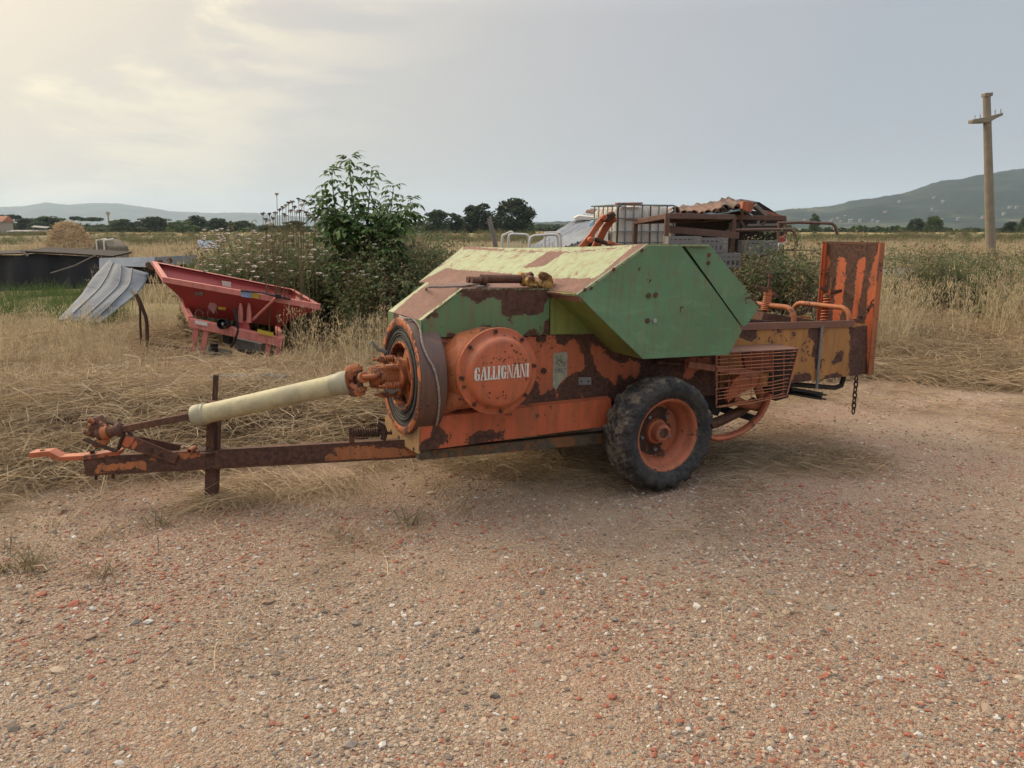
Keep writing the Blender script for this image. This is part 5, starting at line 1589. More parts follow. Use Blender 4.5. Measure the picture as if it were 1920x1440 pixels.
# ------------------------------------------------------------------ leaning post, concrete pole
o = thing_at('leaning_post', P(935, 470, 16))
f = loc(o)
MB().tube([f(932, 480, 16), f(927, 450, 16), f(917, 409, 16)], [0.055, 0.052, 0.045], 10).build('post', M_['grey_wood'] if 'grey_wood' in M_ else M_.setdefault('grey_wood', plain('grey_wood', (0.22, 0.19, 0.165), 0.9, 0.3, 5, 0.5, stretch=(6, 6, 1))), o, sharp=60)
tag(o, 'leaning grey wooden post in the weeds behind the green hood', 'post')
M_['concrete'] = plain('aged_concrete', (0.25, 0.21, 0.155), 0.9, 0.25, 3, 0.25, col2=(0.20, 0.17, 0.125))
pb = P(1857, 475, 29)
o = thing_at('utility_pole', (pb.x, 29, 0))
f = loc(o)
MB().tube([f(1859, 500, 29), f(1856.5, 430, 29), f(1853, 300, 29), f(1850, 181, 29)], [0.175, 0.168, 0.145, 0.125], 10).build('pole', M_['concrete'], o, sharp=60)
MB().beam(f(1843.5, 178.5, 29), f(1858, 177.5, 29), 0.26, 0.12, (0, 0, 1)).build('cap', M_['concrete'], o, bevel=0.01)
MB().prism([f(1824, 224, 28.84), f(1824, 230, 28.84), f(1845, 230, 28.84), f(1856, 229, 28.84), f(1868, 222, 28.84), f(1881, 216, 28.84), f(1881, 211, 28.84), f(1866, 215, 28.84), f(1850, 219, 28.84)], (0, 0.3, 0)).build('crossarm', M_['concrete'], o, bevel=0.01)
for a, b_ in (((1828, 216), (1828, 225)), ((1838, 214), (1838, 222)), ((1866, 206), (1866, 214)), ((1876.5, 204), (1876.5, 212))):
    MB().tube([f(*a, 28.98), f(*b_, 28.98)], 0.016, 6).build('pin', M_['steel'], o)
tag(o, 'tall concrete utility pole with short crossarm standing in the field', 'utility pole')

# ------------------------------------------------------------------ sheds, sheets and straw on the left
o = thing_at('plastic_covered_shed', (P(80, 530, 19).x, 19, 0))
f = loc(o)
M_['tarp_black'] = plain('black_plastic', (0.012, 0.012, 0.013), 0.45, 0.4, 3, 0.5, bscale=6)
wall = MB()
cols_ = np.linspace(-60, 238, 20)
vs = []
for j, xx in enumerate(cols_):
    yt = np.interp(xx, [-60, 40, 60, 200, 240], [477, 479, 475, 483, 486])
    yb_ = np.interp(xx, [-60, 60, 160, 240], [536, 533, 529, 522])
    off = 0.06 * math.sin(j * 1.9) + 0.04 * math.sin(j * 0.7)
    vs += [f(xx, yt, 19 + off), f(xx, (yt + yb_) / 2, 18.95 + off * 1.5), f(xx, yb_ + 12, 18.9 + off)]
n3 = len(cols_)
wall.add(vs + [v + V((0, 0.06, 0)) for v in vs], [(3 * j + k, 3 * j + k + 1, 3 * j + 4 + k, 3 * j + 3 + k) for j in range(n3 - 1) for k in range(2)] + [(3 * n3 + 3 * j + k, 3 * n3 + 3 * j + k + 1, 3 * n3 + 3 * j + 4 + k, 3 * n3 + 3 * j + 3 + k) for j in range(n3 - 1) for k in range(2)])
wall.build('plastic_wall', M_['tarp_black'], o, sharp=60)
MB().prism([f(-60, 477, 18.85), f(48, 474, 18.85), f(48, 476, 18.85), f(-60, 479, 18.85)], (0, 1.0, 0.06)).build('roof_sheet', M_['dark_void'], o)
MB().prism([f(42, 470.5, 18.8), f(120, 474, 18.8), f(210, 480, 18.8), f(210, 483, 18.8), f(120, 477, 18.8), f(42, 474, 18.8)], (0, 1.0, 0.07)).build('roof_sheet', M_['dark_void'], o)
MB().beam(f(40, 469, 18.7), f(52, 480, 18.7), 0.04, 0.04).build('broken_batten', M_['grey_wood'], o)
MB().tube([f(95, 512, 18.5), f(140, 498, 18.5), f(178, 479, 18.5)], 0.018, 5).build('pole', M_['grey_wood'], o)
tag(o, 'low shed walled with black plastic in front of the straw heap', 'shed')
o = thing_at('roofing_sheet', P(280, 490, 17.5))
f = loc(o)
M_['zinc'] = plain('old_zinc_sheet', (0.27, 0.285, 0.30), 0.65, 0.25, 2.5, 0.15, col2=(0.20, 0.215, 0.23))
MB().prism([f(186, 484, 17.4), f(290, 482, 17.4), f(290, 502, 17.3), f(262, 500, 17.2), f(225, 499, 17.2), f(186, 505, 17.3)], (0, 0.05, 0)).build('wall_sheet', M_['zinc'], o)
MB().prism([f(290, 482, 17.5), f(366, 478, 17.5), f(366, 493, 17.5), f(290, 500, 17.5)], (0, 0.04, 0)).build('wall_sheet', M_['zinc'], o)
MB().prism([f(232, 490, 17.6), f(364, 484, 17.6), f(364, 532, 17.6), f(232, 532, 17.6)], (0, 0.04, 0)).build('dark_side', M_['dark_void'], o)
for p in ((278, 496), (290, 494), (300, 491), (318, 488), (284, 502)):
    MB().lathe(f(*p, 17.25), (0, -1, 0), [(0, 0), (0, 0.07), (0.03, 0.05), (0.04, 0)], 7).build('rust_hole', M_['rust'], o)
tag(o, 'flat rusty zinc sheets behind the raised left end of the red spreader', 'roofing sheets')

M_['film'] = plain('cloudy_sheet', (0.15, 0.165, 0.185), 0.75, 0.3, 2.0, 0.1, col2=(0.10, 0.112, 0.13))
o = thing_at('crumpled_sheet', P(200, 590, 12.6))
f = loc(o)
nu, nv = 30, 22
L0 = [(207, 486, 14.2), (178, 520, 13.6), (150, 556, 12.9), (108, 600, 12.2)]
L1 = [(279, 512, 13.4), (262, 545, 13.0), (235, 570, 12.5), (188, 606, 12.0)]
mid_ = [(228, 498, 13.8), (222, 530, 13.2), (195, 563, 12.6), (150, 604, 12.0)]
vs, fs = [], []


def cat(ps, t_):
    pts_ = smooth([f(*p) for p in ps], 8)
    return pts_[int(round(t_ * (len(pts_) - 1)))]


for i in range(nu):
    t_ = i / (nu - 1)
    a, b_, c = cat(L0, t_), cat(mid_, t_), cat(L1, t_)
    for j in range(nv):
        k = j / (nv - 1)
        p = a * ((1 - k) * (1 - 2 * k)) + b_ * (4 * k * (1 - k)) + c * (k * (2 * k - 1))
        crease = 0.03 * abs(math.sin(t_ * 5 + k * 2.2)) + 0.02 * math.sin(k * 17 + t_ * 4)
        rib = 0.012 if j in (5, 11, 16) else 0
        vs.append(p + V((0, -crease - rib, 0.6 * rib + crease * 0.3)))
for i in range(nu - 1):
    for j in range(nv - 1):
        a = i * nv + j
        fs.append((a, a + 1, a + nv + 1, a + nv))
mb = MB()
mb.add(vs, fs)
oo = mb.build('sheet', M_['film'], o, sharp=30)
so = oo.modifiers.new('solid', 'SOLIDIFY')
so.thickness = 0.012
for j in (5, 11, 16):
    MB().tube([vs[i * nv + j] + V((0, -0.008, 0.006)) for i in range(nu)], 0.010, 5).build('seam', M_['steel_dull'], oo)
tag(o, 'crumpled grey sheet with ribs slumped against the black plastic shed', 'sheet')

# straw heap and old bale
hpos = P(128, 478, 40)
o = thing_at('straw_heap', (hpos.x, 40, gz1(hpos.x, 40)))
f = loc(o)
hr2_ = np.random.default_rng(8)
prof_x = [-58, -45, -30, -20, -14, -8, 0, 10, 20, 30, 40, 52, 62]
prof_y = [0, 6, 16, 30, 46, 58, 60, 61, 58, 44, 26, 10, 0]
kx = 40 / FPX


def heap_h(x, y):
    k = np.interp(x / kx, prof_x, prof_y) * kx
    return k * max(0.0, 1 - (abs(y) / (1.1 + 0.25 * k)) ** 2.2) + 0.0


vs, fs = [], []
NX_, NY_ = 70, 40
for i in range(NX_):
    for j in range(NY_):
        x_ = (-62 + 128 * i / (NX_ - 1)) * kx
        y_ = -1.7 + 3.4 * j / (NY_ - 1)
        z_ = heap_h(x_, y_)
        z_ += (0.10 * math.sin(x_ * 7 + y_ * 3) * math.sin(y_ * 6 + x_) + hr2_.normal() * 0.05) * min(1, z_ * 2)
        vs.append((x_, y_, z_ + 0.10))
for i in range(NX_ - 1):
    for j in range(NY_ - 1):
        a = i * NY_ + j
        fs.append((a, a + 1, a + NY_ + 1, a + NY_))
M_['straw_mass'] = plain('packed_straw', (0.40, 0.255, 0.115), 0.95, 0.45, 5, 1.0, col2=(0.25, 0.15, 0.065), bscale=22, stretch=(1, 1, 3))
mb = MB()
mb.add(vs, fs)
mb.build('heap', M_['straw_mass'], o, sharp=80)
st_ = MB()
for _ in range(2600):
    x_, y_ = hr2_.uniform(-58, 62) * kx, hr2_.uniform(-1.5, 0.3)
    z_ = heap_h(x_, y_) + 0.10 + hr2_.uniform(-0.02, 0.06)
    if z_ < 0.14:
        continue
    a = hr2_.uniform(0, 6.28)
    dv = V((math.cos(a), 0.4 * math.sin(a), hr2_.normal() * 0.35 - 0.25 * abs(math.cos(a)))) * hr2_.uniform(0.1, 0.3)
    p = V((x_, y_ - 0.03, z_))
    u_ = V((0, 0.2, 1)).cross(dv).normalized() * 0.012
    w_ = V((0, 0, 0.014))
    st_.add([p - dv - w_, p + dv - w_, p + dv + w_, p - dv + w_], [(0, 1, 2, 3)])
oo = st_.build('loose_straw', M_['straw'], o, sharp=180)
oo['kind'] = 'stuff'
tag(o, 'tall brown straw heap rising behind the black plastic shed', 'straw heap')
bp_ = P(207, 478, 26)
o = thing_at('old_bale', (bp_.x, 26, 0), -0.3)
MB().prism([(-0.45, -0.4, 0.5), (0.45, -0.4, 0.45), (0.42, -0.4, 1.05), (0.1, -0.4, 1.28), (-0.15, -0.4, 1.30), (-0.38, -0.4, 0.95)], (0, 0.8, 0)).build('bale', plain('grey_hay', (0.20, 0.165, 0.12), 0.95, 0.4, 9, 1.0, bscale=40, stretch=(1, 1, 3)), o, bevel=0.05)
for x_ in (-0.08, 0.22):
    MB().tube([(x_ + .04, -0.44, 0.5), (x_, -0.45, 0.9), (x_ - .02, -0.42, 1.26), (x_ - .03, 0.0, 1.3)], 0.028, 6).build('strap', M_['letter'], o)
MB().prism([(-0.75, -0.5, 0.5), (-0.35, -0.5, 0.45), (-0.45, -0.5, 0.85)], (0, 0.3, 0)).build('white_cover', M_['collar'], o, bevel=0.03)
MB().box((0, 0, 0.24), (1.0, 0.9, 0.5)).build('pallet', M_['grey_wood'], o)
tag(o, 'old grey strapped bale between the straw heap and the zinc sheets', 'bale')
o = thing_at('tarpaulin', P(392, 456, 24))
f = loc(o)
vs = [f(370, 450, 24), f(395, 451, 24.2), f(408, 458, 24.2), f(404, 466, 24), f(385, 464, 23.7), f(372, 463, 23.8)]
MB().prism(vs, (0, 0.06, 0)).build('sheet', plain('blue_grey_tarp', (0.20, 0.25, 0.31), 0.5, 0.2, 4, 0.4), o, bevel=0.01)
tag(o, 'small blue grey tarpaulin among white flowers behind the spreader', 'tarpaulin')

# ------------------------------------------------------------------ collapsed shed and scrap behind the baler
shed = thing_at('collapsed_shed', (P(1350, 470, 17).x, 17, 0))
f = loc(shed)
M_['tile'] = plain('clay_tile', (0.25, 0.145, 0.10), 0.9, 0.4, 9, 0.4, col2=(0.15, 0.095, 0.072))
M_['tile_dark'] = plain('mossy_clay_tile', (0.16, 0.115, 0.085), 0.9, 0.4, 9, 0.4)
M_['brownsteel'] = painted('brown_steel_paint', (0.115, 0.06, 0.045), wear=0.58, rough=0.6, paint2=(0.09, 0.048, 0.038))
M_['board'] = plain('old_grey_boards', (0.20, 0.185, 0.165), 0.9, 0.35, 4, 0.4, stretch=(1, 1, 8))
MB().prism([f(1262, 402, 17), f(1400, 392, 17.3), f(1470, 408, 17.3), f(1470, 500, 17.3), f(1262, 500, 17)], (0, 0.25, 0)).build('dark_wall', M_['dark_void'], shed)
MB().prism([f(1255, 399, 16.2), f(1392, 393, 16.2), f(1400, 386, 18.2), f(1270, 388, 18.2)], (0, 0, -0.05)).build('roof_deck', M_['board'], shed)
MB().prism([f(1412, 381, 17.3), f(1424, 379, 17.3), f(1466, 406, 17.3), f(1462, 408, 17.3)], (0, 1.4, 0.12)).build('roof_panel', M_['dark_void'], shed)
for a, b_, w_, mt_ in (((1416, 384), (1440, 407), 0.07, 'grey_wood'), ((1430, 396), (1464, 406), 0.06, 'rooftile'), ((1372, 407), (1472, 409), 0.10, 'brownsteel'), ((1375, 431), (1472, 433), 0.05, 'grey_wood'), ((1386, 408), (1394, 423), 0.06, 'brownsteel'),
                       ((1438, 409), (1428, 423), 0.06, 'brownsteel'), ((1390, 394), (1391, 410), 0.06, 'rooftile'), ((1400, 422), (1462, 421), 0.05, 'grey_wood'), ((1420, 420), (1424, 408), 0.06, 'grey_wood')):
    MB().beam(f(*a, 16.9), f(*b_, 16.9), w_, w_).build('beam', M_[mt_], shed, bevel=0.004)
MB().beam(f(1470, 407, 16.9), f(1472, 440, 16.9), 0.08, 0.08).build('post', M_['brownsteel'], shed)
MB().prism([f(1368, 418, 17.0), f(1388, 416, 17.0), f(1388, 428, 17.0), f(1368, 428, 17.0)], (0, 0.1, 0)).build('plank', M_['board'], shed)
MB().prism([f(1392, 423, 16.95), f(1455, 421, 16.95), f(1455, 428, 16.95), f(1392, 429, 16.95)], (0, 0.1, 0)).build('plank', M_['board'], shed)
# each clay tile
til = MB()
arcp = [(math.cos(a), math.sin(a)) for a in np.linspace(0, math.pi, 7)]
vs = []
for (L_, r0) in ((-0.23, 0.095), (0.23, 0.075)):
    for rr in (1.0, 0.82):
        vs += [(x_ * r0 * rr, L_, z_ * r0 * rr) for x_, z_ in arcp]
fs = []
for k in range(6):
    fs += [(k, k + 1, 14 + k + 1, 14 + k), (7 + k + 1, 7 + k, 21 + k, 21 + k + 1), (k + 1, k, 7 + k, 7 + k + 1), (14 + k, 14 + k + 1, 21 + k + 1, 21 + k)]
fs += [(0, 14, 21, 7), (6, 13, 27, 20)]
til.add(vs, fs)
t0 = til.build('clay_tile', M_['tile'], shed, sharp=50)
td = t0.data.copy()
td.materials.clear()
td.materials.append(M_['tile_dark'])
t0.location = f(1262, 396, 16.3)
rt = random.Random(11)
first = True
for row in range(6):
    dpt = 16.25 + row * 0.36
    n_t = 13
    for k in range(n_t):
        px = 1266 + k * 10.4 + rt.uniform(-2, 2) + row * 2
        if px > 1400 or rt.random() < 0.06:
            continue
        base = np.interp(px, [1260, 1300, 1340, 1370, 1400], [397, 394, 388, 383, 385])
        py = base + 5.5 - row * 1.25 + rt.uniform(-1.8, 1.8)
        o = rep(t0, shed)
        o.data = t0.data if rt.random() < 0.6 else td
        o.location = f(px, py, dpt)
        wild = 1 if 1345 < px < 1395 and row > 2 else 0.3
        o.rotation_euler = (0.22 + rt.uniform(-.3, .3) * wild, rt.uniform(-.5, .5) * wild, rt.uniform(-.35, .35) + rt.uniform(-1.2, 1.2) * (wild - 0.25))
        o.scale = (1.0, 1, 1)
for (px, py, d_) in ((1120, 402, 15.6), (1128, 400, 15.8), (1139, 401, 15.5), (1147, 399, 15.7), (1133, 404, 15.4), (1152, 403, 15.5)):
    o = rep(t0, shed, loc=f(px, py, d_), rot=(0.1, rt.uniform(-.3, .3), 1.2 + rt.uniform(-.3, .3)))
tag(shed, 'collapsed shed with slipped clay roof tiles and dark broken beams', 'shed')

o = thing_at('roof_sheet', P(1050, 450, 16.5))
f = loc(o)
vs, fs = [], []
NC = 60
A0, A1, B0_, B1 = f(975, 478, 15.2), f(1095, 404, 17.2), f(1045, 478, 14.8), f(1150, 404, 16.8)
for i in range(NC):
    k = i / (NC - 1)
    hgt_ = 0.035 * math.sin(k * 2 * math.pi * 9)
    vs += [A0.lerp(B0_, k) + V((0, 0, hgt_)), A1.lerp(B1, k) + V((0, 0, hgt_))]
for i in range(NC - 1):
    fs.append((2 * i, 2 * i + 2, 2 * i + 3, 2 * i + 1))
mb = MB()
mb.add(vs, fs)
oo = mb.build('corrugated_sheet', plain('pale_zinc', (0.40, 0.405, 0.41), 0.6, 0.2, 2, 0.1, col2=(0.31, 0.315, 0.32)), o, sharp=60)
so = oo.modifiers.new('solid', 'SOLIDIFY')
so.thickness = 0.008
MB().prism([f(1040, 470, 14.9), f(1150, 430, 15.3), f(1150, 436, 15.3), f(1040, 476, 14.9)], (0, 0.5, 0.2)).build('lower_sheet', M_['zinc'], o)
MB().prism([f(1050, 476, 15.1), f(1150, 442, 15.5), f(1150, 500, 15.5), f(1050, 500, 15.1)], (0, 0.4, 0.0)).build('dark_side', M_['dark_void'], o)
for k in range(9):
    a = f(1050 + k * 11, 466 - k * 3.7, 14.85)
    MB().lathe(a, (0, -1, 0.3), [(0, 0), (0, 0.02), (0.02, 0.02), (0.02, 0)], 6).build('bolt', M_['rust_dark'], oo)
MB().prism([f(1076, 409, 16.6), f(1085, 404, 16.6), f(1118, 407, 16.6), f(1108, 413, 16.6), f(1080, 412, 16.6)], (0, 0.2, 0.02)).build('torn_panel', M_['letter'], o, bevel=0.01)
tag(o, 'sloping grey corrugated roof sheet behind the white bed frames', 'roof sheet')
o = thing_at('tarpaulin', P(1112, 418, 15.9))
f = loc(o)
MB().prism([f(1103, 424, 15.8), f(1113, 413, 15.9), f(1126, 412, 15.9), f(1122, 420, 15.8), f(1110, 427, 15.7)], (0, 0.1, 0.02)).build('sheet', plain('bright_blue_tarp', (0.10, 0.26, 0.42), 0.5, 0.3, 4, 0.4), o, bevel=0.01)
tag(o, 'scrap of bright blue tarpaulin on the corrugated sheet by the orange arm', 'tarpaulin')
o = thing_at('tarpaulin', P(1350, 400, 16.2))
f = loc(o)
vs, fs = [], []
tops = [(1305, 400), (1318, 398), (1330, 396), (1345, 399), (1360, 397), (1372, 392), (1384, 389), (1391, 388), (1397, 392), (1404, 398), (1411, 402)]
for i, p in enumerate(tops):
    vs += [f(p[0], p[1], 16.1), f(p[0] + 1, p[1] + 4 + 2 * math.sin(i * 1.3), 15.95), f(p[0], p[1] + (7 if 1 < i < 9 else 3) + 1.5 * math.sin(i * 2.1), 16.0)]
for i in range(len(tops) - 1):
    for k in range(2):
        fs.append((3 * i + k, 3 * i + 3 + k, 3 * i + 4 + k, 3 * i + 1 + k))
mb = MB()
mb.add(vs, fs)
oo = mb.build('sheet', plain('faded_blue_tarp', (0.17, 0.24, 0.28), 0.6, 0.3, 4, 0.3), o, sharp=60)
oo.modifiers.new('solid', 'SOLIDIFY').thickness = 0.01
tag(o, 'faded blue tarpaulin hanging out under the clay tiles', 'tarpaulin')
o = thing_at('hollow_block', P(1402, 390, 16.0), 0.0)
f = loc(o)
blk = plain('terracotta_block', (0.40, 0.125, 0.07), 0.85, 0.2, 8, 0.3)
MB().prism([f(1391, 391, 15.8), f(1394, 377, 15.8), f(1407, 378, 15.8), f(1402, 397, 15.8)], (0, 0.02, 0)).build('front', blk, o, bevel=0.004)
MB().prism([f(1402.4, 397, 15.82), f(1407.3, 378, 15.82), f(1414.5, 383, 15.95), f(1409.5, 398, 15.95)], (0.0, 0.2, 0.0)).build('side', blk, o, bevel=0.004)
MB().prism([f(1394, 377.3, 15.83), f(1407, 378.3, 15.83), f(1413, 382.5, 15.97), f(1402, 397, 15.9), f(1391, 391, 15.85)], (0, 0.25, 0)).build('core', blk, o)
tag(o, 'orange terracotta block tilted on top of the clay tiles', 'block')

# caged water tank
ib = thing_at('caged_tank', (P(1190, 480, 13.2).x, 13.2, 0))
f = loc(ib)
M_['tank_plastic'] = plain('stained_white_plastic', (0.62, 0.57, 0.50), 0.6, 0.25, 4, 0.05, col2=(0.48, 0.41, 0.33), stretch=(3, 3, 0.5))
ztop, zbot = f(1200, 384, 13.2).z, f(1200, 470, 13.2).z - 0.2
c0_, c1_, c2_ = f(1157, 395, 13.2), f(1266, 391, 13.6), f(1132, 395, 14.2)
ux_, uy_ = (c1_ - c0_), (c2_ - c0_)
ux_.z = uy_.z = 0
WX, WY_ = ux_.length, 1.0
ux_.normalize()
uy_ = V((-ux_.y, ux_.x, 0)) if uy_.dot(V((-ux_.y, ux_.x, 0))) > 0 else V((ux_.y, -ux_.x, 0))
b0 = V((c0_.x, c0_.y, 0))


def ibp(a, c, z_):
    return b0 + ux_ * a + uy_ * c + V((0, 0, z_))


def rr_ring(a0, a1, c0, c1, r_, z_, n=5):
    out = []
    for (ca, cc, st) in ((a1 - r_, c1 - r_, 0), (a0 + r_, c1 - r_, 1), (a0 + r_, c0 + r_, 2), (a1 - r_, c0 + r_, 3)):
        for k in range(n + 1):
            an = (st + k / n) * math.pi / 2
            out.append(ibp(ca + r_ * math.cos(an), cc + r_ * math.sin(an), z_))
    return out


lv = []
nz_ = 14
for i in range(nz_):
    z_ = zbot + (ztop - 0.03 - zbot) * i / (nz_ - 1)
    ins = 0.03 + 0.008 * (i % 3 == 0) + (0.05 if i == nz_ - 1 else 0)
    lv.append(rr_ring(ins, WX - ins, ins, WY_ - ins, 0.10, z_))
nr = len(lv[0])
vs = [p for r_ in lv for p in r_]
fs = [(i * nr + k, i * nr + (k + 1) % nr, (i + 1) * nr + (k + 1) % nr, (i + 1) * nr + k) for i in range(nz_ - 1) for k in range(nr)] + [tuple(range((nz_ - 1) * nr, nz_ * nr)), tuple(range(nr))[::-1]]
mb = MB()
mb.add(vs, fs)
tank = mb.build('tank', M_['tank_plastic'], ib, sharp=50)
MB().lathe(ibp(WX * 0.55, 0.5, ztop - 0.03), (0, 0, 1), [(0, 0.16), (0.05, 0.15), (0.06, 0.0)], 16).build('lid', M_['letter'], tank)
nbar = 8
for k in range(nbar):
    a = WX * k / (nbar - 1)
    MB().tube([ibp(a, 0.0, zbot), ibp(a, 0.0, ztop)], 0.013, 6).build('cage_bar', M_['steel_dull'] if k not in (4, 6) else M_['rust'], ib)
for k in range(1, 6):
    c = WY_ * k / 6
    MB().tube([ibp(0, c, zbot), ibp(0, c, ztop)], 0.011, 6).build('cage_bar', M_['steel_dull'], ib)
for z_ in (ztop, ztop - 0.22, ztop - 0.44, ztop - 0.62, ztop - 0.85):
    pts_ = rr_ring(-0.005, WX + 0.005, -0.005, WY_ + 0.005, 0.08, z_, 4)
    MB().tube(pts_ + [pts_[0]], 0.014 if z_ == ztop else 0.011, 6, cap=False).build('cage_hoop', M_['steel_dull'], ib, sharp=60)
MB().prism([ibp(-0.02, 0.25, ztop - 0.80), ibp(-0.02, 0.75, ztop - 0.80), ibp(-0.02, 0.75, ztop - 0.42), ibp(-0.02, 0.25, ztop - 0.42)], -ux_ * 0.01).build('label_plate', M_['steel'], ib)
MB().prism([ibp(0.0, -0.02, ztop + 0.005), ibp(WX * 0.42, -0.02, ztop + 0.015), ibp(WX * 0.42, 0.08, ztop + 0.015), ibp(0.0, 0.08, ztop + 0.005)], (0, 0, 0.03)).build('red_batten', M_['rooftile'], ib)
tag(ib, 'stained white water tank in a grey wire cage behind the baler', 'water tank')
o = thing_at('garden_hose', P(1158, 440, 13.0))
f = loc(o)
MB().tube(smooth([f(1170, 382, 13.05), f(1163, 385, 13.0), f(1159, 392, 13.0), f(1158.5, 410, 13.0), f(1158, 432, 13.0), f(1156, 460, 13.0)]), 0.016, 7).build('hose', plain('dark_green_hose', (0.02, 0.045, 0.035), 0.5, 0.3), o, sharp=60)
tag(o, 'dark green hose hanging down the near corner of the caged tank', 'hose')

# orange loader arm
o = thing_at('loader_arm', P(1110, 470, 12.2))
f = loc(o)
M_['crane_orange'] = painted('loader_orange', (0.48, 0.115, 0.04), wear=0.58, rough=0.55)
MB().prism([f(1075, 474, 12.2), f(1094, 474, 12.2), f(1118, 436, 12.2), f(1139, 408, 12.2), f(1132, 402, 12.2), f(1118, 418, 12.2), f(1104, 440, 12.2)], (0, 0.12, 0)).build('arm', M_['crane_orange'], o, bevel=0.008)
MB().prism([f(1104, 474, 12.5), f(1122, 474, 12.5), f(1138, 436, 12.5), f(1155, 412, 12.5), f(1147, 402, 12.5), f(1130, 424, 12.5)], (0, 0.12, 0)).build('arm', M_['crane_orange'], o, bevel=0.008)
for p, d_ in (((1133, 408), 12.1), ((1148, 402), 12.4), ((1152, 411), 12.4), ((1108, 450), 12.1)):
    MB().lathe(f(*p, d_), (0, 1, 0), [(0, 0), (0, 0.035), (0.02, 0.05), (0.22, 0.05), (0.22, 0)], 14).build('pivot', M_['crane_orange'] if p[0] != 1148 else M_['rust'], o, sharp=40)
MB().tube([f(1115, 449, 12.3), f(1128, 453, 12.3), f(1140, 457, 12.3)], 0.035, 10).build('piston_rod', M_['rust_dark'], o)
MB().tube([f(1138, 455, 12.3), f(1165, 466, 12.3)], 0.055, 12).build('cylinder', M_['crane_orange'], o, sharp=60)
MB().prism([f(1124, 418, 12.3), f(1130, 404, 12.3), f(1152, 398, 12.3), f(1156, 404, 12.3), f(1140, 416, 12.3)], (0, 0.15, 0)).build('bracket', M_['rust_dark'], o, bevel=0.01)
tag(o, 'folded orange loader arm rising behind the green hood', 'loader arm')

# steel table frame, crates, tube frames
o = thing_at('steel_frame_table', P(1280, 470, 11.8))
f = loc(o)
A_, B_, C_, D_ = f(1192, 416, 12.4), f(1251, 405, 11.3), f(1376, 407, 12.4), f(1320, 412, 13.4)
MB().prism([A_ + V((0, 0, .03)), B_ + V((0, 0, .03)), C_ + V((0, 0, .03)), D_ + V((0, 0, .03))], (0, 0, 0.012)).build('top_plate', M_['brownsteel'], o)
for a, b_ in ((A_, B_), (B_, C_), (C_, D_), (D_, A_)):
    MB().beam(a, b_, 0.05, 0.075, (0, 0, 1)).build('top_rail', M_['brownsteel'], o, bevel=0.004)
for a in (A_, B_, C_):
    MB().beam(a, V((a.x - 0.01, a.y, -o.location.z)), 0.065, 0.065).build('leg', M_['brownsteel'], o, bevel=0.004)
MB().tube([f(1172, 412, 12.2), f(1192, 412.5, 12.3), f(1210, 413, 12.4)], 0.012, 6).build('rod', M_['rust'], o)
MB().beam(f(1256, 430, 11.6), f(1384, 442, 12.2), 0.05, 0.10, (0, 0, 1)).build('cross_rail', M_['brownsteel'], o, bevel=0.004)
tag(o, 'brown steel frame table in front of the caged tank', 'steel frame')
M_['crate'] = plain('grey_crate_plastic', (0.20, 0.19, 0.18), 0.7, 0.25, 7, 0.1)


def crate(x0, x1, y0, y1, d, label):
    c = P((x0 + x1) / 2, y1, d)
    o = thing_at('plastic_crate', c)
    w_, h_ = (x1 - x0) * d / FPX, (y1 - y0) * d / FPX
    dp = 0.4
    for z_ in (0.02, h_ - 0.02, h_ * 0.62):
        for y_ in (0, dp):
            MB().box((0, y_, z_), (w_, 0.02, 0.04)).build('rim', M_['crate'], o)
    nb_ = max(5, int(w_ / 0.06))
    sl = MB().box((0, -0.006, h_ * 0.5), (0.022, 0.014, h_ * 0.96)).build('slat', M_['crate'], o)
    sl.location.x = -w_ / 2
    for k in range(1, nb_ + 1):
        rep(sl, o, loc=(-w_ / 2 + w_ * k / nb_, 0, 0))
    for x_ in (-w_ / 2, w_ / 2):
        MB().box((x_, dp / 2, h_ / 2), (0.02, dp, h_)).build('end', M_['crate'], o)
    MB().box((0, dp / 2, 0.015), (w_, dp, 0.02)).build('floor', M_['crate'], o)
    MB().box((0, dp * 0.6, h_ * 0.25), (w_ * 0.95, 0.02, h_ * 0.5)).build('inner_wall', M_['crate'], o)
    tag(o, label, 'crate', 'grey plastic crates stacked behind the baler')


crate(1254, 1312, 444, 470, 11.0, 'grey slatted crate under the brown steel frame table, left of two')
crate(1314, 1362, 447, 474, 11.1, 'grey slatted crate under the brown steel frame table, right of two')
crate(1334, 1386, 476, 502, 11.0, 'grey crate standing lower right, close beside the green hood edge')
crate(1398, 1455, 452, 478, 12.0, 'grey crate standing on its own behind the brown tube frames')
for nm, pts_, d_, lab in (('tube_frame', [(1352, 500), (1354, 470), (1353, 450), (1357, 437), (1366, 432), (1420, 431), (1482, 430), (1488, 434), (1492, 443), (1494, 462)], 12.4, 'bent brown tube frame with rounded corners right of the steel table'),
                          ('tube_frame', [(1466, 500), (1460, 440), (1459, 418), (1500, 417), (1560, 419), (1566, 424), (1570, 440)], 13.0, 'square cornered brown tube frame reaching right over the oats')):
    o = thing_at(nm, P(*pts_[0], d_))
    f = loc(o)
    MB().tube([f(*p, d_) for p in pts_], 0.026, 8).build('tube', M_['brownsteel'], o, sharp=50)
    MB().tube([f(pts_[0][0] + 3, 470, d_), f(pts_[-1][0] - 4, 468, d_)], 0.008, 6).build('lower_rod', M_['rust_dark'], o)
    tag(o, lab, 'tube frame')
o = thing_at('fallen_panel', P(1420, 470, 12.3))
f = loc(o)
MB().prism([f(1412, 490, 12.2), f(1440, 478, 12.3), f(1470, 448, 12.4), f(1474, 440, 12.4), f(1476, 452, 12.4), f(1446, 484, 12.3), f(1418, 495, 12.2)], (0, 0.06, 0)).build('strip', M_['letter'], o, bevel=0.006)
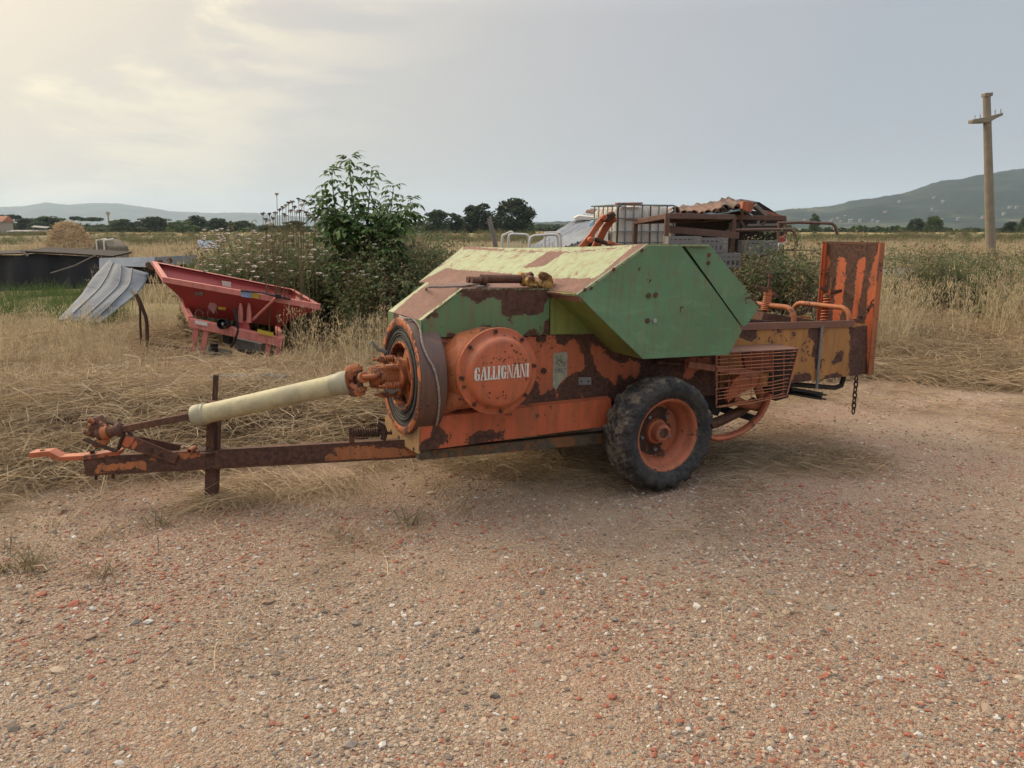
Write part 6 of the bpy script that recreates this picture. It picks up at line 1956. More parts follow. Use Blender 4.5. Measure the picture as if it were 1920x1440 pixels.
MB().prism([f(1462, 446, 12.3), f(1474, 440, 12.3), f(1474, 452, 12.3), f(1464, 455, 12.3)], (0, 0.05, 0)).build('red_patch', M_['red'], o)
tag(o, 'narrow white panel with a red patch leaning behind the weeds', 'panel')


# white tubular bed ends
def bed_end(pts, d, label, bars):
    o = thing_at('bed_frame', P(*pts[0], d))
    f = loc(o)
    MB().tube(smooth([f(*p, d) for p in pts], 4), 0.022, 8).build('frame', M_['white_tube'], o, sharp=60)
    for x_ in bars:
        MB().tube([f(x_, pts[1][1] + 6, d), f(x_, pts[0][1], d)], 0.007, 5).build('bar', M_['white_tube'], o)
    tag(o, label, 'bed frame', 'white tubular bed frames')


M_['white_tube'] = plain('white_enamel', (0.58, 0.56, 0.51), 0.45, 0.15, 8, 0.05)
bed_end([(941, 470), (942, 445), (945, 441), (958, 435), (961, 437)], 12.6, 'leftmost white bed rail, slanting and broken off short', [])
bed_end([(954, 472), (954, 446), (957, 440), (964, 439), (985, 440), (990, 443), (992, 450), (992, 472)], 12.3, 'squarish white bed end standing second from the left', [962, 969, 977, 985])
bed_end([(993, 472), (994, 450), (999, 443), (1015, 441), (1040, 440), (1045, 444), (1047, 472)], 12.0, 'wide white bed end with many thin bars', [1001, 1008, 1015, 1022, 1029, 1036])
bed_end([(1021, 470), (1022, 440), (1026, 437), (1047, 437), (1051, 441), (1052, 470)], 12.8, 'rearmost white bed end partly behind the wide one', [1030, 1040])

# plank and rubbish right of the hood, flat sheet far right
o = thing_at('leaning_board', P(1460, 515, 11.5))
f = loc(o)
MB().prism([f(1420, 515, 11.4), f(1503, 500, 11.6), f(1503, 503, 11.6), f(1420, 518, 11.4)], (0, 0.12, -0.01)).build('board', M_['zinc'], o)
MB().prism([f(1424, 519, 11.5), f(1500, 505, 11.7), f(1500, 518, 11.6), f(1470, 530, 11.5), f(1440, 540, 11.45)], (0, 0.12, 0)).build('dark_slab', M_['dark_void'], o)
tag(o, 'pale edged board lying slanted over dark rubbish right of the hood', 'board')
o = thing_at('flat_sheet', G(1760, 530, 0.3))
f = loc(o)
MB().prism([f(1690, 514, 15.5), f(1765, 512, 15.5), f(1830, 520, 15.5), f(1828, 524, 15.2), f(1760, 522, 15.2), f(1692, 523, 15.2)], (0, 0.9, 0.06)).build('sheet', M_['film'], o)
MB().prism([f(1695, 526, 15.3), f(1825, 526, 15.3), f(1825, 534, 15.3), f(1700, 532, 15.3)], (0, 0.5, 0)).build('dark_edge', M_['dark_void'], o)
MB().beam(f(1754, 513, 15.15), f(1755, 523, 15.15), 0.03, 0.02).build('red_stripe', M_['red'], o)
tag(o, 'flat zinc sheet with a red stripe lying in the grass on the right', 'sheet')
# ------------------------------------------------------------------ plants
def from_np(name, vs, fs, mat):
    me = bpy.data.meshes.new(name)
    me.from_pydata([tuple(v) for v in vs], [], fs)
    me.materials.append(mat)
    return bpy.data.objects.new(name, me)


PC = bpy.data.collections.new('plant_shapes')      # shapes used by the scattered stuff


def scatter(name, pts, rot, scl, idx, protos, stuff=True):
    c = bpy.data.collections.new(name + '_shapes')
    for i, p in enumerate(protos):
        p.name = '%s_shape_%02d' % (name, i)
        c.objects.link(p)
    me = bpy.data.meshes.new(name)
    me.from_pydata(np.asarray(pts).tolist(), [], [])
    n = len(pts)
    for an, ty, dt in (('rot', 'FLOAT_VECTOR', rot), ('scl', 'FLOAT_VECTOR', scl)):
        me.attributes.new(an, ty, 'POINT').data.foreach_set('vector', np.asarray(dt, np.float32).reshape(-1))
    me.attributes.new('idx', 'INT', 'POINT').data.foreach_set('value', np.asarray(idx, np.int32))
    o = bpy.data.objects.new(name, me)
    COL.objects.link(o)
    ng = bpy.data.node_groups.new(name + '_nodes', 'GeometryNodeTree')
    ng.interface.new_socket('Geometry', in_out='INPUT', socket_type='NodeSocketGeometry')
    ng.interface.new_socket('Geometry', in_out='OUTPUT', socket_type='NodeSocketGeometry')
    gi = ng.nodes.new('NodeGroupInput')
    go = ng.nodes.new('NodeGroupOutput')
    ci = ng.nodes.new('GeometryNodeCollectionInfo')
    ci.inputs['Collection'].default_value = c
    ci.inputs['Separate Children'].default_value = True
    ci.inputs['Reset Children'].default_value = True
    ip = ng.nodes.new('GeometryNodeInstanceOnPoints')
    ip.inputs['Pick Instance'].default_value = True

    def na(nm, ty):
        q_ = ng.nodes.new('GeometryNodeInputNamedAttribute')
        q_.data_type = ty
        q_.inputs[0].default_value = nm
        return [s_ for s_ in q_.outputs if s_.enabled and s_.name == 'Attribute'][0]
    er = ng.nodes.new('FunctionNodeEulerToRotation')
    ng.links.new(na('rot', 'FLOAT_VECTOR'), er.inputs[0])
    ng.links.new(gi.outputs[0], ip.inputs['Points'])
    ng.links.new(ci.outputs[0], ip.inputs['Instance'])
    ng.links.new(er.outputs[0], ip.inputs['Rotation'])
    ng.links.new(na('scl', 'FLOAT_VECTOR'), ip.inputs['Scale'])
    ng.links.new(na('idx', 'INT'), ip.inputs['Instance Index'])
    ng.links.new(ip.outputs[0], go.inputs[0])
    mo = o.modifiers.new('scatter', 'NODES')
    mo.node_group = ng
    if stuff:
        o['kind'] = 'stuff'
    return o


def strip(vs, fs, p, w0, side, taper=0.25):
    o = len(vs)
    m_ = len(p)
    for i, q_ in enumerate(p):
        w_ = w0 * (1 - (1 - taper) * i / (m_ - 1))
        vs.append(q_ - side * w_)
        vs.append(q_ + side * w_)
    for i in range(m_ - 1):
        fs.append((o + 2 * i, o + 2 * i + 1, o + 2 * i + 3, o + 2 * i + 2))


def clump_flat(seed, n, rad, hmax, mat, L=(0.2, 0.55), wd=(0.0016, 0.0032), comb=0.0):
    r = np.random.default_rng(seed)
    vs, fs = [], []
    a0 = r.uniform(0, 6.28)
    for _ in range(n):
        a = a0 + r.normal() * comb if comb else r.uniform(0, 6.28)
        b = np.array([r.normal() * rad, r.normal() * rad, r.uniform(0, hmax) ** 1.0])
        l = r.uniform(*L)
        d = np.array([math.cos(a), math.sin(a), 0])
        cv = np.array([-d[1], d[0], 0]) * r.normal() * 0.25
        tilt = r.normal() * 0.22
        pts = [b + d * l * (t_ - 0.5) + cv * l * (t_ - 0.5) ** 2 * 2 + np.array([0, 0, max(-b[2], l * tilt * (t_ - 0.5)) + 0.10 * l * (1 - (2 * t_ - 1) ** 2)]) for t_ in (0, 0.35, 0.7, 1.0)]
        sd = np.cross(d, r.normal(size=3))
        sd /= np.linalg.norm(sd) + 1e-9
        strip(vs, fs, pts, r.uniform(*wd), sd, 0.6)
    return from_np('c', vs, fs, mat)


def clump_stand(seed, n, rad, H, mat, oats=True, lean=0.35, wd=(0.0015, 0.003), matidx=None):
    r = np.random.default_rng(seed)
    vs, fs = [], []
    for _ in range(n):
        b = np.array([r.normal() * rad, r.normal() * rad, -0.03])
        h = r.uniform(*H)
        a = r.uniform(0, 6.28)
        d = np.array([math.cos(a), math.sin(a), 0])
        k = abs(r.normal()) * lean
        pts = [b + np.array([0, 0, h * t_ * (1 - 0.25 * k * t_)]) + d * h * k * t_ ** 1.8 for t_ in (0, 0.3, 0.6, 0.85, 1.0)]
        sd = np.cross(d + 0.01, [0, 0, 1.0])
        a2 = r.uniform(0, 6.28)
        sd = np.array([math.cos(a2), math.sin(a2), 0])
        strip(vs, fs, pts, r.uniform(*wd), sd, 0.5)
        if r.random() < 0.5:                      # a dry leaf
            q0 = b + (pts[2] - b) * r.uniform(0.3, 1)
            a3 = r.uniform(0, 6.28)
            dl = np.array([math.cos(a3), math.sin(a3), 0])
            l = r.uniform(0.1, 0.28)
            strip(vs, fs, [q0, q0 + dl * l * 0.5 + np.array([0, 0, 0.35 * l]), q0 + dl * l - np.array([0, 0, 0.1 * l])], r.uniform(0.002, 0.004), np.cross(dl, [0, 0, 1.0]), 0.1)
        if oats and r.random() < 0.85:
            for q_ in range(r.integers(5, 11)):
                t_ = r.uniform(0, 1)
                p = pts[-1] * (1 - t_ * 0.5) + pts[-2] * t_ * 0.5
                off = np.array([r.normal(), r.normal(), 0]) * 0.028 * (0.5 + t_)
                c = p + off + np.array([0, 0, -0.03])
                l, w_ = r.uniform(0.010, 0.018), r.uniform(0.0028, 0.005)
                e = np.array([math.cos(a2 + q_), math.sin(a2 + q_), 0]) * w_
                o = len(vs)
                vs += [c + [0, 0, l], c + e, c - [0, 0, l], c - e]
                fs.append((o, o + 1, o + 2, o + 3))
    return from_np('c', vs, fs, mat)


def clump_weed(seed, n, rad, H, mat, leaf=(0.045, 0.10), nl=34, spread=0.12):
    r = np.random.default_rng(seed)
    vs, fs = [], []
    for _ in range(n):
        b = np.array([r.normal() * rad, r.normal() * rad, -0.03])
        h = r.uniform(*H)
        a = r.uniform(0, 6.28)
        d = np.array([math.cos(a), math.sin(a), 0])
        k = abs(r.normal()) * 0.2
        pos = lambda t_: b + np.array([0, 0, h * t_]) + d * h * k * t_ ** 2
        a2 = r.uniform(0, 3.14)
        strip(vs, fs, [pos(t_) for t_ in (0, 0.35, 0.7, 1.0)], 0.004, np.array([math.cos(a2), math.sin(a2), 0]), 0.4)
        for q_ in range(nl):
            t_ = r.uniform(0.08, 1.0)
            a3 = r.uniform(0, 6.28)
            e = np.array([math.cos(a3), math.sin(a3), r.uniform(-0.3, 0.6)])
            l = r.uniform(*leaf) * (1.15 - 0.5 * t_)
            p0_ = pos(t_) + e * spread * (1 - 0.7 * t_) * r.uniform(0, 1)
            sd = np.cross(e, [0, 0, 1.0])
            sd /= np.linalg.norm(sd) + 1e-9
            o = len(vs)
            w_ = l * r.uniform(0.16, 0.32)
            m_ = p0_ + e * l * 0.5 + np.array([0, 0, 0.01])
            tip = p0_ + e * l + np.array([0, 0, -0.25 * l])
            vs += [p0_, m_ + sd * w_, tip, m_ - sd * w_]
            fs.append((o, o + 1, o + 2, o + 3))
    return from_np('c', vs, fs, mat)


def in_view(n, x0, x1, y0, y1, seed, dens=None):
    r = np.random.default_rng(seed)
    x, y = r.uniform(x0, x1, n * 3), r.uniform(y0, y1, n * 3)
    k = (np.abs(x) < y * 0.74 + 1.3)
    if dens is not None:
        k &= r.uniform(0, 1, n * 3) < dens(x, y)
    return x[k][:n], y[k][:n]


def place(x, y, seed, s0, s1, nproto, tilt=0.12, zs=None, zoff=0.0):
    r = np.random.default_rng(seed)
    n = len(x)
    z = gz(x, y) + zoff
    sc_ = r.uniform(s0, s1, (n, 1)) * np.ones((1, 3))
    if zs is not None:
        sc_[:, 2] *= r.uniform(*zs, n)
    rot = np.stack([r.normal(size=n) * tilt, r.normal(size=n) * tilt, r.uniform(0, 6.28, n)], 1)
    return np.stack([x, y, z], 1), rot, sc_, r.integers(0, nproto, n)


def px_of(x, y):                       # photo column of a ground place (to keep oats off what the photo shows bare)
    return 960 + FPX * x / (y * math.cos(PITCH) + 0.3)


# clear strip right round the machine and the things that must stay visible
def free(x, y):
    k = np.ones_like(x)
    lx = (x - bo.x) * bX.x + (y - bo.y) * bX.y
    ly_ = (x - bo.x) * bY.x + (y - bo.y) * bY.y
    k[(lx > -1.7) & (lx < 2.6) & (ly_ > -0.3) & (ly_ < far + 0.25)] = 0
    return k


def clear_of(x, y):                    # ground kept open before and under the spreader
    c = px_of(x, y)
    return np.where((c > 275) & (c < 665) & (y > 9.2) & (y < 11.1), 0.0, np.where((c > 345) & (c < 545) & (y > 8.5) & (y < 9.4), 0.2, np.where((c > 325) & (c < 550) & (y > 6.9) & (y < 8.1), 0.35, np.where((c > 115) & (c < 240) & (y > 6.5) & (y < 7.6), 0.45, 1.0))))


# flat-lying hay over the field
ex = lambda x, y: np.clip((edge(x, y) + 0.12 + 0.25 * wob(x * 2.1, y * 2.3)) / 0.5, 0, 1) * free(x, y)
prot = [clump_flat(20 + i, 120, 0.16, 0.05, M_['straw' if i % 3 else 'straw_grey'], comb=0.7 if i % 2 else 0) for i in range(6)]
x, y = in_view(5200, -9, 9.5, 4.2, 12.5, 31, lambda x, y: ex(x, y) * np.clip(9.0 / y, 0.3, 1) ** 1.2 * clear_of(x, y))
scatter('dry_hay', *place(x, y, 1, 0.8, 1.35, 6), prot)
# ragged standing stalks over the hay
prot = [clump_stand(40 + i, 34, 0.10, (0.12, 0.38), M_['straw'], oats=False, lean=0.7) for i in range(4)]
x, y = in_view(2600, -9, 9.5, 4.3, 12.5, 32, lambda x, y: ex(x, y) * np.clip(edge(x, y) / 0.5, 0, 1) * np.clip(0.5 + 0.9 * wob(x * 1.5 + 3, y * 1.5), 0.1, 1) * clear_of(x, y))
scatter('dry_grass', *place(x, y, 2, 0.7, 1.25, 4), prot)
# wild oats: tall at the left, in front of the bush and on the right
prot = [clump_stand(50 + i, 22, 0.12, (0.45, 0.95), M_['oat'], oats=True, lean=0.35) for i in range(6)]


def oat_d(x, y):
    c = px_of(x, y)
    left = (c < 330) * (y > 7.6) * (y < 11.3) * np.where(c < 250, 0.7, 0.35)
    gapb = (c > 560) * (c < 860) * (y > 7.6) * (y < 12) * 0.6
    right = (c > 1560) * (y > 9.2) * (y < 24) * np.where((c > 1680) & (c < 1845) & (y < 15.4), 0.22, 0.95)
    mid = (c > 1370) * (c < 1560) * (y > 9.4) * (y < 12.5) * 0.7
    return np.clip(left + gapb + right + mid, 0, 1) * free(x, y) * clear_of(x, y)


x, y = in_view(2600, -12, 17, 7.2, 24, 33, oat_d)
sc_o = place(x, y, 3, 0.75, 1.15, 6)
k = px_of(x, y)
sc_o[2][:] *= np.where(k > 1560, np.clip(1.12, 0, 2), np.where(k < 330, 0.72, 0.9))[:, None]
scatter('wild_oats', *sc_o, prot)
prot = [clump_stand(60 + i, 30, 0.22, (0.3, 0.8), M_['oat' if i % 2 else 'straw_grey'], oats=True, lean=0.3, wd=(0.004, 0.007)) for i in range(4)]
x, y = in_view(3800, -34, 40, 14, 62, 34, lambda x, y: np.clip(16 / y, 0.2, 1) * np.where(px_of(x, y) > 1450, 1, np.where(px_of(x, y) < 380, 0.6 * ((y > 20.5) | ((px_of(x, y) > 225) & (y > 14.3))), 0.45)))
scatter('field_grass', *place(x, y, 4, 0.8, 1.4, 4), prot)

prot = [clump_weed(75 + i, 9, 0.5, (0.5, 1.3), M_['weed_dry' if i % 2 else 'weed'], leaf=(0.10, 0.22), nl=22, spread=0.3) for i in range(4)]
x, y = in_view(2600, -100, 110, 70, 132, 39, lambda x, y: np.clip(0.45 + 0.8 * wob(x * 0.10, y * 0.12) + (y > 110) * 0.4, 0.03, 1))
scatter('bank_scrub', *place(x, y, 11, 0.5, 1.0, 4), prot)
# green weeds
prot = [clump_weed(70 + i, 7, 0.12, (0.6, 1.15), M_['weed' if i not in (3, 5) else 'weed_dry']) for i in range(6)]


def weed_d(x, y):
    c = px_of(x, y)
    a = (c > 365) * (c < 880) * (y > 9.6) * (y < 15) * np.where(y < 10.4, 0.55, 0.9)
    b_ = (c > 1370) * (c < 1545) * (y > 10.3) * (y < 13) * 0.5
    c_ = (c > 1650) * (y > 11) * (y < 20) * 0.5 * (wob(x * .8, y * .8) > 0.0)
    d_ = (c < 180) * (y > 12) * (y < 13) * 0.015
    return np.clip(a + b_ + c_ + d_, 0, 1) * free(x, y) * clear_of(x, y)


x, y = in_view(4200, -12, 15, 9.4, 20, 35, weed_d)
pw = place(x, y, 5, 0.8, 1.2, 6)
c = px_of(x, y)
hmul = np.where((c > 365) & (c < 880), np.interp(c, [365, 430, 500, 560, 620, 700, 780, 830, 880], [0.85, 1.2, 1.32, 1.3, 1.35, 1.4, 1.3, 1.25, 1.1]), np.where(c < 1545, 1.22, 1.0))
pw[2][:] *= hmul[:, None]
scatter('green_weeds', *pw, prot)
prot = [clump_stand(80 + i, 60, 0.14, (0.15, 0.42), M_['grass_green'], oats=False, lean=0.4, wd=(0.002, 0.004)) for i in range(3)]
x, y = in_view(620, -12, 2, 11, 19, 36, lambda x, y: (px_of(x, y) < 240) * 0.3 + (px_of(x, y) > 760) * (px_of(x, y) < 900) * 0.4)
scatter('green_grass', *place(x, y, 6, 0.8, 1.3, 3), prot)
# pale flower heads through the weeds
r = np.random.default_rng(90)
vs, fs = [], []
heads = [(r.uniform(372, 620), r.uniform(432, 520)) for _ in range(75)] + [(r.uniform(640, 720), r.uniform(455, 560)) for _ in range(16)] + [(r.uniform(370, 430), r.uniform(428, 470)) for _ in range(24)]
for (px, py) in heads:
    c = np.array(P(px, py, r.uniform(9.7, 10.6)))
    R1 = r.uniform(0.022, 0.042)
    o = len(vs)
    for k in range(8):
        a = k * math.pi / 4
        vs.append(c + [math.cos(a) * R1, math.sin(a) * R1, 0.006 * math.sin(3 * a)])
    vs.append(c + [0, 0, -R1 * 0.7])
    vs.append(c + [0, 0, R1 * 0.25])
    for k in range(8):
        fs += [(o + k, o + (k + 1) % 8, o + 9), (o + (k + 1) % 8, o + k, o + 8)]
fh = from_np('white_flower_heads', vs, fs, M_['flower'])
COL.objects.link(fh)
fh['kind'] = 'stuff'
st_ = MB()
for (px, py) in heads:
    pass

# dry umbels standing against the sky
um = [(519, 367), (505, 404), (512, 412), (524, 396), (530, 392), (536, 388), (541, 383), (548, 381), (552, 391), (560, 376), (566, 387), (570, 379), (493, 403), (498, 414), (516, 402), (509, 422), (574, 401), (590, 404),
      (533, 405), (545, 398), (556, 400), (562, 398), (591, 415), (577, 407), (500, 430), (588, 433)]
sg = MB()
for i, (px, py) in enumerate(um):
    d_ = 10.2 + 0.5 * math.sin(i * 2.3)
    top = P(px, py, d_)
    bx_ = px + 6 * math.sin(i * 1.7)
    base = P(bx_, 530, d_)
    base.z = gz1(base.x, base.y) - 0.03
    o = empty('dry_umbel', base)
    tp = top - base
    md = tp * 0.55 + V((0.03 * math.sin(i), 0, 0))
    sb = MB().tube([V((0, 0, 0)), md, tp], [0.006, 0.005, 0.0035], 5)
    sides = []
    for k in range(i % 3):
        a = i * 1.3 + k * 2.6
        fr_ = 0.72 + 0.1 * k + 0.03 * math.sin(i)
        s0 = md.lerp(tp, (fr_ - 0.55) / 0.45)
        s1 = s0 + V((0.09 * math.cos(a), 0.09 * math.sin(a), 0.10 + 0.05 * math.sin(i * 2)))
        sb.tube([s0, s0.lerp(s1, 0.5) + V((0.02 * math.cos(a), 0.02 * math.sin(a), -0.01)), s1], [0.003, 0.003, 0.002], 4)
        sides.append(s1)
    sb.build('stem', M_['weed_dry'], o, sharp=80)
    hb = MB()
    R1 = 0.022 + 0.018 * abs(math.sin(i * 3.1))
    for k in range(9):
        a = k * 2.4
        rr = R1 * math.sqrt((k + 0.5) / 9)
        e = tp + V((rr * math.cos(a), rr * math.sin(a), 0.024 - 8 * rr * rr + 0.006 * math.sin(i * 5 + k) + 0.3 * rr * math.cos(a) * math.sin(i * 2.7)))
        hb.beam(tp - V((0, 0, 0.01)), e, 0.003, 0.003)
        hb.lathe(e, (0, 0, 1), [(-0.004, 0), (0.0, 0.010), (0.008, 0.009), (0.01, 0)], 6)
    for s1 in sides:
        for k in range(5):
            a = k * 2.4 + i
            e = s1 + V((0.016 * math.cos(a), 0.016 * math.sin(a), 0.014 + 0.004 * math.sin(k * 3)))
            hb.beam(s1, e, 0.0025, 0.0025)
            hb.lathe(e, (0, 0, 1), [(-0.004, 0), (0.0, 0.008), (0.006, 0.007), (0.008, 0)], 6)
    hb.build('flower_head', M_['umbel_brown'] if i % 5 else M_['flower'], o, sharp=80)
    place_ = 'tallest dry flower stalk left of the elder bush' if i == 0 else 'dry brown flower stalk standing against the sky left of the elder bush'
    tag(o, place_, 'flower stalk', 'dry flower stalks left of the elder bush')

# elder bush with its single compound leaves
el = empty('elder_bush', (P(690, 560, 11).x, 11, gz1(P(690, 560, 11).x, 11)))
f = loc(el)
vs, fs = [], []
rl = np.random.default_rng(12)


def leaflet(o3, dirv, l, w_, droop):
    dirv = dirv / np.linalg.norm(dirv)
    sd = np.cross(dirv, [0, 0, 1.0])
    sd /= np.linalg.norm(sd)
    p = [o3, o3 + dirv * l * 0.35 + [0, 0, 0.06 * l], o3 + dirv * l * 0.7 - [0, 0, 0.10 * l * droop], o3 + dirv * l - [0, 0, 0.35 * l * droop]]
    ws = [0.12, 1.0, 0.75, 0.05]
    o = len(vs)
    for q_, k in zip(p, ws):
        vs.append(q_ - sd * w_ * k - np.array([0, 0, 0.0]))
        vs.append(q_ + np.array([0, 0, -0.10 * w_]))
        vs.append(q_ + sd * w_ * k)
    for i in range(3):
        for j in range(2):
            a = o + 3 * i + j
            fs.append((a, a + 1, a + 4, a + 3))


strip(vs, fs, [np.array([0, 0, 0.0]), np.array([0.08, 0, 0.03]), np.array([0.17, 0, 0.02])], 0.003, np.array([0, 1.0, 0]), 0.6)
for t_, sgn in ((0.07, 1), (0.07, -1), (0.125, 1), (0.125, -1)):
    leaflet(np.array([t_, 0, 0.028]), np.array([0.75, sgn * 0.8, -0.1]), 0.115, 0.027, 1.0)
leaflet(np.array([0.17, 0, 0.02]), np.array([1.0, 0.0, -0.25]), 0.135, 0.031, 1.0)
leaf0 = from_np('leaf', vs, fs, M_['elder'])
leaf_me = leaf0.data
leaf_me.polygons.foreach_set('use_smooth', [True] * len(leaf_me.polygons))
bpy.data.objects.remove(leaf0)
stems = [[(688, 560), (680, 470), (662, 380), (655, 297)], [(690, 560), (688, 470), (690, 400), (697, 318)], [(684, 560), (650, 470), (630, 400), (622, 328)], [(680, 560), (640, 480), (610, 420), (592, 388)],
         [(694, 560), (715, 470), (730, 410), (738, 350)], [(696, 560), (730, 480), (755, 420), (770, 378)], [(690, 560), (668, 460), (640, 420), (600, 372)], [(692, 560), (710, 450), (700, 380), (682, 340)],
         [(690, 560), (700, 470), (745, 440), (765, 430)], [(690, 560), (655, 490), (640, 440), (648, 410)]]
nleaf = 0
for si, st in enumerate(stems):
    dd = 11 + 0.35 * math.sin(si * 2.1)
    pts_ = smooth([f(px, py, dd + 0.0) for px, py in st], 10)
    MB().tube(pts_, list(np.linspace(0.022, 0.004, len(pts_))), 6).build('stem', M_['bark'], el, sharp=80)
    ang = si
    n_ = len(pts_)
    lo_ = 10
    for k in range(lo_, n_):
        t_ = k / (n_ - 1)
        step_ = 2 if k % 2 == 0 else 0
        for w2 in range(2 if k < n_ - 1 else 4):
            if nleaf >= 300:
                break
            if rl.random() < 0.06:
                continue
            a = ang + w2 * math.pi + rl.normal() * 0.35
            o = bpy.data.objects.new('leaf', leaf_me)
            COL.objects.link(o)
            o.parent = el
            o.location = pts_[k] + V((0, 0, rl.uniform(-0.02, 0.02)))
            o.rotation_euler = (rl.normal() * 0.25, rl.uniform(-0.25, 0.35) - 0.5 * (k >= n_ - 1), a)
            sc_ = rl.uniform(0.8, 1.25) * (1.0 if t_ < 0.85 else 0.75)
            o.scale = (sc_, sc_, sc_)
            nleaf += 1
        ang += 1.571
rr = np.random.default_rng(77)
low = MB()
vs, fs = [], []
for _ in range(420):                   # the dense lower leaves, past what can be picked apart
    px, py = rr.normal(690, 45), rr.uniform(395, 520)
    if abs(px - 690) > 105:
        continue
    p = np.array(f(px, py, 11 + rr.normal() * 0.35))
    for k in range(4):
        a = rr.uniform(0, 6.28)
        leaflet(p, np.array([math.cos(a), math.sin(a), -0.1]), 0.11, 0.024, 1.0)
lw = from_np('lower_foliage', vs, fs, M_['elder'])
COL.objects.link(lw)
lw.parent = el
lw['kind'] = 'stuff'
print('LEAVES', nleaf)
tag(el, 'tall dark green elder bush rising above the weeds behind the spreader', 'elder bush')

# ------------------------------------------------------------------ gravel and litter on the yard
PEBM = []
PCOL = [(0.42, 0.305, 0.21), (0.28, 0.19, 0.135), (0.35, 0.13, 0.08), (0.32, 0.165, 0.105), (0.27, 0.225, 0.18), (0.48, 0.37, 0.265), (0.60, 0.56, 0.49), (0.17, 0.135, 0.105)]
protos = []
for i, c in enumerate(PCOL):
    pm = plain('stone_%d' % i, c, 0.85, 0.3, 60, 0.15, bscale=200, spec=0.3)
    for q_ in range(2):
        bm = bmesh.new()
        bmesh.ops.create_icosphere(bm, subdivisions=1, radius=1)
        r = np.random.default_rng(200 + i * 3 + q_)
        for v in bm.verts:
            v.co *= r.uniform(0.72, 1.15)
            v.co.z *= 0.62
        me = bpy.data.meshes.new('pebble')
        bm.to_mesh(me)
        bm.free()
        me.materials.append(pm)
        protos.append(bpy.data.objects.new('pebble', me))
r = np.random.default_rng(300)
N = 310000
px, py = r.uniform(-260, 2180, N), 1600 - (1600 - 690) * r.uniform(0, 1, N) ** 0.92
rx, ry, rz = (px - 960) / FPX, None, None
dy = math.cos(PITCH) - math.sin(PITCH) * (py - 720) / FPX
dz = -math.sin(PITCH) - math.cos(PITCH) * (py - 720) / FPX
t_ = -EYE / dz
x, y = rx * t_, dy * t_
k = (edge(x, y) < 0.35 + 0.2 * wob(x * 3, y * 3))
lx = (x - bo.x) * bX.x + (y - bo.y) * bX.y
dens = np.clip(0.60 + 0.60 * wob(x * 0.9 + 5, y * 1.1) + 0.3 * wob(x * 3.1, y * 2.7), 0.08, 1) * (1 - 0.8 * np.exp(-((x - 1.75) ** 2 / 0.5 + (y - 3.05) ** 2 / 0.10))) * (1 - 0.75 * np.exp(-((x - 0.30) ** 2 / 0.25 + (y - 2.65) ** 2 / 0.06))) * (1 - 0.6 * np.exp(-((x - 1.1) ** 2 / 0.2 + (y - 2.4) ** 2 / 0.05))) * (1 - 0.6 * np.exp(-((x + 1.2) ** 2 / 0.3 + (y - 2.45) ** 2 / 0.05)))
k &= r.uniform(0, 1, N) < dens
x, y = x[k], y[k]
n = len(x)
size = 0.0022 + 0.0026 * r.pareto(2.5, n)
size = np.clip(size * (0.66 + 0.12 * y), 0.0020, 0.0125)
big_ = r.uniform(0, 1, n) < 0.0011
size[big_] = r.uniform(0.014, 0.028, big_.sum())
scl = size[:, None] * np.stack([r.uniform(0.8, 1.5, n), r.uniform(0.7, 1.2, n), r.uniform(0.6, 1.1, n)], 1)
rot = np.stack([r.normal(size=n) * 0.25, r.normal(size=n) * 0.25, r.uniform(0, 6.28, n)], 1)
redp = np.clip(0.23 + 0.16 * wob(x * 1.3, y * 1.4), 0.06, 0.42)
u = r.uniform(0, 1, n)
ci = np.where(u < redp, r.choice([2, 3], n), r.choice([0, 1, 4, 5, 6, 7, 0, 5, 4, 0, 1, 6], n))
pts = np.stack([x, y, gz(x, y) + size * 0.12], 1)
scatter('gravel', pts, rot, scl, np.where((ci == 6) & (r.uniform(0, 1, n) < 0.55), 5, ci) * 2 + r.integers(0, 2, n), protos)
print('PEBBLES', n)
# scattered straw on the yard: by the field's edge, behind the wheel, round the parking leg
prot = [clump_flat(100 + i, 26, 0.13, 0.012, M_['straw_grey' if i % 2 else 'straw'], L=(0.06, 0.28), wd=(0.0011, 0.0022)) for i in range(5)]


def lit_d(x, y):
    e = edge(x, y)
    d_ = np.clip(1 + e / 1.5, 0, 1) ** 1.6 * 0.9
    d_ = d_ + 0.95 * np.exp(-((x - 1.75) ** 2 / 0.35 + (y - 5.35) ** 2 / 0.10)) + 0.6 * np.exp(-((x - 0.2) ** 2 / 1.2 + (y - 5.4) ** 2 / 0.6))
    d_ = d_ + 0.28 * (x > 1.0) * (y > 5.6) * (e < 0) + 0.03
    return np.clip(d_ * (0.6 + 0.6 * wob(x * 2, y * 2)), 0, 1)


x, y = in_view(2300, -6, 8, 2.6, 9.5, 37, lit_d)
scatter('straw_litter', *place(x, y, 7, 0.7, 1.2, 5, 0.05, zoff=0.004), prot)
# dense loose mat behind the wheel
prot = [clump_flat(110 + i, 90, 0.12, 0.03, M_['straw_grey'], L=(0.08, 0.3), wd=(0.0012, 0.0024)) for i in range(3)]
r = np.random.default_rng(38)
x = np.concatenate([r.normal(1.75, 0.42, 60), r.normal(0.1, 0.5, 40)])
y = np.concatenate([r.normal(5.35, 0.16, 60), r.normal(5.35, 0.25, 40)])
scatter('straw_mat', *place(x, y, 8, 0.7, 1.1, 3, 0.05), prot)
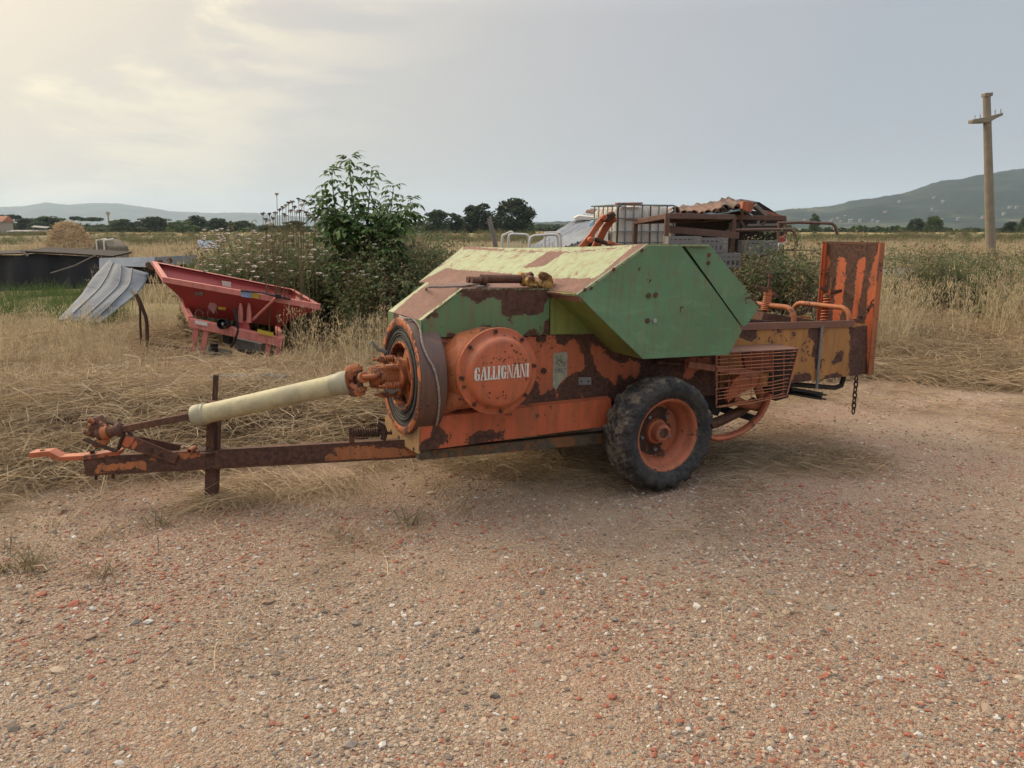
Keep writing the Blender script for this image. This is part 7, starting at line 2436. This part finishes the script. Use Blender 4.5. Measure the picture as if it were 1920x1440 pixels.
# little heap of straw under the parking leg, dry tufts on the gravel
jg = G(400, 938)
prot = [clump_flat(120 + i, 150, 0.10, 0.06, M_['straw'], L=(0.2, 0.55), wd=(0.0013, 0.0026), comb=0.30) for i in range(2)]
x = np.array([jg.x + 0.02, jg.x + 0.12, jg.x + 0.28, jg.x + 0.10, jg.x + 0.42, jg.x + 0.62, jg.x + 0.80, jg.x + 0.3])
y = np.array([jg.y - 0.12, jg.y - 0.09, jg.y + 0.02, jg.y + 0.08, jg.y + 0.06, jg.y + 0.12, jg.y + 0.2, jg.y + 0.2])
pp = place(x, y, 9, 0.75, 1.0, 2, 0.06)
pp[1][:, 2] = np.random.default_rng(1).normal(size=len(x)) * 0.25 - np.array([0, 0])[0]
pp[2][:, 2] *= np.array([0.75, 0.8, 0.7, 0.6, 0.45, 0.4, 0.35, 0.4])
sh = scatter('straw_bundle', *pp, prot)
prot = [clump_stand(130 + i, 40, 0.045, (0.03, 0.09), M_['weed_dry' if i else 'straw_grey'], oats=False, lean=1.0, wd=(0.0008, 0.0016)) for i in range(2)]
tf = [(60, 1060), (75, 1075), (10, 1070), (190, 1085), (640, 1005), (645, 1015), (770, 985), (300, 990), (100, 985), (1060, 860), (180, 1010), (30, 1030), (870, 960)]
gx = [G(*p) for p in tf]
x, y = np.array([p.x for p in gx]), np.array([p.y for p in gx])
scatter('dry_tufts', *place(x, y, 10, 0.8, 1.3, 2), prot)

# ------------------------------------------------------------------ air
hzm = bpy.data.materials.new('haze_air')
hzm.use_nodes = True
t = hzm.node_tree
t.nodes.clear()
pv = nd(t, 'ShaderNodeVolumePrincipled', {'Color': (0.62, 0.80, 1.0), 'Density': 0.000095, 'Anisotropy': 0.15})
nd(t, 'ShaderNodeOutputMaterial', {'Volume': pv.outputs[0]})
hb = MB().box((0, 4900, 195), (20000, 10400, 400)).build('haze', hzm)
hb['kind'] = 'stuff'

# ------------------------------------------------------------------ what the ground, the far land and the loose stuff are
NOTE = {'ground': ('dry gravel yard turning into a straw covered field', 'ground'), 'wooded_hill': ('long wooded hill rising to the right', 'hill'),
        'mountain_range': ('pale blue mountains far away on the left', 'mountains'), 'distant_hedge': ('dark hedges and bushes along the far edge of the field', 'hedge'),
        'distant_scrub': ('low dark scrub below the hill on the right', 'scrub'), 'dry_hay': ('dry yellow hay lying flat over the field edge', 'hay'),
        'dry_grass': ('short dry grass standing in the hay', 'grass'), 'wild_oats': ('tall pale wild oats with drooping seed heads', 'wild oats'),
        'field_grass': ('dry field grass beyond the machines', 'grass'), 'bank_scrub': ('dull scrub along the low bank across the field', 'scrub'), 'green_weeds': ('tall dark green weeds behind the machines', 'weeds'),
        'green_grass': ('short green grass before the black shed', 'grass'), 'white_flower_heads': ('pale flower heads in the green weeds', 'flowers'),
        'gravel': ('loose red, white and tan gravel on the yard', 'gravel'), 'straw_litter': ('thin straw scattered over the gravel', 'straw'),
        'straw_mat': ('matted straw behind the wheel', 'straw'), 'straw_bundle': ('small heap of straw at the parking leg', 'straw'),
        'dry_tufts': ('small withered tufts growing in the gravel', 'tufts'), 'haze': ('thin evening haze over the plain', 'haze')}
for nm, (la, ca) in NOTE.items():
    o = bpy.data.objects.get(nm)
    if o is not None:
        o['label'] = la
        o['category'] = ca
